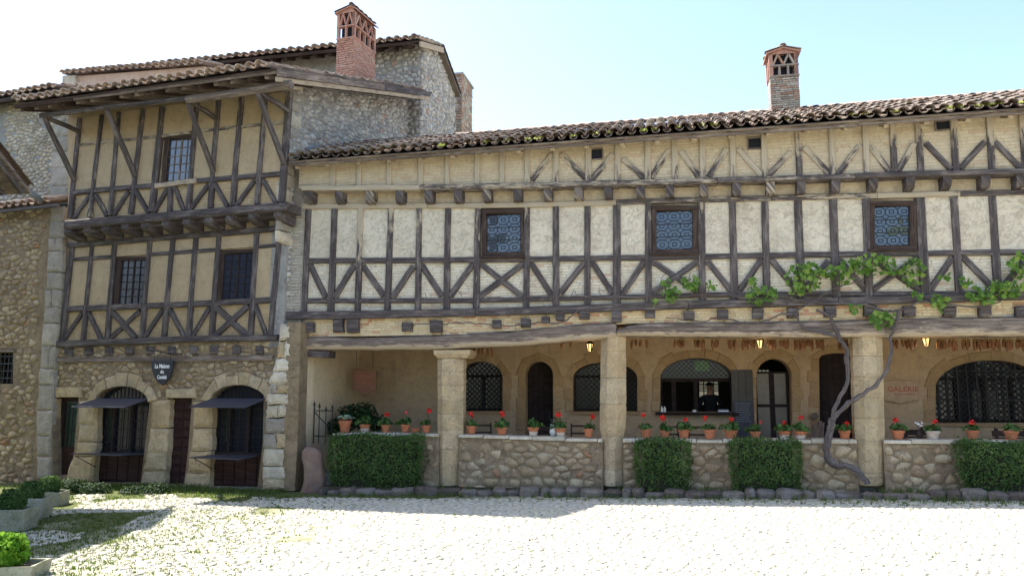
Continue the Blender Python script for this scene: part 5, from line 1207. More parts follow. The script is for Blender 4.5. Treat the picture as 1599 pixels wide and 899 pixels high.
# eave boards, rafters
nseg = 4
for i in range(nseg): plank_between('fascia_board', A0+(A1-A0)*(i/nseg+.001)-n2_*.045-L.N*.03, A0+(A1-A0)*((i+1)/nseg-.001)-n2_*.045-L.N*.03, L.N*.014, n2_*.035, WOODG if i else WOODB, oh, lime=.1)
nr = 17
for i in range(nr):
    P = A0+(A1-A0)*((i+.35)/nr)-n2_*.085; plank_between('rafter', P-L.N*.08, P+s2_*2.1, e2_*.045, n2_*.045, WOODG if i % 3 else WOODB, oh, lime=.2)
# purlins carried by the struts
Wp = .35+.85
q0 = L.P(64, 178, Wp); q1 = L.P(300, 156, Wp); 
mb = MB(); tube(mb, [L.P(64, 181, Wp), L.P(120, 174, Wp), L.P(180, 166, Wp), L.P(240, 160, Wp), L.P(300, 153, Wp)], [.055, .05, .052, .05, .05], 8, r=.3); finish('purlin', mb, WOOD, oh)
mb = MB(); tube(mb, [L.P(293, 156, Wp), L.P(340, 150, Wp), L.P(400, 141, Wp), L.P(455, 132, Wp)], [.08, .075, .08, .085], 8, r=.8); finish('purlin', mb, WOODG, oh)
def strut(a, wa, c, wc, r): mb = MB(); P, Q = L.P(*a, wa), L.P(*c, wc); tube(mb, [P, P+(Q-P)*.35+Z*.01, P+(Q-P)*.7-Z*.008, Q], [r, r*1.08, r, r*.92], 6, r=rnd.random()*.6); finish('strut', mb, WOOD, oh)
for a, c in (((116,281),(68,181)), ((211,275),(165,166)), ((333,268),(294,162)), ((443.5,256),(402,144))): strut(a, JW+.04, c, Wp, .055)
for a, c in (((124,206),(68,181)), ((451,174),(400,141)), ((335,184),(298,158))): strut(a, JW+.03, c, Wp, .048)
# right barge boards along the verge and the tiles above them
B0 = A1+e2_*.03-n2_*.07-L.N*.02; B1 = A1+e2_*.03+s2_*(RL-.2)-n2_*.07
plank_between('barge_board', B0, B0+(B1-B0)*.62, e2_*.02, n2_*.062, WOODG, oh, lime=.3); plank_between('barge_board', B0+(B1-B0)*.625, B1, e2_*.018, n2_*.058, WOOD, oh, lime=.1)
plank_between('verge_board', B0-n2_*.11-e2_*.04, B1-n2_*.11-e2_*.04, e2_*.022, n2_*.04, WOODG, oh, lime=.6)
# side wall of the ochre house: rubble seen end on
eS = S.uz(640, 131, 0); tS1 = 6.1
side = [(-.02, 2.6), (tS1, 2.6), (tS1, S.uz(650, 134, 0)[1]-.1), (.0, S.uz(500, 137, 0)[1]+.0)]
def zroof(t):  # underside of the roof over the side wall
    w = -t; P = S.pt(t, 0, 0); d = (P-A0); k = (d.x*(-L.N.x)+d.y*(-L.N.y)); return A0.z+(A1.z-A0.z)*((P-A0).dot(L.U)/max(.1, (A1-A0).dot(L.U)))+k*math.tan(sl2)-.10
side = [(-.02, 2.6), (tS1, 2.6), (tS1, zroof(tS1)), (-.02, zroof(-.02))]
wall_holes('side_wall', S, side, [], .0, .35, MORTARG, oh)
rubble(S, (0.02, tS1, 3.3, 10.4), .155, .10, oh, RUBBLEG, w=.0, proud=.035, clamp=lambda u: zroof(u)-.03, gap=.008, seed=41, limit=300, jit=.46, pri=lambda c, a: a/((c[0]+16)**2))
RF = Plane(L.pt(uS, 0, JW-.02), R(19.7), back=True); z_ = 4.6; k_ = 0
while z_ < zroof(0)-.1:
    h_ = rnd.uniform(.2, .34); e_u = rnd.choice((.42, .62, .75)); mb = MB(); prism(mb, RF, rough_poly([(0, z_), (e_u, z_), (e_u, z_+h_-.012), (0, z_+h_-.012)], .018, 3), -.05, .035, .025, bump=.012); finish('quoin', mb, ASHLARG if k_ % 3 else ASHLARW, oh); z_ += h_; k_ += 1
# added strip, its blue-grey paints the haze where lower roof meets side wall
plank_between('haze_strip', S.P(478, 240, .02), S.P(704, 213, .02), S.N*.035, Z*.13, simple('blue_haze_paint', (.16, .20, .27), .7, .3, 0, .3, 8), oh)
# rest of the body, unseen from the square
mb = MB(); fbox(mb, L, L.uz(106, 607, 0)[0], uS-.36, gz, A0.z-.25, -6.5, -.45); finish('house_body', mb, GREYR, oh)
# little fire wall with a tile coping at the upper left
a = L.uz(97, 140, -1.6); c = L.uz(300, 110, -1.6)
mb = MB(); prism(mb, L, [L.uz(x, y, -1.6) for x, y in ((97,146),(320,116),(320,104),(97,121))], -2.0, -1.6, .01, bump=0); finish('fire_wall', mb, make_plaster('pale_red_render', (.56, .42, .32), (.48, .32, .24), (.40, .24, .18), .4), oh)
quad_slab('fire_wall_end', L, [(96,142),(117,139),(117,117),(96,118)], -1.62, -1.5, ASHLARW, oh, bev=.02, bump=.01)
P0, P1 = L.P(94, 119, -1.5), L.P(320, 103.5, -1.5); canal_roof(oh, P0, P1, -L.N*math.cos(.3)+Z*math.sin(.3), .75, 0, TILE, pitch=.22, joined='coping_tiles')

# red brick chimney
uc0 = L.uz(524, 108, -2.7); uc1 = L.uz(552, 108, -2.7); d = 1.0
chimney(oh, L, R(19.7), uc0[0], uc1[0], -2.7-d, -2.7, uc0[1]-.2, L.uz(538, 60, -2.7)[1], L.uz(538, 21, -2.7)[1], BRICKR, .9, bh=.055, bw=.19, peak=.8, sided=True, rise=.12)

# ================================================================ STONE GABLE HOUSE BEHIND
gh = thing('stone_gable_house', 'tall rubble stone house with tiled gable rising behind the red brick chimney', 'house', G.pt(-3, 0, -2))
ge = [(640, 66)]
zE = G.uz(645, 72, 0)[1]; uW = G.uz(150, 607, 0)[0]
wall_holes('front_wall', G, [(uW, 3), (.0, 3), (.0, zE), (uW, zE)], [], 0, .4, MORTARG, gh)
rubble(G, (G.uz(520, 607, 0)[0], 0, 5.2, zE), .16, .11, gh, RUBBLEG, w=0, proud=.03, clamp=lambda u: zE, gap=.008, seed=51, limit=120, pri=lambda c, a: a+c[1])
gp = [(-.02, 3)]; tb = GS.uz(711, 214, 0)[0]
gpx = [(711,240),(711,160),(706,118),(697,92),(686,78),(668,72),(650,70)]
gpoly = [(.02, 3.0), (GS.uz(711, 300, 0)[0], 3.0)]+[GS.uz(x, y, 0) for x, y in gpx[1:]]+[(.02, zE)]
wall_holes('gable_wall', GS, gpoly, [], 0, .4, MORTARG, gh)
rubble(GS, (0, gpoly[1][0], 6.0, 12.6), .17, .11, gh, RUBBLEG, w=0, proud=.045, clamp=lambda u: max(6.1, lerp_top(gpoly, min(max(u, .01), gpoly[1][0]-.01))), gap=.008, seed=52, limit=300, pri=lambda c, a: a/((c[0]+19)**2))
# its front roof slope, eave to ridge, then the steep rear slope, over a plank soffit
g0 = G.P(150, 122, .55); g1 = G.P(646, 64, .55); g0.z = g1.z; r1 = GS.P(688, 74, .12); run = (r1-g1); run = run-G.U*run.dot(G.U); Sl = run.length
e3, s3, n3 = canal_roof(gh, g0, g1+G.U*.18, run, Sl, 300, TILE, pitch=.23, lift=.03, row=.36)
slab('roof_deck', [g0, g1+G.U*.18, g1+G.U*.18+s3*Sl, g0+s3*Sl], .04, WOODB, gh, n3)
rb = GS.P(716, 150, .12); rt = g1+G.U*.18+s3*Sl; dr = (rb-rt); dr = dr-G.U*dr.dot(G.U)
nb2 = G.U.cross(dr).normalized(); nb2 = nb2 if nb2.z > 0 else -nb2
slab('rear_roof_slope', [g0+s3*Sl, rt, rt+dr, g0+s3*Sl+dr], .05, TILED, gh, nb2)
mb = MB()
for i in range(int(dr.length/.3)):
    P = rt+dr.normalized()*(i*.3)+nb2*.04; vs, fs = TILE_SH['cover', i % 7]
    for k in (0, 1, 2): mb.add([P-G.U*(k*.2+.05)+G.U*v[0]+dr.normalized()*(v[1])+nb2*v[2] for v in vs], fs, r=rnd.random())
finish('verge_tiles', mb, TILED, gh, smooth=True, kind='stuff')
plank_between('barge_board', g1+G.U*.16-n3*.09, rt-n3*.09, G.U*.02, n3*.07, WOODG, gh, lime=.8)
for i in range(22):
    P = g0+(g1-g0)*((i+.5)/22)-n3*.09; plank_between('rafter', P-G.N*.05, P+s3*.8, G.U*.05, n3*.045, WOODB, gh)
plank_between('fascia_board', g0-n3*.05, g1-n3*.05, G.N*.014, n3*.035, WOODB, gh)
# tall brick stack behind it
tc = GS.uz(716, 214, .05)[0]+.1; Pk = Plane(GS.pt(tc, 0, .15), R(12.5)); Yk = Pk.O.y; ua = Pk.uz(706, 200, 0)[0]; ub_ = Pk.uz(721, 200, 0)[0]; zk = Pk.uz(714, 117, 0)[1]
stk = sub('brick_stack', gh); stk.location = Pk.pt(ua, 5, 0)-world_loc(gh)
mb = MB(); fbox(mb, Pk, ua+.02, ub_-.02, 3, zk, -1.2, -.02); finish('stack_core', mb, MORTARG, stk)
Pr_ = Plane(Pk.pt(ub_, 0, 0), R(12.5), back=True)
bricks(Pk, (ua, ub_, 5.5, zk), .24, .085, stk, BRICKM, w=-.012, proud=.02, keep=lambda u, z: ua <= u <= ub_, gap=.012); bricks(Pr_, (0, 1.2, 5.5, zk), .24, .085, stk, BRICKM, w=-.012, proud=.02, keep=lambda u, z: 0 <= u <= 1.2, gap=.012)
mb = MB(); fbox(mb, Pk, ua-.04, ub_+.04, zk, zk+.06, -1.24, .04); finish('stack_cap', mb, MORTARG, stk)

# ================================================================ FAR LEFT STONE HOUSE
sh_ = thing('stone_house', 'rubble stone house with small barred window left of the ochre half-timbered house', 'house', L.pt(-7, 0, -1))
xl = -300
outs = [L.uz(xl, 700, .08), L.uz(108, 700, .08)]; zc_ = L.uz(40, 322, .08)[1]; ulx = L.uz(108, 607, .08)[0]; ull = L.uz(xl, 607, .08)[0]
hw = hole(L, [(-14, 599), (20, 599), (21, 550), (-14, 550)], .08)
edge = [L.uz(82, 760, .08), L.uz(82, 545, .08), L.uz(94, 420, .08), L.uz(100, 322, .08)]
wall_holes('wall', L, [(ull, gz), (edge[0][0], gz), edge[1], edge[2], edge[3], (ull, zc_)], [hw], .08, .4, MORTAR, sh_)
quo = lambda u, z: u < lerp_line([(L.uz(0, y, .08)[1], L.uz(x, y, .08)[0]) for x, y in ((58, 760), (60, 560), (76, 330))], z)
rubble(L, (L.uz(-180, 607, .08)[0], ulx, gz, zc_), .17, .11, sh_, RUBBLE, w=.08, proud=.03, keep=lambda u, z: quo(u, z) and z < zc_-.02 and not near_poly((u, z), hw, .05), gap=.005, embed=-.3, drop=.2, seed=61, limit=300, pri=lambda c, a: a+(.5 if c[0] > L.uz(-2, 607, .08)[0] else 0))
block_stack(L, [(78,322),(72,420),(62,560),(56,640),(56,760)], [(100,322),(96,420),(88,530),(84,560),(82,620),(76,760)], [322,345,372,392,425,452,480,505,540,575,600,640,680,712,748], .0, .12, ASHLARG, sh_, name='quoin', split=(2, 5, 8), j=.02, bev=.025)
w_ = sub('window', sh_); w_.location = L.P(3, 599, .08)-world_loc(sh_)
mb = MB(); prism(mb, L, hw, -.2, -.18, .001, bump=0); finish('pane', mb, DARKGL, w_); grille(L, hw, -.02, .13, .16, w_, name='bars', r=.012)
plank_between('lintel', L.P(-20, 547, .08), L.P(24, 547, .08), L.N*.03, Z*.03, WOODG, w_)
cz = [L.P(xl, 322, .35), L.P(92, 318, .35)]; cz[0].z = cz[1].z
canal_roof(sh_, cz[0], cz[1], -L.N*math.cos(.35)+Z*math.sin(.35), .72, 120, TILE, pitch=.23, joined='coping_tiles')
plank_between('eave_board', cz[0]-Z*.03, cz[1]-Z*.03, L.N*.03, Z*.035, WOOD, sh_)
zt2 = L.uz(40, 152, -.55)[1]
ur = L.uz(118, 607, -.55)[0]; ull2 = L.uz(xl, 607, -.55)[0]
wall_holes('upper_wall', L, [(ull2, zc_-.5), (ur, zc_-.5), (ur, zt2), (ull2, zt2)], [], -.55, .4, MORTARG, sh_)
rubble(L, (L.uz(-20, 607, -.55)[0], L.uz(84, 607, -.55)[0], zc_, zt2), .15, .085, sh_, RUBBLEP, w=-.55, proud=.03, keep=lambda u, z: z < zt2, gap=.007, seed=62, limit=260, name='upper_stone', stuff='upper_small_stones')
block_stack(L, [(84,190),(78,250),(76,322)], [(110,190),(106,322)], [190,212,236,262,290,322], -.6, -.50, ASHLARG, sh_, name='quoin', j=.02, bev=.025)
k0 = L.P(xl, 172, -.2); k1 = L.P(94, 136, -.2); k1.z = k0.z = (k1.z+k0.z)/2; k1 = L.P(94, 138, -.2); k0 = L.pt(L.uz(xl, 607, -.2)[0], k1.z, -.2)
canal_roof(sh_, k0, k1, -L.N*math.cos(.33)+Z*math.sin(.33), 3.0, 40, TILE, pitch=.23, joined='upper_roof_tiles'); plank_between('upper_eave_board', k0-Z*.06, k1-Z*.06, L.N*.03, Z*.05, WOODB, sh_)
q = [k0-Z*.03, k1-Z*.03]; sv = (-L.N*math.cos(.33)+Z*math.sin(.33)); slab('upper_roof_deck', [q[0], q[1], q[1]+sv*3, q[0]+sv*3], .05, WOODB, sh_, Z)

# ================================================================ HOUSE WHOSE EAVE CORNER CUTS IN AT THE LEFT
nh = thing('eaved_house', 'near house whose boarded roof corner cuts into the photo at the upper left edge', 'house', (-11, 9, -.1))
cY = 14.0; Kc = at_depth(48, 297, cY); ev = Vector((-.2, -1, .73)).normalized(); lenS = 1.55; Rr = Kc+ev*lenS; XL_ = Vector((-6, 1.2, 0)); xd = -XL_.normalized()
nslope = xd.cross(-ev).normalized(); nslope = nslope if nslope.z > 0 else -nslope
slab('roof_deck', [Kc+XL_, Kc, Rr, Rr+XL_], .04, WOODG, nh, nslope)
mb = MB()
for r_ in range(int(lenS/.36)+1):
    for c_ in range(26):
        for kind, off, zz in (('channel', .11, 0), ('cover', 0, .035)):
            vs, fs = TILE_SH[kind, rnd.randrange(7)]; P = Kc-xd*(.08+c_*.22+off)+ev*(r_*.36)+nslope*(.05+zz); mb.add([P+xd*v[0]+ev*v[1]+nslope*v[2] for v in vs], fs, r=rnd.random())
finish('roof_tiles', mb, TILED, nh, smooth=True, kind='stuff')
Rb = Vector((-9.5, 5.5, Rr.z+.05))
slab('rear_roof_slope', [Rr+XL_, Rr, Rb, Rb+XL_], .06, TILED, nh, Z)
for i in range(7):
    o = .1+i*.45; plank_between('rafter', Kc-xd*o-nslope*.09+ev*.02, Rr-xd*o-nslope*.09, xd*.04, nslope*.05, WOOD, nh)
for i in range(5): plank_between('soffit_plank', Kc+ev*(.12+i*.31)-nslope*.052, Kc+ev*(.12+i*.31)-nslope*.052+XL_*.8, ev*.145, nslope*.010, WOODG, nh, lime=.2)
mb = MB(); box(mb, (-13.6, 9.0, -.3), 7.0, 7.0, Kc.z+.4); finish('house_body', mb, GREYR, nh)
mb = MB(); A = at_depth(36, 291, cY+.05); B = at_depth(47, 301, cY+.2); D_ = at_depth(64, 313, cY+.5); tube(mb, [A, B, D_], .055, 8); finish('gutter_pipe', mb, RUST, nh, smooth=True)

# ================================================================ HEDGES
def hedge(px0, px1, ytop_, label, wf=.47, wb=.05, seed=1, ybot=754):
    rg = random.Random(seed); wm = (wf+wb)/2; a = M.uz(px0, ytop_, wf); c = M.uz(px1, ytop_, wf); P0 = M.pt((a[0]+c[0])/2, 0, wm); gz_ = ground_z(P0.x)+.07; P0.z = gz_
    h = thing('hedge', label, 'hedge', P0, 'clipped hedges against the gallery wall'); u0_, u1_, zt_ = a[0], c[0], a[1]-.03
    mb = MB(); fbox(mb, M, u0_+.14, u1_-.14, gz_-.05, zt_-.08, wb+.02, wf-.12); finish('shade_core', mb, simple('hedge_shade_twigs_%d' % seed, (.018, .022, .010), .95), h)  # near-black box stands in for the shade inside the hedge
    pts = []; W, H, D = u1_-u0_, zt_-gz_, wf-wb
    def wob(u, z, k): return .030*math.sin(u*6+k+seed)+.026*math.sin(z*8+u*3+k*2)+.018*math.sin(u*17+z*13+seed)
    def tp(u, z): return u+(W/2-u)*.13*max(0, 1-z/(.55*H))**1.5+(W/2-u)*.05*max(0, (z/H-.8)*5)**2
    for _ in range(int(W*H*2600)):
        u, z = rg.uniform(0, W), rg.uniform(0, H); ed = min(u, W-u, H-z); w = wf+wob(u, z, 1)-max(0, .16-ed)**1.5*1.5-rg.random()**2*.06-(.05 if z < .12 else 0); pts.append((M.pt(u0_+tp(u, z), gz_+z, w-.05*max(0, 1-z/(.5*H))), M.N+Z*.4))
    for _ in range(int(W*D*2300)):
        u, w = rg.uniform(0, W), rg.uniform(wb, wf); ed = min(u, W-u, wf-w); pts.append((M.pt(u0_+u, zt_+wob(u, w*4, 3)-max(0, .08-ed)*.5-rg.random()**2*.05, w), Z+M.N*.3))
    for _ in range(int(H*D*1800)):
        z, w = rg.uniform(0, H), rg.uniform(wb, wf)
        for uu, sgn in ((u0_, -1), (u1_, 1)): pts.append((M.pt(u0_+tp(uu-u0_, z)-sgn*(rg.random()**2*.05)+wob(w*4, z, 5), gz_+z, w), M.U*sgn+Z*.3))
    for _ in range(int(W*26)):
        uu, ww, hh = u0_+rg.uniform(0, W), rg.uniform(wb, wf), rg.uniform(.03, .13)
        for q in range(4): pts.append((M.pt(uu+rg.uniform(-.01, .01), zt_+hh*q/4, ww), Z))
    for _ in range(int(W*H*26)):
        uu, zz = u0_+rg.uniform(0, W), gz_+rg.uniform(.1, H); pr_ = rg.uniform(.02, .07)
        for q in range(3): pts.append((M.pt(uu, zz+q*.012, wf+pr_*q/3), M.N))
    mb = MB(); leaves(mb, pts, .038); finish('foliage', mb, BOXLEAF, h, kind='stuff'); return h
hedge(511, 655, 678, 'long clipped box hedge below the hosta pot at the left end of the parapet', seed=1)
hedge(991, 1077, 685, 'narrow clipped box hedge just right of the second stone column', seed=2)
hedge(1141, 1252, 685, 'square clipped box hedge below the blue-grey menu shutter', seed=3)
hedge(1502, 1640, 688, 'clipped box hedge at the right edge under the wide barred window', seed=4)

# ================================================================ POTS ON THE PARAPET
def pot_base(px, base_y):      # stands on the coping
    u = M.uz(px, base_y, -.16)[0]; zt_ = M.uz(px, lerp_line(ptop, px)+6, 0)[1]+.062
    return M.pt(u, zt_, -.16)
def make_pot(name, label, P, wpx, hpx, px, white=0, kind='geranium', flower=None, group='potted plants along the parapet', seed=0):
    rg = random.Random(seed+px); k = P.y/FOC; r1 = wpx*.5*k*rg.uniform(.93, 1.08); H = hpx*k; t = thing(name, label, 'flower pot', P, group)
    mb = MB(); lathe(mb, P, [(r1*.66, 0), (r1*.86, H*.72), (r1*1.0, H*.72), (r1*1.02, H*.98), (r1*.93, H), (r1*.88, H*.86)], 14, lean=(rg.uniform(-.02, .02), 0)); finish('pot', mb, TERRA if not white else TERRAW if white == 2 else TERRA, t, smooth=False)
    if white == 1: mb = MB(); lathe(mb, P, [(r1*.675, 0), (r1*.80, H*.45), (r1*.82, H*.5)], 14); finish('lime_scale', mb, TERRAW, t)
    mb = MB(); lathe(mb, P+Z*(H*.84), [(r1*.88, 0), (r1*.5, .012)], 10); finish('soil', mb, SOIL, t)
    top = P+Z*H; pts = []
    if kind == 'geranium':
        full = rg.uniform(.7, 1.5); lop = rg.uniform(-.4, .4)
        for _ in range(int(46*full)):
            a = rg.uniform(0, 6.28); rr = rg.random()**.6*r1*1.25*full**.5*(1+lop*math.cos(a)); hh = rg.uniform(-.03 if rr > r1 else 0, .11*full)*(1-rr/(r1*2.4)); pts.append((top+Vector((math.cos(a)*rr, math.sin(a)*rr, hh+.01)), (math.cos(a)*.5, math.sin(a)*.5, 1)))
        mb = MB(); leaves(mb, pts, .062, 'round'); finish('foliage', mb, GERAN, t, kind='stuff')
    elif kind == 'hosta':
        mb = MB()
        for i in range(22):
            a = i*2.4; dr = Vector((math.cos(a), math.sin(a), 0)); l = r1*rg.uniform(.9, 1.6); sd = Vector((-math.sin(a), math.cos(a), 0)); b0 = top+dr*r1*.2; hz = rg.uniform(.05, .10); wv = l*.28
            v = [b0+sd*.008, b0-sd*.008, b0+dr*l*.5+Z*hz-sd*wv, b0+dr*l*.5+Z*hz+sd*wv, b0+dr*l+Z*(hz*.5)]
            mb.add([v[0], v[1], v[2], v[3]], [(0,1,2,3)], r=rg.random()); mb.add([v[3], v[2], v[4]], [(0,1,2)], r=rg.random())
        finish('foliage', mb, SAGE, t, kind='stuff'); mb = MB()
        for i in range(12): a = i/12*6.28; tube(mb, [top+Vector((math.cos(a)*r1*.9, math.sin(a)*r1*.9, 0)), top+Vector((math.cos(a)*r1*.4, math.sin(a)*r1*.4, .07))], .004, 4)
        finish('stems', mb, PINKP, t)
    if flower and flower[2] == 2 and rg.random() < .45: flower = flower+((rg.uniform(-6, 6), rg.uniform(2, 7)),)
    if flower:
        fx, fy, ft = flower[:3]
        if len(flower) > 3:
            F2 = at_depth(fx+flower[3][0], fy+flower[3][1], P.y+.03); mb = MB(); tube(mb, [top-Z*.02, F2], .004, 5); finish('stem', mb, GERAN, t); mb = MB()
            for i in range(14): d = Vector((rg.gauss(0, 1), rg.gauss(0, 1), rg.gauss(.2, .8))).normalized(); leaves(mb, [(F2+d*1.7*k, d)], 1.9*k, 'round')
            finish('flower_head', mb, PETAL, t)
        F_ = at_depth(fx, fy, P.y-.02); mb = MB(); tube(mb, [top-Z*.02, top+(F_-top)*.5+Vector((.01, 0, .01)), F_], .0045, 5); finish('stem', mb, GERAN, t)
        mb = MB(); R_ = (rg.uniform(3.4, 4.5) if ft == 2 else 2.8)*k
        for i in range(34):
            d = Vector((rg.gauss(0, 1), rg.gauss(0, 1), rg.gauss(.2, .8))).normalized(); leaves(mb, [(F_+d*R_*rg.uniform(.55, 1)*Vector((1, 1, .75)).length/1.6, d)], R_*.75, 'round')
        finish('flower_head', mb, PETAL if ft == 2 else PINKP, t)
    return t
POTS = [ # px, rim y, base y, width, white, kind, flower, label
 (538.7, 651, 668.6, 22, 0, 'hosta', None, 'largest terracotta pot with pale broad leaves at the left end of the parapet'),
 (569.6, 657.4, 669.5, 16, 1, 'geranium', None, 'white-scaled terracotta pot of plain green leaves beside the big pale-leaved pot'),
 (602.3, 658, 669.5, 16, 0, 'geranium', (603.7, 647, 2), 'terracotta pot with one big low red geranium head, in front of the dark shrub'),
 (633, 658, 670, 16, 0, 'geranium', (634, 644, 1), 'terracotta pot with a small fading bloom, left of the shallow clay bowl'),
 (665.7, 659.5, 670.5, 15, 0, 'geranium', (669.7, 641.7, 2), 'geranium pot between the shallow clay bowl and the first stone column'),
 (736.3, 661, 673, 16, 0, 'geranium', (735.4, 646, 2), 'red geranium pot just right of the first stone column'),
 (783.6, 663, 674.5, 16, 0, 'geranium', (784.4, 646, 2), 'red geranium pot in front of the bare wall left of the narrow arched door'),
 (832.9, 662.6, 676, 16.5, 1, 'geranium', None, 'white-scaled flowerless pot in front of the narrow arched door'),
 (875.6, 663.4, 677, 16, 1, 'geranium', (872, 647.6, 2), 'white-scaled geranium pot beside the small white vase'),
 (919, 664, 678, 15.5, 0, 'geranium', (925, 650, 2), 'red geranium pot just left of the second stone column'),
 (1009.4, 665.8, 680, 17, 0, 'geranium', (1004.5, 648, 2), 'first red geranium pot right of the second column, left of the service counter'),
 (1038.5, 668.7, 681, 16, 0, 'geranium', (1034.5, 652.5, 2), 'red geranium pot under the left corner of the service counter'),
 (1068.4, 667.6, 681.5, 18, 0, 'geranium', (1070, 655.5, 2), 'pot with a low red bloom and white speck under the service counter'),
 (1108.4, 668.4, 682.5, 19, 0, 'geranium', (1100.8, 652, 2), 'geranium pot directly below the person in the service window'),
 (1141.6, 669, 683, 20, 0, 'geranium', (1142, 654, 2), 'widest geranium pot, just left of the blue-grey menu shutter'),
 (1179.8, 672.6, 684, 17, 0, 'geranium', (1188, 658.6, 1), 'pot with a fading bloom between menu shutter and glazed door'),
 (1225, 672, 684.5, 18, 1, 'geranium', (1224.5, 660, 2), 'white-scaled pot with a low red bloom in front of the glazed door'),
 (1250, 672.7, 684.5, 19, 1, 'geranium', (1250.8, 652, 2), 'pot with a tall red bloom right of the glazed door'),
 (1319.5, 671.5, 685, 18, 0, 'geranium', (1321.8, 661, 2), 'geranium pot between the twisted vine trunk and the third column'),
 (1403, 672, 685.5, 19, 0, 'geranium', (1399, 655.5, 2), 'geranium pot below the tan wall sign, right of the third column'),
 (1457.5, 673, 686, 19, 2, 'geranium', (1460, 658, 2), 'pale whitish geranium pot at the left foot of the wide barred window'),
 (1519.4, 673, 687, 18, 0, 'geranium', (1517.4, 660, 2), 'geranium pot in front of the wide barred window'),
 (1580, 674, 687.5, 20, 0, 'geranium', None, 'flowerless green pot at the right end of the parapet')]
for i, (px, ry, by, w_, wh, kd, fl_, lb) in enumerate(POTS): make_pot('geranium_pot' if kd == 'geranium' else 'hosta_pot', lb, pot_base(px, by), w_, by-ry, px, wh, kd, fl_, seed=i*31)
P = pot_base(648.7, 671); bw = thing('clay_bowl', 'shallow empty clay bowl between two geranium pots near the first column', 'bowl', P); k = P.y/FOC
mb = MB(); lathe(mb, P, [(4.5*k, 0), (7*k, 5.5*k), (7.3*k, 6.2*k), (6.6*k, 6.2*k), (5*k, 2.5*k)], 14); finish('bowl', mb, TERRA, bw)
# dark shrub behind the first pots
P = M.pt(M.uz(565, 660, -.95)[0], gbot, -.95); sb = thing('shrub', 'dark leafy shrub in the gallery behind the first pots', 'shrub', P); pts = []
for cx_, cy_, rx_, rz_, n in ((545, 650, .26, .25, 420), (568, 648, .26, .27, 460), (590, 660, .22, .16, 260), (522, 668, .14, .2, 160)):
    Q = M.P(cx_, cy_, -.95)
    for _ in range(n): d = Vector((rnd.gauss(0, 1), rnd.gauss(0, 1), rnd.gauss(0, 1))).normalized()*rnd.random()**.4; pts.append((Q+Vector((d.x*rx_, d.y*rx_, d.z*rz_)), d+Z*.5))
mb = MB(); leaves(mb, pts, .085); finish('foliage', mb, DARKLEAF, sb, kind='stuff')
mb = MB()
for a in (-.15, 0, .12, .25): tube(mb, [P+M.U*a*.3, P+M.U*a+Z*.35, P+M.U*a*1.6+Z*.8], [.015, .012, .006], 5)
finish('stems', mb, WOODB, sb)
# iron railing at the left end, with a spear on each bar
rl = thing('iron_railing', 'short wrought iron railing with spear tips beside the guard stone', 'railing', M.P(505, 692, -.12))
for x, yt in ((491, 625), (499, 628), (509, 633), (519, 630)):
    mb = MB(); p = M.P(x, yt+9, -.12); q = M.P(x-1.5, 692, -.12); q.x, q.y = p.x, p.y; tube(mb, [q, p], .009 if x != 491 else .014, 5)
    tip = M.P(x, yt, -.12); tube(mb, [p, p+(tip-p)*.5, tip], [.01, .017, .001], 5)
    for sg_ in (-1, 1): tube(mb, [p, p+M.U*.022*sg_+Z*.022, p+M.U*.028*sg_+Z*.045], .005, 4)
    finish('spear_bar', mb, IRON, rl)
for a, c in (((490, 641), (521, 641)), ((490, 680), (520, 682)), ((491, 643), (519, 672))): mb = MB(); tube(mb, [M.P(*a, -.12), M.P(*c, -.12)], .010, 5); finish('rail', mb, IRON, rl)
# guard stone
P = M.P(488, 760, .35); P.z = ground_z(P.x)-.02; gs = thing('guard_stone', 'worn reddish guard stone leaning at the gallery corner beside the railing', 'stone', P)
mb = MB(); k = P.y/FOC; prof = [(.0, 17.5, 15), (.2, 17, 14), (.4, 17, 13), (.58, 16, 12), (.75, 17, 11), (.9, 16, 9), (1.0, 11, 6)]; vs = []; Hs = 68*k
for t, hx, hy in prof:
    for j in range(10): a = j/10*6.283; vs.append(P+M.U*((math.cos(a)*hx*k)*(1+rnd.uniform(-.12, .12))+(.03*math.sin(t*5)))+M.N*(math.sin(a)*hy*k*rnd.uniform(.9, 1.1))+Z*(t*Hs+rnd.uniform(-.01, .01)-(.05*(math.cos(a) > 0.2)*t)))
mb.add(vs, [(i*10+j, i*10+(j+1) % 10, (i+1)*10+(j+1) % 10, (i+1)*10+j) for i in range(len(prof)-1) for j in range(10)]+[tuple(range(len(vs)-10, len(vs)))], r=.4); finish('stone', mb, PINKST, gs, smooth=True)

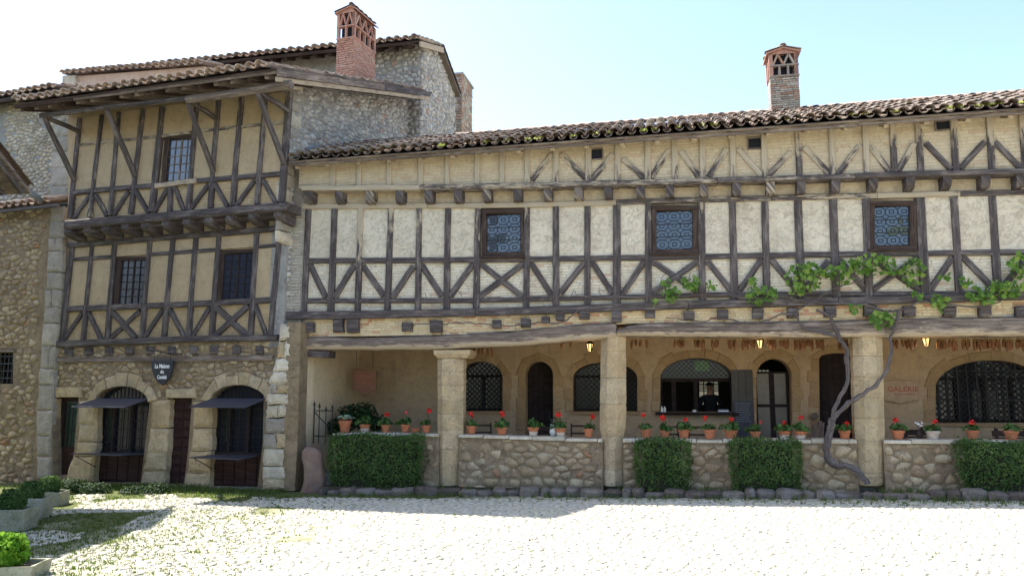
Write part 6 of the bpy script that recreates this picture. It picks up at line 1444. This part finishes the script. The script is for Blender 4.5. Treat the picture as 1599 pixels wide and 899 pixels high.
# ================================================================ LANTERNS, SIGNS, THINGS IN THE GALLERY
def lantern(px, py, w_, label, wpx):
    P = M.P(px, py, w_); k = P.y/FOC; r1 = wpx*.5*k; t = thing('lantern', label, 'lantern', P-Z*.1, 'lit lanterns in the gallery'); H = 15*k
    mb = MB(); lathe(mb, P-Z*H*.42, [(r1*.40, 0), (r1*.72, H*.66)], 6); finish('glass', mb, GLOW, t)
    mb = MB(); lathe(mb, P-Z*H*.5, [(r1*.48, 0), (r1*.5, H*.07)], 6); lathe(mb, P+Z*H*.25, [(r1*1.0, 0), (r1*.95, H*.05), (r1*.45, H*.28), (r1*.15, H*.34), (.01, H*.45)], 6)
    for i in range(6): a = i/6*6.283; tube(mb, [P-Z*H*.46+Vector((math.cos(a)*r1*.5, math.sin(a)*r1*.5, 0)), P+Z*H*.27+Vector((math.cos(a)*r1*.86, math.sin(a)*r1*.86, 0))], .010, 4)
    tube(mb, [P+Z*H*.6, Vector((P.x, P.y, ztop_in-.01))], .007, 4); finish('frame', mb, IRON, t)
    l = bpy.data.lights.new('lantern_bulb', 'POINT'); l.energy = 4; l.color = (1, .6, .25); l.shadow_soft_size = .04; lo = bpy.data.objects.new('lantern_bulb', l); C.objects.link(lo); lo.parent = t; lo.location = (0, 0, -.02)
lantern(921, 540.5, -.75, 'lit lantern hanging just left of the second stone column', 13); lantern(1187, 535, -.75, 'lit lantern hanging above the glazed arched door', 13); lantern(1446, 532, -.75, 'lit lantern hanging between the third column and the wide barred window', 15)
# tan sign on the back wall
wl_ = thing('wall_sign', 'tan board with faded red lettering beside the wide barred window', 'sign', M.P(1407, 624, BW+.06)); SWW = BW+.08
mb = MB(); prism(mb, M, [M.uz(x, y, SWW) for x, y in ((1378,594),(1434.5,594),(1434.5,624),(1423,626),(1407,630),(1391,626),(1378,624))][::-1], SWW-.03, SWW, .004, bump=0); finish('board', mb, SIGNW, wl_)
text_part('lettering', 'GALERIE', M, 1410, 607, 44, SWW+.002, wl_, SIGNR, bold=.012, height=8)
mb = MB()
for i in range(9): a = M.uz(1397+i*3.6, 616, SWW); fbox(mb, M, a[0], a[0]+.03, a[1], a[1]+.022, SWW, SWW+.002)
finish('small_lettering', mb, SIGNR, wl_)
# brown sign hanging at the left
hs = thing('hanging_sign', 'brown shield-shaped board hanging in the left bay of the gallery', 'sign', M.P(569, 617, -1.6)); SH = -1.6
mb = MB(); prism(mb, M, [M.uz(x, y, SH) for x, y in ((550.5,575),(587.5,579),(587,609),(578,612.5),(570,617),(562,611),(549.5,606))][::-1], SH-.03, SH, .004, bump=0); finish('board', mb, SIGNBR, hs)
mb = MB()
for i in range(7): a = M.uz(555+i*4.2, 592, SH); fbox(mb, M, a[0], a[0]+.012, a[1], a[1]+.085, SH, SH+.002)
for i in range(6): a = M.uz(559+i*3.8, 598, SH); fbox(mb, M, a[0], a[0]+.035, a[1], a[1]+.022, SH, SH+.002)
finish('faded_lettering', mb, SIGNR, hs); mb = MB()
for x in (556, 582): p = M.P(x, 577, SH-.015); tube(mb, [p, Vector((p.x, p.y, ztop_in-.01))], .005, 4)
finish('chains', mb, IRON, hs)
# person at the service window: one continuous skinned body
def person(P, H=1.76):
    t = thing('person', 'person in dark clothes standing inside the service window against the light', 'person', P)
    J = {'pelvis': (0, 0, .53), 'waist': (0, 0, .61), 'chest': (0, 0, .73), 'neck0': (0, 0, .815), 'neck': (0, 0, .85), 'chin': (.005, .015, .885), 'head': (0, 0, .935), 'crown': (0, 0, .975),
         'shL': (-.105, 0, .80), 'elL': (-.155, .02, .64), 'wrL': (-.125, -.10, .55), 'shR': (.105, 0, .80), 'elR': (.16, .02, .645), 'wrR': (.12, -.11, .56),
         'hipL': (-.055, 0, .50), 'knL': (-.06, -.01, .28), 'anL': (-.06, .02, .04), 'toL': (-.065, -.09, .015), 'hipR': (.055, 0, .50), 'knR': (.06, -.01, .28), 'anR': (.06, .02, .04), 'toR': (.065, -.09, .015)}
    rd = {'pelvis': (.098, .07), 'waist': (.088, .06), 'chest': (.105, .068), 'neck0': (.05, .045), 'neck': (.033, .033), 'chin': (.036, .042), 'head': (.045, .056), 'crown': (.030, .038), 'shL': (.042, .042), 'elL': (.028, .028), 'wrL': (.019, .017),
          'shR': (.042, .042), 'elR': (.028, .028), 'wrR': (.019, .017), 'hipL': (.055, .055), 'knL': (.036, .036), 'anL': (.024, .024), 'toL': (.02, .016), 'hipR': (.055, .055), 'knR': (.036, .036), 'anR': (.024, .024), 'toR': (.02, .016)}
    E = [('pelvis','waist'),('waist','chest'),('chest','neck0'),('neck0','neck'),('neck','chin'),('chin','head'),('head','crown'),('neck0','shL'),('shL','elL'),('elL','wrL'),('neck0','shR'),('shR','elR'),('elR','wrR'),('pelvis','hipL'),('hipL','knL'),('knL','anL'),('anL','toL'),('pelvis','hipR'),('hipR','knR'),('knR','anR'),('anR','toR')]
    ks = list(J)
    for sgn, wr in ((-1, 'wrL'), (1, 'wrR')):    # palm and five fingers
        w0 = Vector(J[wr]); pm = 'palm'+wr; J[pm] = tuple(w0+Vector((-.002*sgn, -.035, -.004))); rd[pm] = (.018, .011); E.append((wr, pm)); ks.append(pm)
        for f in range(4):
            n1, n2 = 'f%d%s' % (f, wr), 'g%d%s' % (f, wr); b0 = w0+Vector(((f-1.5)*.0105, -.058-(.004 if f in (1, 2) else 0), -.008)); J[n1] = tuple(b0); J[n2] = tuple(b0+Vector((0, -.012-.003*(f in (1, 2)), -.018))); rd[n1] = (.0055, .0055); rd[n2] = (.0045, .0045); E += [(pm, n1), (n1, n2)]; ks += [n1, n2]
        n1 = 't'+wr; J[n1] = tuple(w0+Vector((-sgn*.024, -.04, -.008))); rd[n1] = (.006, .006); E.append((pm, n1)); ks.append(n1)
    me = bpy.data.meshes.new('body'); me.from_pydata([tuple(c*H for c in J[k]) for k in ks], [(ks.index(a), ks.index(c)) for a, c in E], [])
    o = bpy.data.objects.new('body', me); C.objects.link(o); o.parent = t
    sk = o.modifiers.new('skin', 'SKIN'); sv = me.skin_vertices[0].data
    for i, k in enumerate(ks): sv[i].radius = (rd[k][0]*H, rd[k][1]*H)
    sv[0].use_root = True; o.modifiers.new('sub', 'SUBSURF').levels = 1; me.materials.append(SKIN)
    dg = bpy.context.evaluated_depsgraph_get(); dg.update(); m2 = bpy.data.meshes.new_from_object(o.evaluated_get(dg)); o.modifiers.clear(); o.data = m2
    m2.materials.clear(); m2.materials.append(SKIN); m2.materials.append(CLOTHSHADE)
    for p in m2.polygons:
        c = p.center/H; p.use_smooth = True; p.material_index = 0 if (c.z > .835 or (c.y < -.085 and c.z > .4)) else 1
    mb = MB(); hc = P+Vector((0, .006*H, .945*H)); vs = []   # hair cap
    for i in range(6):
        ph = i/5*1.45
        for j in range(12): a = j/12*6.283; vs.append(hc+Vector((math.cos(a)*math.sin(ph)*.052*H, math.sin(a)*math.sin(ph)*.062*H+.004, math.cos(ph)*.052*H)))
    mb.add(vs, [(i*12+j, (i+1)*12+j, (i+1)*12+(j+1) % 12, i*12+(j+1) % 12) for i in range(5) for j in range(12)]); finish('hair', mb, HAIR, t, smooth=True)
    mb = MB()
    for sx_ in (-1, 1): lathe(mb, P+Vector((sx_*.018*H, -.050*H, .936*H)), [(.004*H, 0), (.005*H, .004*H), (.001, .007*H)], 6)
    finish('eyes', mb, HAIR, t); mb = MB(); tube(mb, [P+Vector((0, -.052*H, .94*H)), P+Vector((0, -.066*H, .915*H))], [.005*H, .008*H], 5)
    for sx_ in (-1, 1): tube(mb, [P+Vector((sx_*.046*H, .005, .915*H)), P+Vector((sx_*.052*H, .012, .945*H))], .006*H, 5)
    finish('nose_and_ears', mb, SKIN, t, smooth=True); return t
pw_ = -3.75; Pp = M.P(1109, 620, pw_); Hh = M.P(1109, 597, pw_).z; person(Vector((Pp.x, Pp.y, gbot)), Hh-gbot+.02)
# things on the counter
def on_counter(px, w_=BW+.05): u = M.uz(px, 640, w_)[0]; return M.pt(u, o4[0][1]+.002, w_)
for px, lb in ((1033.5, 'left one of two small white bottles on the service counter'), (1038, 'right one of two small white bottles on the service counter')):
    P = on_counter(px); bt = thing('bottle', lb, 'bottle', P, 'bottles on the service counter'); mb = MB(); lathe(mb, P, [(.026, 0), (.027, .07), (.012, .095), (.012, .115)], 10); finish('bottle_body', mb, WHITEO, bt); mb = MB(); lathe(mb, P+Z*.115, [(.014, 0), (.014, .015)], 8); finish('cap', mb, IRON, bt)
P = on_counter(1084); cp = thing('cup', 'small white cup and jar in the middle of the service counter', 'cup', P); mb = MB(); lathe(mb, P, [(.03, 0), (.04, .05), (.036, .05), (.026, .01)], 10); finish('cup_body', mb, WHITEO, cp); mb = MB(); tube(mb, [P+Vector((.04, 0, .04)), P+Vector((.06, 0, .025)), P+Vector((.035, 0, .01))], .005, 5); finish('handle', mb, WHITEO, cp)
P = on_counter(1129); pb = thing('book_stack', 'blue papers stacked at the right end of the service counter', 'papers', P)
for i, m_ in enumerate((BLUEO, WHITEO, BLUEO)): mb = MB(); box(mb, P+Z*(i*.022), .21-.01*i, .16, .02, rotz=-.2+.05*i); finish('booklet', mb, m_, pb)
# furniture standing behind the parapet
def bench(px0, px1, wv, zseat, label, mat=WOODB):
    u0_, u1_ = M.uz(px0, 660, wv)[0], M.uz(px1, 660, wv)[0]; t = thing('bench', label, 'bench', M.pt((u0_+u1_)/2, gbot, wv)); zs = gbot+zseat
    for i in range(2): mb = MB(); fbox(mb, M, u0_, u1_, zs+.16+i*.12, zs+.26+i*.12, wv-.2-.02*i, wv-.17-.02*i); finish('back_slat', mb, mat, t)
    for i in range(3): mb = MB(); fbox(mb, M, u0_, u1_, zs-.03, zs, wv-.15+i*.13, wv-.04+i*.13); finish('seat_slat', mb, mat, t)
    for u in (u0_+.05, u1_-.09): 
        mb = MB(); fbox(mb, M, u, u+.05, gbot, zs+.42, wv-.24, wv-.20); fbox(mb, M, u, u+.05, gbot, zs-.03, wv+.17, wv+.22); fbox(mb, M, u, u+.05, zs-.08, zs-.031, wv-.2, wv+.17); finish('leg', mb, mat, t)
bench(838, 876, -1.5, .50, 'brown slatted bench in front of the narrow arched door'); bench(1412, 1450, -1.6, .50, 'dark brown bench below the tan wall sign'); bench(1555, 1615, -1.5, .50, 'dark bench at the right end under the wide barred window')
def chair(px, wv, rot, label, grp='chairs behind the parapet'):
    P = M.pt(M.uz(px, 660, wv)[0], gbot, wv); t = thing('chair', label, 'chair', P, grp); c, s0 = math.cos(rot), math.sin(rot)
    def T(x, y, z): return P+Vector((x*c-y*s0, x*s0+y*c, z))
    for x, y, h in ((-.19, -.19, .46), (.19, -.19, .46), (-.19, .19, .95), (.19, .19, .95)): mb = MB(); tube(mb, [T(x, y, 0), T(x, y, .46)]+([T(x, y+.05, h)] if h > .5 else []), .017, 6); finish('leg', mb, WOODB, t)
    mb = MB(); v = [T(-.21,-.21,.455), T(.21,-.21,.455), T(.21,.21,.455), T(-.21,.21,.455)]; boxv(mb, v+[p+Z*.03 for p in v]); finish('seat', mb, WOODB, t)
    for z in (.62, .76, .90): mb = MB(); tube(mb, [T(-.19, .2+.03*(z-.4), z), T(0, .225+.03*(z-.4), z), T(.19, .2+.03*(z-.4), z)], .018, 6); finish('back_rail', mb, WOODB, t)
chair(757, -1.2, .3, 'wooden chair behind the first geranium pots right of the first column'); chair(905, -1.3, -.2, 'wooden chair under the arched window left of the second column'); chair(1056, -1.3, .4, 'wooden chair left of centre under the service counter'); chair(1086, -1.25, -.5, 'wooden chair under the middle of the service counter'); chair(1543, -1.1, .9, 'dark chair turned sideways in front of the wide barred window')
# leaning folded boards beside the plank door
lt = thing('folded_table', 'folded slatted table leaning by the dark door near the vine trunk', 'table', M.P(1274, 690, BW+.3))
for i in range(5): x = 1264+i*4.2; plank_between('slat', M.P(x+2, 700, BW+.35), M.P(x+5, 657+abs(i-3)*2, BW+.12), M.U*.02, M.N*.008, WOODG, lt, lime=.3)
mb = MB(); prism(mb, M, [M.uz(x, y, BW+.16) for x, y in ((1263,650),(1271,657),(1280,650),(1275,643),(1268,645))], BW+.13, BW+.15, .003, bump=0); finish('hinge_plate', mb, WOODG, lt)
# white vase with dry flowers on the parapet, and a second spray
def vase(px, py, hpx, label, white):
    P = pot_base(px, py); P = M.pt(M.uz(px, py, -.3)[0], P.z, -.3); k = P.y/FOC; t = thing('vase', label, 'vase', P); h = hpx*k
    mb = MB(); lathe(mb, P, [(h*.22, 0), (h*.34, h*.35), (h*.2, h*.75), (h*.26, h)], 12); finish('vase_body', mb, WHITEO if white else WOODB, t, smooth=True); mb = MB(); pts = []
    for i in range(9): a = i*.7; e_v = P+Z*h+Vector((math.cos(a)*.05, math.sin(a)*.05, rnd.uniform(.05, .12))); tube(mb, [P+Z*h*.9, e_v], .003, 4); pts.append((e_v, Z))
    finish('stems', mb, WOODG, t); mb = MB(); leaves(mb, pts*2, .035, 'round'); finish('dry_flowers', mb, WHITEO if not white else DARKLEAF, t)
vase(864, 674, 18, 'small white vase with a dark spray beside the white-scaled geranium pot', True); vase(1436, 684, 14, 'dark vase with pale dry flowers left of the whitish geranium pot', False)

# ================================================================ DRYING CORN UNDER THE BEAM
rgc = random.Random(3); corn = None; spots = []
for x0, x1, n in ((738, 770, 5), (872, 900, 2), (982, 1012, 4), (1052, 1070, 5), (1083, 1100, 5), (1112, 1122, 3), (1137, 1150, 4), (1158, 1180, 6), (1198, 1212, 5), (1218, 1232, 5), (1240, 1268, 8), (1272, 1286, 3), (1310, 1322, 4),
                  (1392, 1402, 2), (1408, 1430, 6), (1462, 1478, 5), (1483, 1494, 6), (1502, 1512, 5), (1518, 1560, 17), (1566, 1580, 7), (1586, 1599, 5)):
    for i in range(n): spots.append(x0+(x1-x0)*(i+.5)/n+rgc.uniform(-1.5, 1.5))
for i, x in enumerate(spots):
    w_ = -.55+rgc.uniform(-.06, .06); top_y = (540 if x < 780 else 527); P = M.P(x, top_y+4, w_); hl = rgc.uniform(.11, .20)
    if corn is None or i < 6:
        t = thing('corn_cob', 'x', 'corn cob', P, 'dried corn cobs hanging under the gallery beam'); mb = MB(); prof = [(.004, -hl), (.017, -hl*.92), (.026, -hl*.6), (.027, -hl*.25), (.016, 0)]; lathe(mb, P, prof, 7, lean=(rgc.uniform(-.1, .1), 0)); finish('cob', mb, CORN, t, smooth=True)
        mb = MB()
        for j in range(4): a = j*1.6; mb.add([P+Z*.01, P+Vector((math.cos(a)*.035, math.sin(a)*.035, .03)), P+Vector((math.cos(a)*.03, math.sin(a)*.03, -.05))], [(0,1,2)], r=.5)
        tube(mb, [P, Vector((P.x, P.y, ztop_in-.14))], .004, 4); finish('husk', mb, HUSK, t); corn = t
    else: t = copy_thing(corn, P, rotz=rgc.uniform(-3, 3), scale=(1, 1, rgc.uniform(.6, 1.15)))
    t['label'] = 'dried orange-brown corn cob in the row hanging under the gallery beam'

# ================================================================ GRAPEVINE
vn = thing('grapevine', 'old grapevine with forked grey trunk climbing past the third stone column', 'vine', M.P(1355, 756, .25))
def vpath(name, pts, r0, r1_, w_=.12, mat=BARK, wmap=None, n=7, kn=.012):
    V = []; Rr_ = []; m = len(pts)
    for i in range(m-1):
        for t in (0, .25, .5, .75):
            f = (i+t)/(m-1); x = pts[i][0]+(pts[i+1][0]-pts[i][0])*t; y = pts[i][1]+(pts[i+1][1]-pts[i][1])*t; ww = w_ if not wmap else lerp_line(wmap, f)
            V.append(M.P(x, y, ww)+Vector((rnd.uniform(-kn, kn), rnd.uniform(-kn, kn), rnd.uniform(-kn, kn)))); Rr_.append((r0+(r1_-r0)*f)*rnd.uniform(.85, 1.18))
    V.append(M.P(*pts[-1], w_ if not wmap else wmap[-1][1])); Rr_.append(r1_); mb = MB(); tube(mb, V, [q*.84 for q in Rr_], n, r=rnd.random(), ridges=.16 if r0 > .03 else 0); return finish(name, mb, mat, vn, smooth=r0 < .03)
vpath('trunk', [(1355,756),(1341,737),(1325,728),(1306,727),(1294,719),(1290,702),(1294,681),(1298,665),(1299,652)], .056, .066, w_=.14, wmap=[(0, .3), (.3, .2), (1, .14)], n=12)
vpath('trunk_branch', [(1299,658),(1301.5,639),(1315.5,615),(1323.7,596.7),(1324,573),(1322,545),(1309,526),(1302,508),(1296,494),(1275,484)], .046, .03, w_=.15)
vpath('trunk_branch', [(1300,656),(1308,645),(1325,629),(1343.6,617.8),(1367,601.4),(1385.6,575.7),(1391.6,552),(1389.7,531.7),(1399,507),(1405,483)], .045, .03, w_=.17)
vpath('trunk_branch', [(1309,526),(1280,520),(1256,512),(1247,500),(1240,488)], .028, .02, w_=.15)
vpath('cordon', [(1405,484),(1385,487),(1350,476),(1300,474),(1250,470),(1225,462),(1190,466),(1140,461),(1100,459),(1060,462),(1010,461),(960,464),(900,463),(850,461),(800,466),(760,464)], .024, .010, w_=.13, kn=.02)
vpath('cordon', [(1240,488),(1270,470),(1300,452),(1335,440),(1365,430)], .018, .010, w_=.13)
vpath('cordon', [(1405,484),(1440,470),(1480,474),(1520,480),(1560,472),(1590,452),(1610,430)], .022, .012, w_=.14)
vpath('cordon', [(903,484),(885,500),(870,506),(840,504),(800,508),(760,506),(728,504),(705,503.5),(690,507),(655,504.6),(636,507)], .016, .010, w_=.15)
vpath('cordon', [(1240,490),(1220,490),(1200,500),(1170,505),(1140,499),(1115,496),(1100,503),(1075,500),(1040,495)], .017, .009, w_=.15)
for sp in ([(663,456),(668,470),(684,480),(697,472)], [(722,462),(715,455),(728,458)], [(806,508),(804,515),(812,514)], [(892,463),(896,452),(900,460)], [(938,463),(935,450),(943,455),(948,448)], [(1075,445),(1078,425)], [(1105,460),(1110,435)], [(1170,465),(1175,440)], [(1035,460),(1032,435),(1040,425)]):
    vpath('shoot', sp, .008, .004, w_=.14, kn=.006, n=5)
CL = [(1047,458,14,16,26),(1040,440,8,8,8),(1082,442,19,11,30),(1110,447,10,8,8),(1188,461,27,14,52),(1178,440,10,6,7),(1258,432,34,22,95),(1245,452,14,8,14),(1310,428,26,16,50),(1330,412,20,8,14),(1362,413,38,16,72),(1395,420,10,14,16),(1427,425,22,22,62),(1432,460,8,7,8),(1465,470,18,10,22),
      (1478,432,12,5,8),(1508,440,14,8,8),(1530,462,24,14,46),(1556,448,10,10,14),(1590,415,18,20,42),(1578,452,22,14,34),(1375,500,20,13,30),(1385,492,16,6,10),(1336,482,9,8,10),(1470,482,8,6,6),(1612,440,14,30,30),(1021,472,6,6,4)]
mb = MB(); pts = []
for x, y, rx_, ry_, n in CL:
    for _ in range(int(n*1.3)):
        a = rnd.uniform(0, 6.283); q = rnd.random()**.55; P = M.P(x+math.cos(a)*rx_*q, y+math.sin(a)*ry_*q, .14+rnd.random()*.16); pts.append((P, M.N*.9+Z*.5))
leaves(mb, pts, .085, 'vine', .4); finish('leaves', mb, VINELEAF, vn, kind='stuff')

# ================================================================ PLANTERS AT THE LEFT
def planter(cpx, ypx, W, D, H, label_p, label_b, br, bmat, rot=.25, bright=False, seed=1, bz=None, dx=0):
    P = on_ground(cpx, ypx); t = thing('stone_planter', label_p, 'planter', P, 'stone planters'); c, s0 = math.cos(rot), math.sin(rot)
    def T(x, y, z): return P+Vector((x*c-y*s0, x*s0+y*c, z))
    mb = MB(); vs = []; m = 8
    outl = [(-W/2, -D/2), (0, -D/2-.01), (W/2, -D/2), (W/2, 0), (W/2, D/2), (0, D/2), (-W/2, D/2), (-W/2, 0)]
    for sc_, z in ((.94, -.03), (.98, H*.5), (1, H), (.86, H), (.84, H-.1)): vs += [T(x*sc_+rnd.uniform(-.012, .012), y*sc_+rnd.uniform(-.012, .012), z+rnd.uniform(-.012, .012)) for x, y in outl]
    mb.add(vs, [(i*m+j, i*m+(j+1) % m, (i+1)*m+(j+1) % m, (i+1)*m+j) for i in range(4) for j in range(m)]+[tuple(range(7, -1, -1))], r=rnd.random()); finish('trough', mb, PLANTST, t)
    mb = MB(); mb.add([T(x*.85, y*.85, H-.05) for x, y in outl], [tuple(range(8))]); finish('soil', mb, SOIL, t)
    rg = random.Random(seed); Q = T(dx, 0, H-.05); b_ = thing('bright_shrub' if bright else 'boxwood_ball', label_b, 'shrub', Q, None if bright else 'clipped boxwood balls'); pts = []
    for _ in range(2600 if not bright else 1500):
        d = Vector((rg.gauss(0, 1), rg.gauss(0, 1), rg.gauss(0, 1))).normalized(); r_ = br*(1-.18*rg.random()**2)*(1+.05*math.sin(d.x*6+d.z*5)); pts.append((Q+Vector((d.x*r_, d.y*r_, (d.z*.92+.85)*r_)), d))
    mb = MB(); leaves(mb, pts, .034 if not bright else .06); finish('foliage', mb, bmat, b_, kind='stuff'); mb = MB()
    lathe(mb, Q+Z*br*.85, [(br*.05, -br*.8), (br*.55, -br*.55), (br*.72, 0), (br*.5, br*.55), (br*.05, br*.7)], 10); finish('inner_shade', mb, simple('shrub_shade_%d' % seed, (.015, .02, .009), .95), b_)  # near-black core stands in for the shade between the leaves
    mb = MB(); tube(mb, [Q-Z*.05, Q+Z*br*.4], .02, 6); finish('stem', mb, WOODB, b_)
PLANTST = make_stone('lichened_planter_stone', [(0, (.38, .36, .28)), (1, (.31, .30, .22))], stain=(.12, .13, .06), lich=(.42, .41, .23), pit=.8)
planter(24, 899, .50, .42, .13, 'stone planter lowest in the photo, holding the sunlit bright green shrub', 'bright green feathery shrub in sunlight at the lower left corner', .185, BRIGHT, bright=True, seed=5, dx=-.11, rot=.12)
planter(20, 824, .50, .40, .27, 'lichened stone planter at the left edge with the biggest dark boxwood ball', 'dark boxwood ball in the planter at the left edge', .175, BOXLEAF, seed=6, dx=-.04, rot=.1)
planter(53, 806, .38, .38, .28, 'middle stone planter, between the edge planter and the farthest mossy one', 'middle boxwood ball, partly behind the left-edge ball', .165, BOXLEAF, seed=7, rot=.12, dx=-.06)
planter(83, 786, .36, .36, .21, 'farthest mossy stone planter, beside the end of the sunlit strip', 'farthest boxwood ball, near the green-panelled door', .17, BOXLEAF, seed=8, rot=.08, dx=-.09)
P = on_ground(112, 768); ds = thing('low_shrub', 'low dark spreading shrub at the foot of the green-panelled door', 'shrub', P); pts = []
for cx_, n, rx_, rz_ in ((0, 900, .45, .26), (.5, 600, .3, .2), (1.3, 500, .3, .16), (1.75, 500, .3, .22)):
    for _ in range(n): d = Vector((rnd.gauss(0, 1), rnd.gauss(0, 1), abs(rnd.gauss(0, 1)))).normalized()*rnd.random()**.3; pts.append((P+Vector((cx_+d.x*rx_, d.y*.22+cx_*-.18, d.z*rz_)), d+Z*.5))
mb = MB(); leaves(mb, pts, .05); finish('foliage', mb, DARKLEAF, ds, kind='stuff'); mb = MB()
for cx_ in (0, .3, .5, 1.3, 1.75): tube(mb, [P+Vector((cx_, cx_*-.18, 0)), P+Vector((cx_+.05, cx_*-.18, .2))], .01, 5)
finish('stems', mb, WOODB, ds)
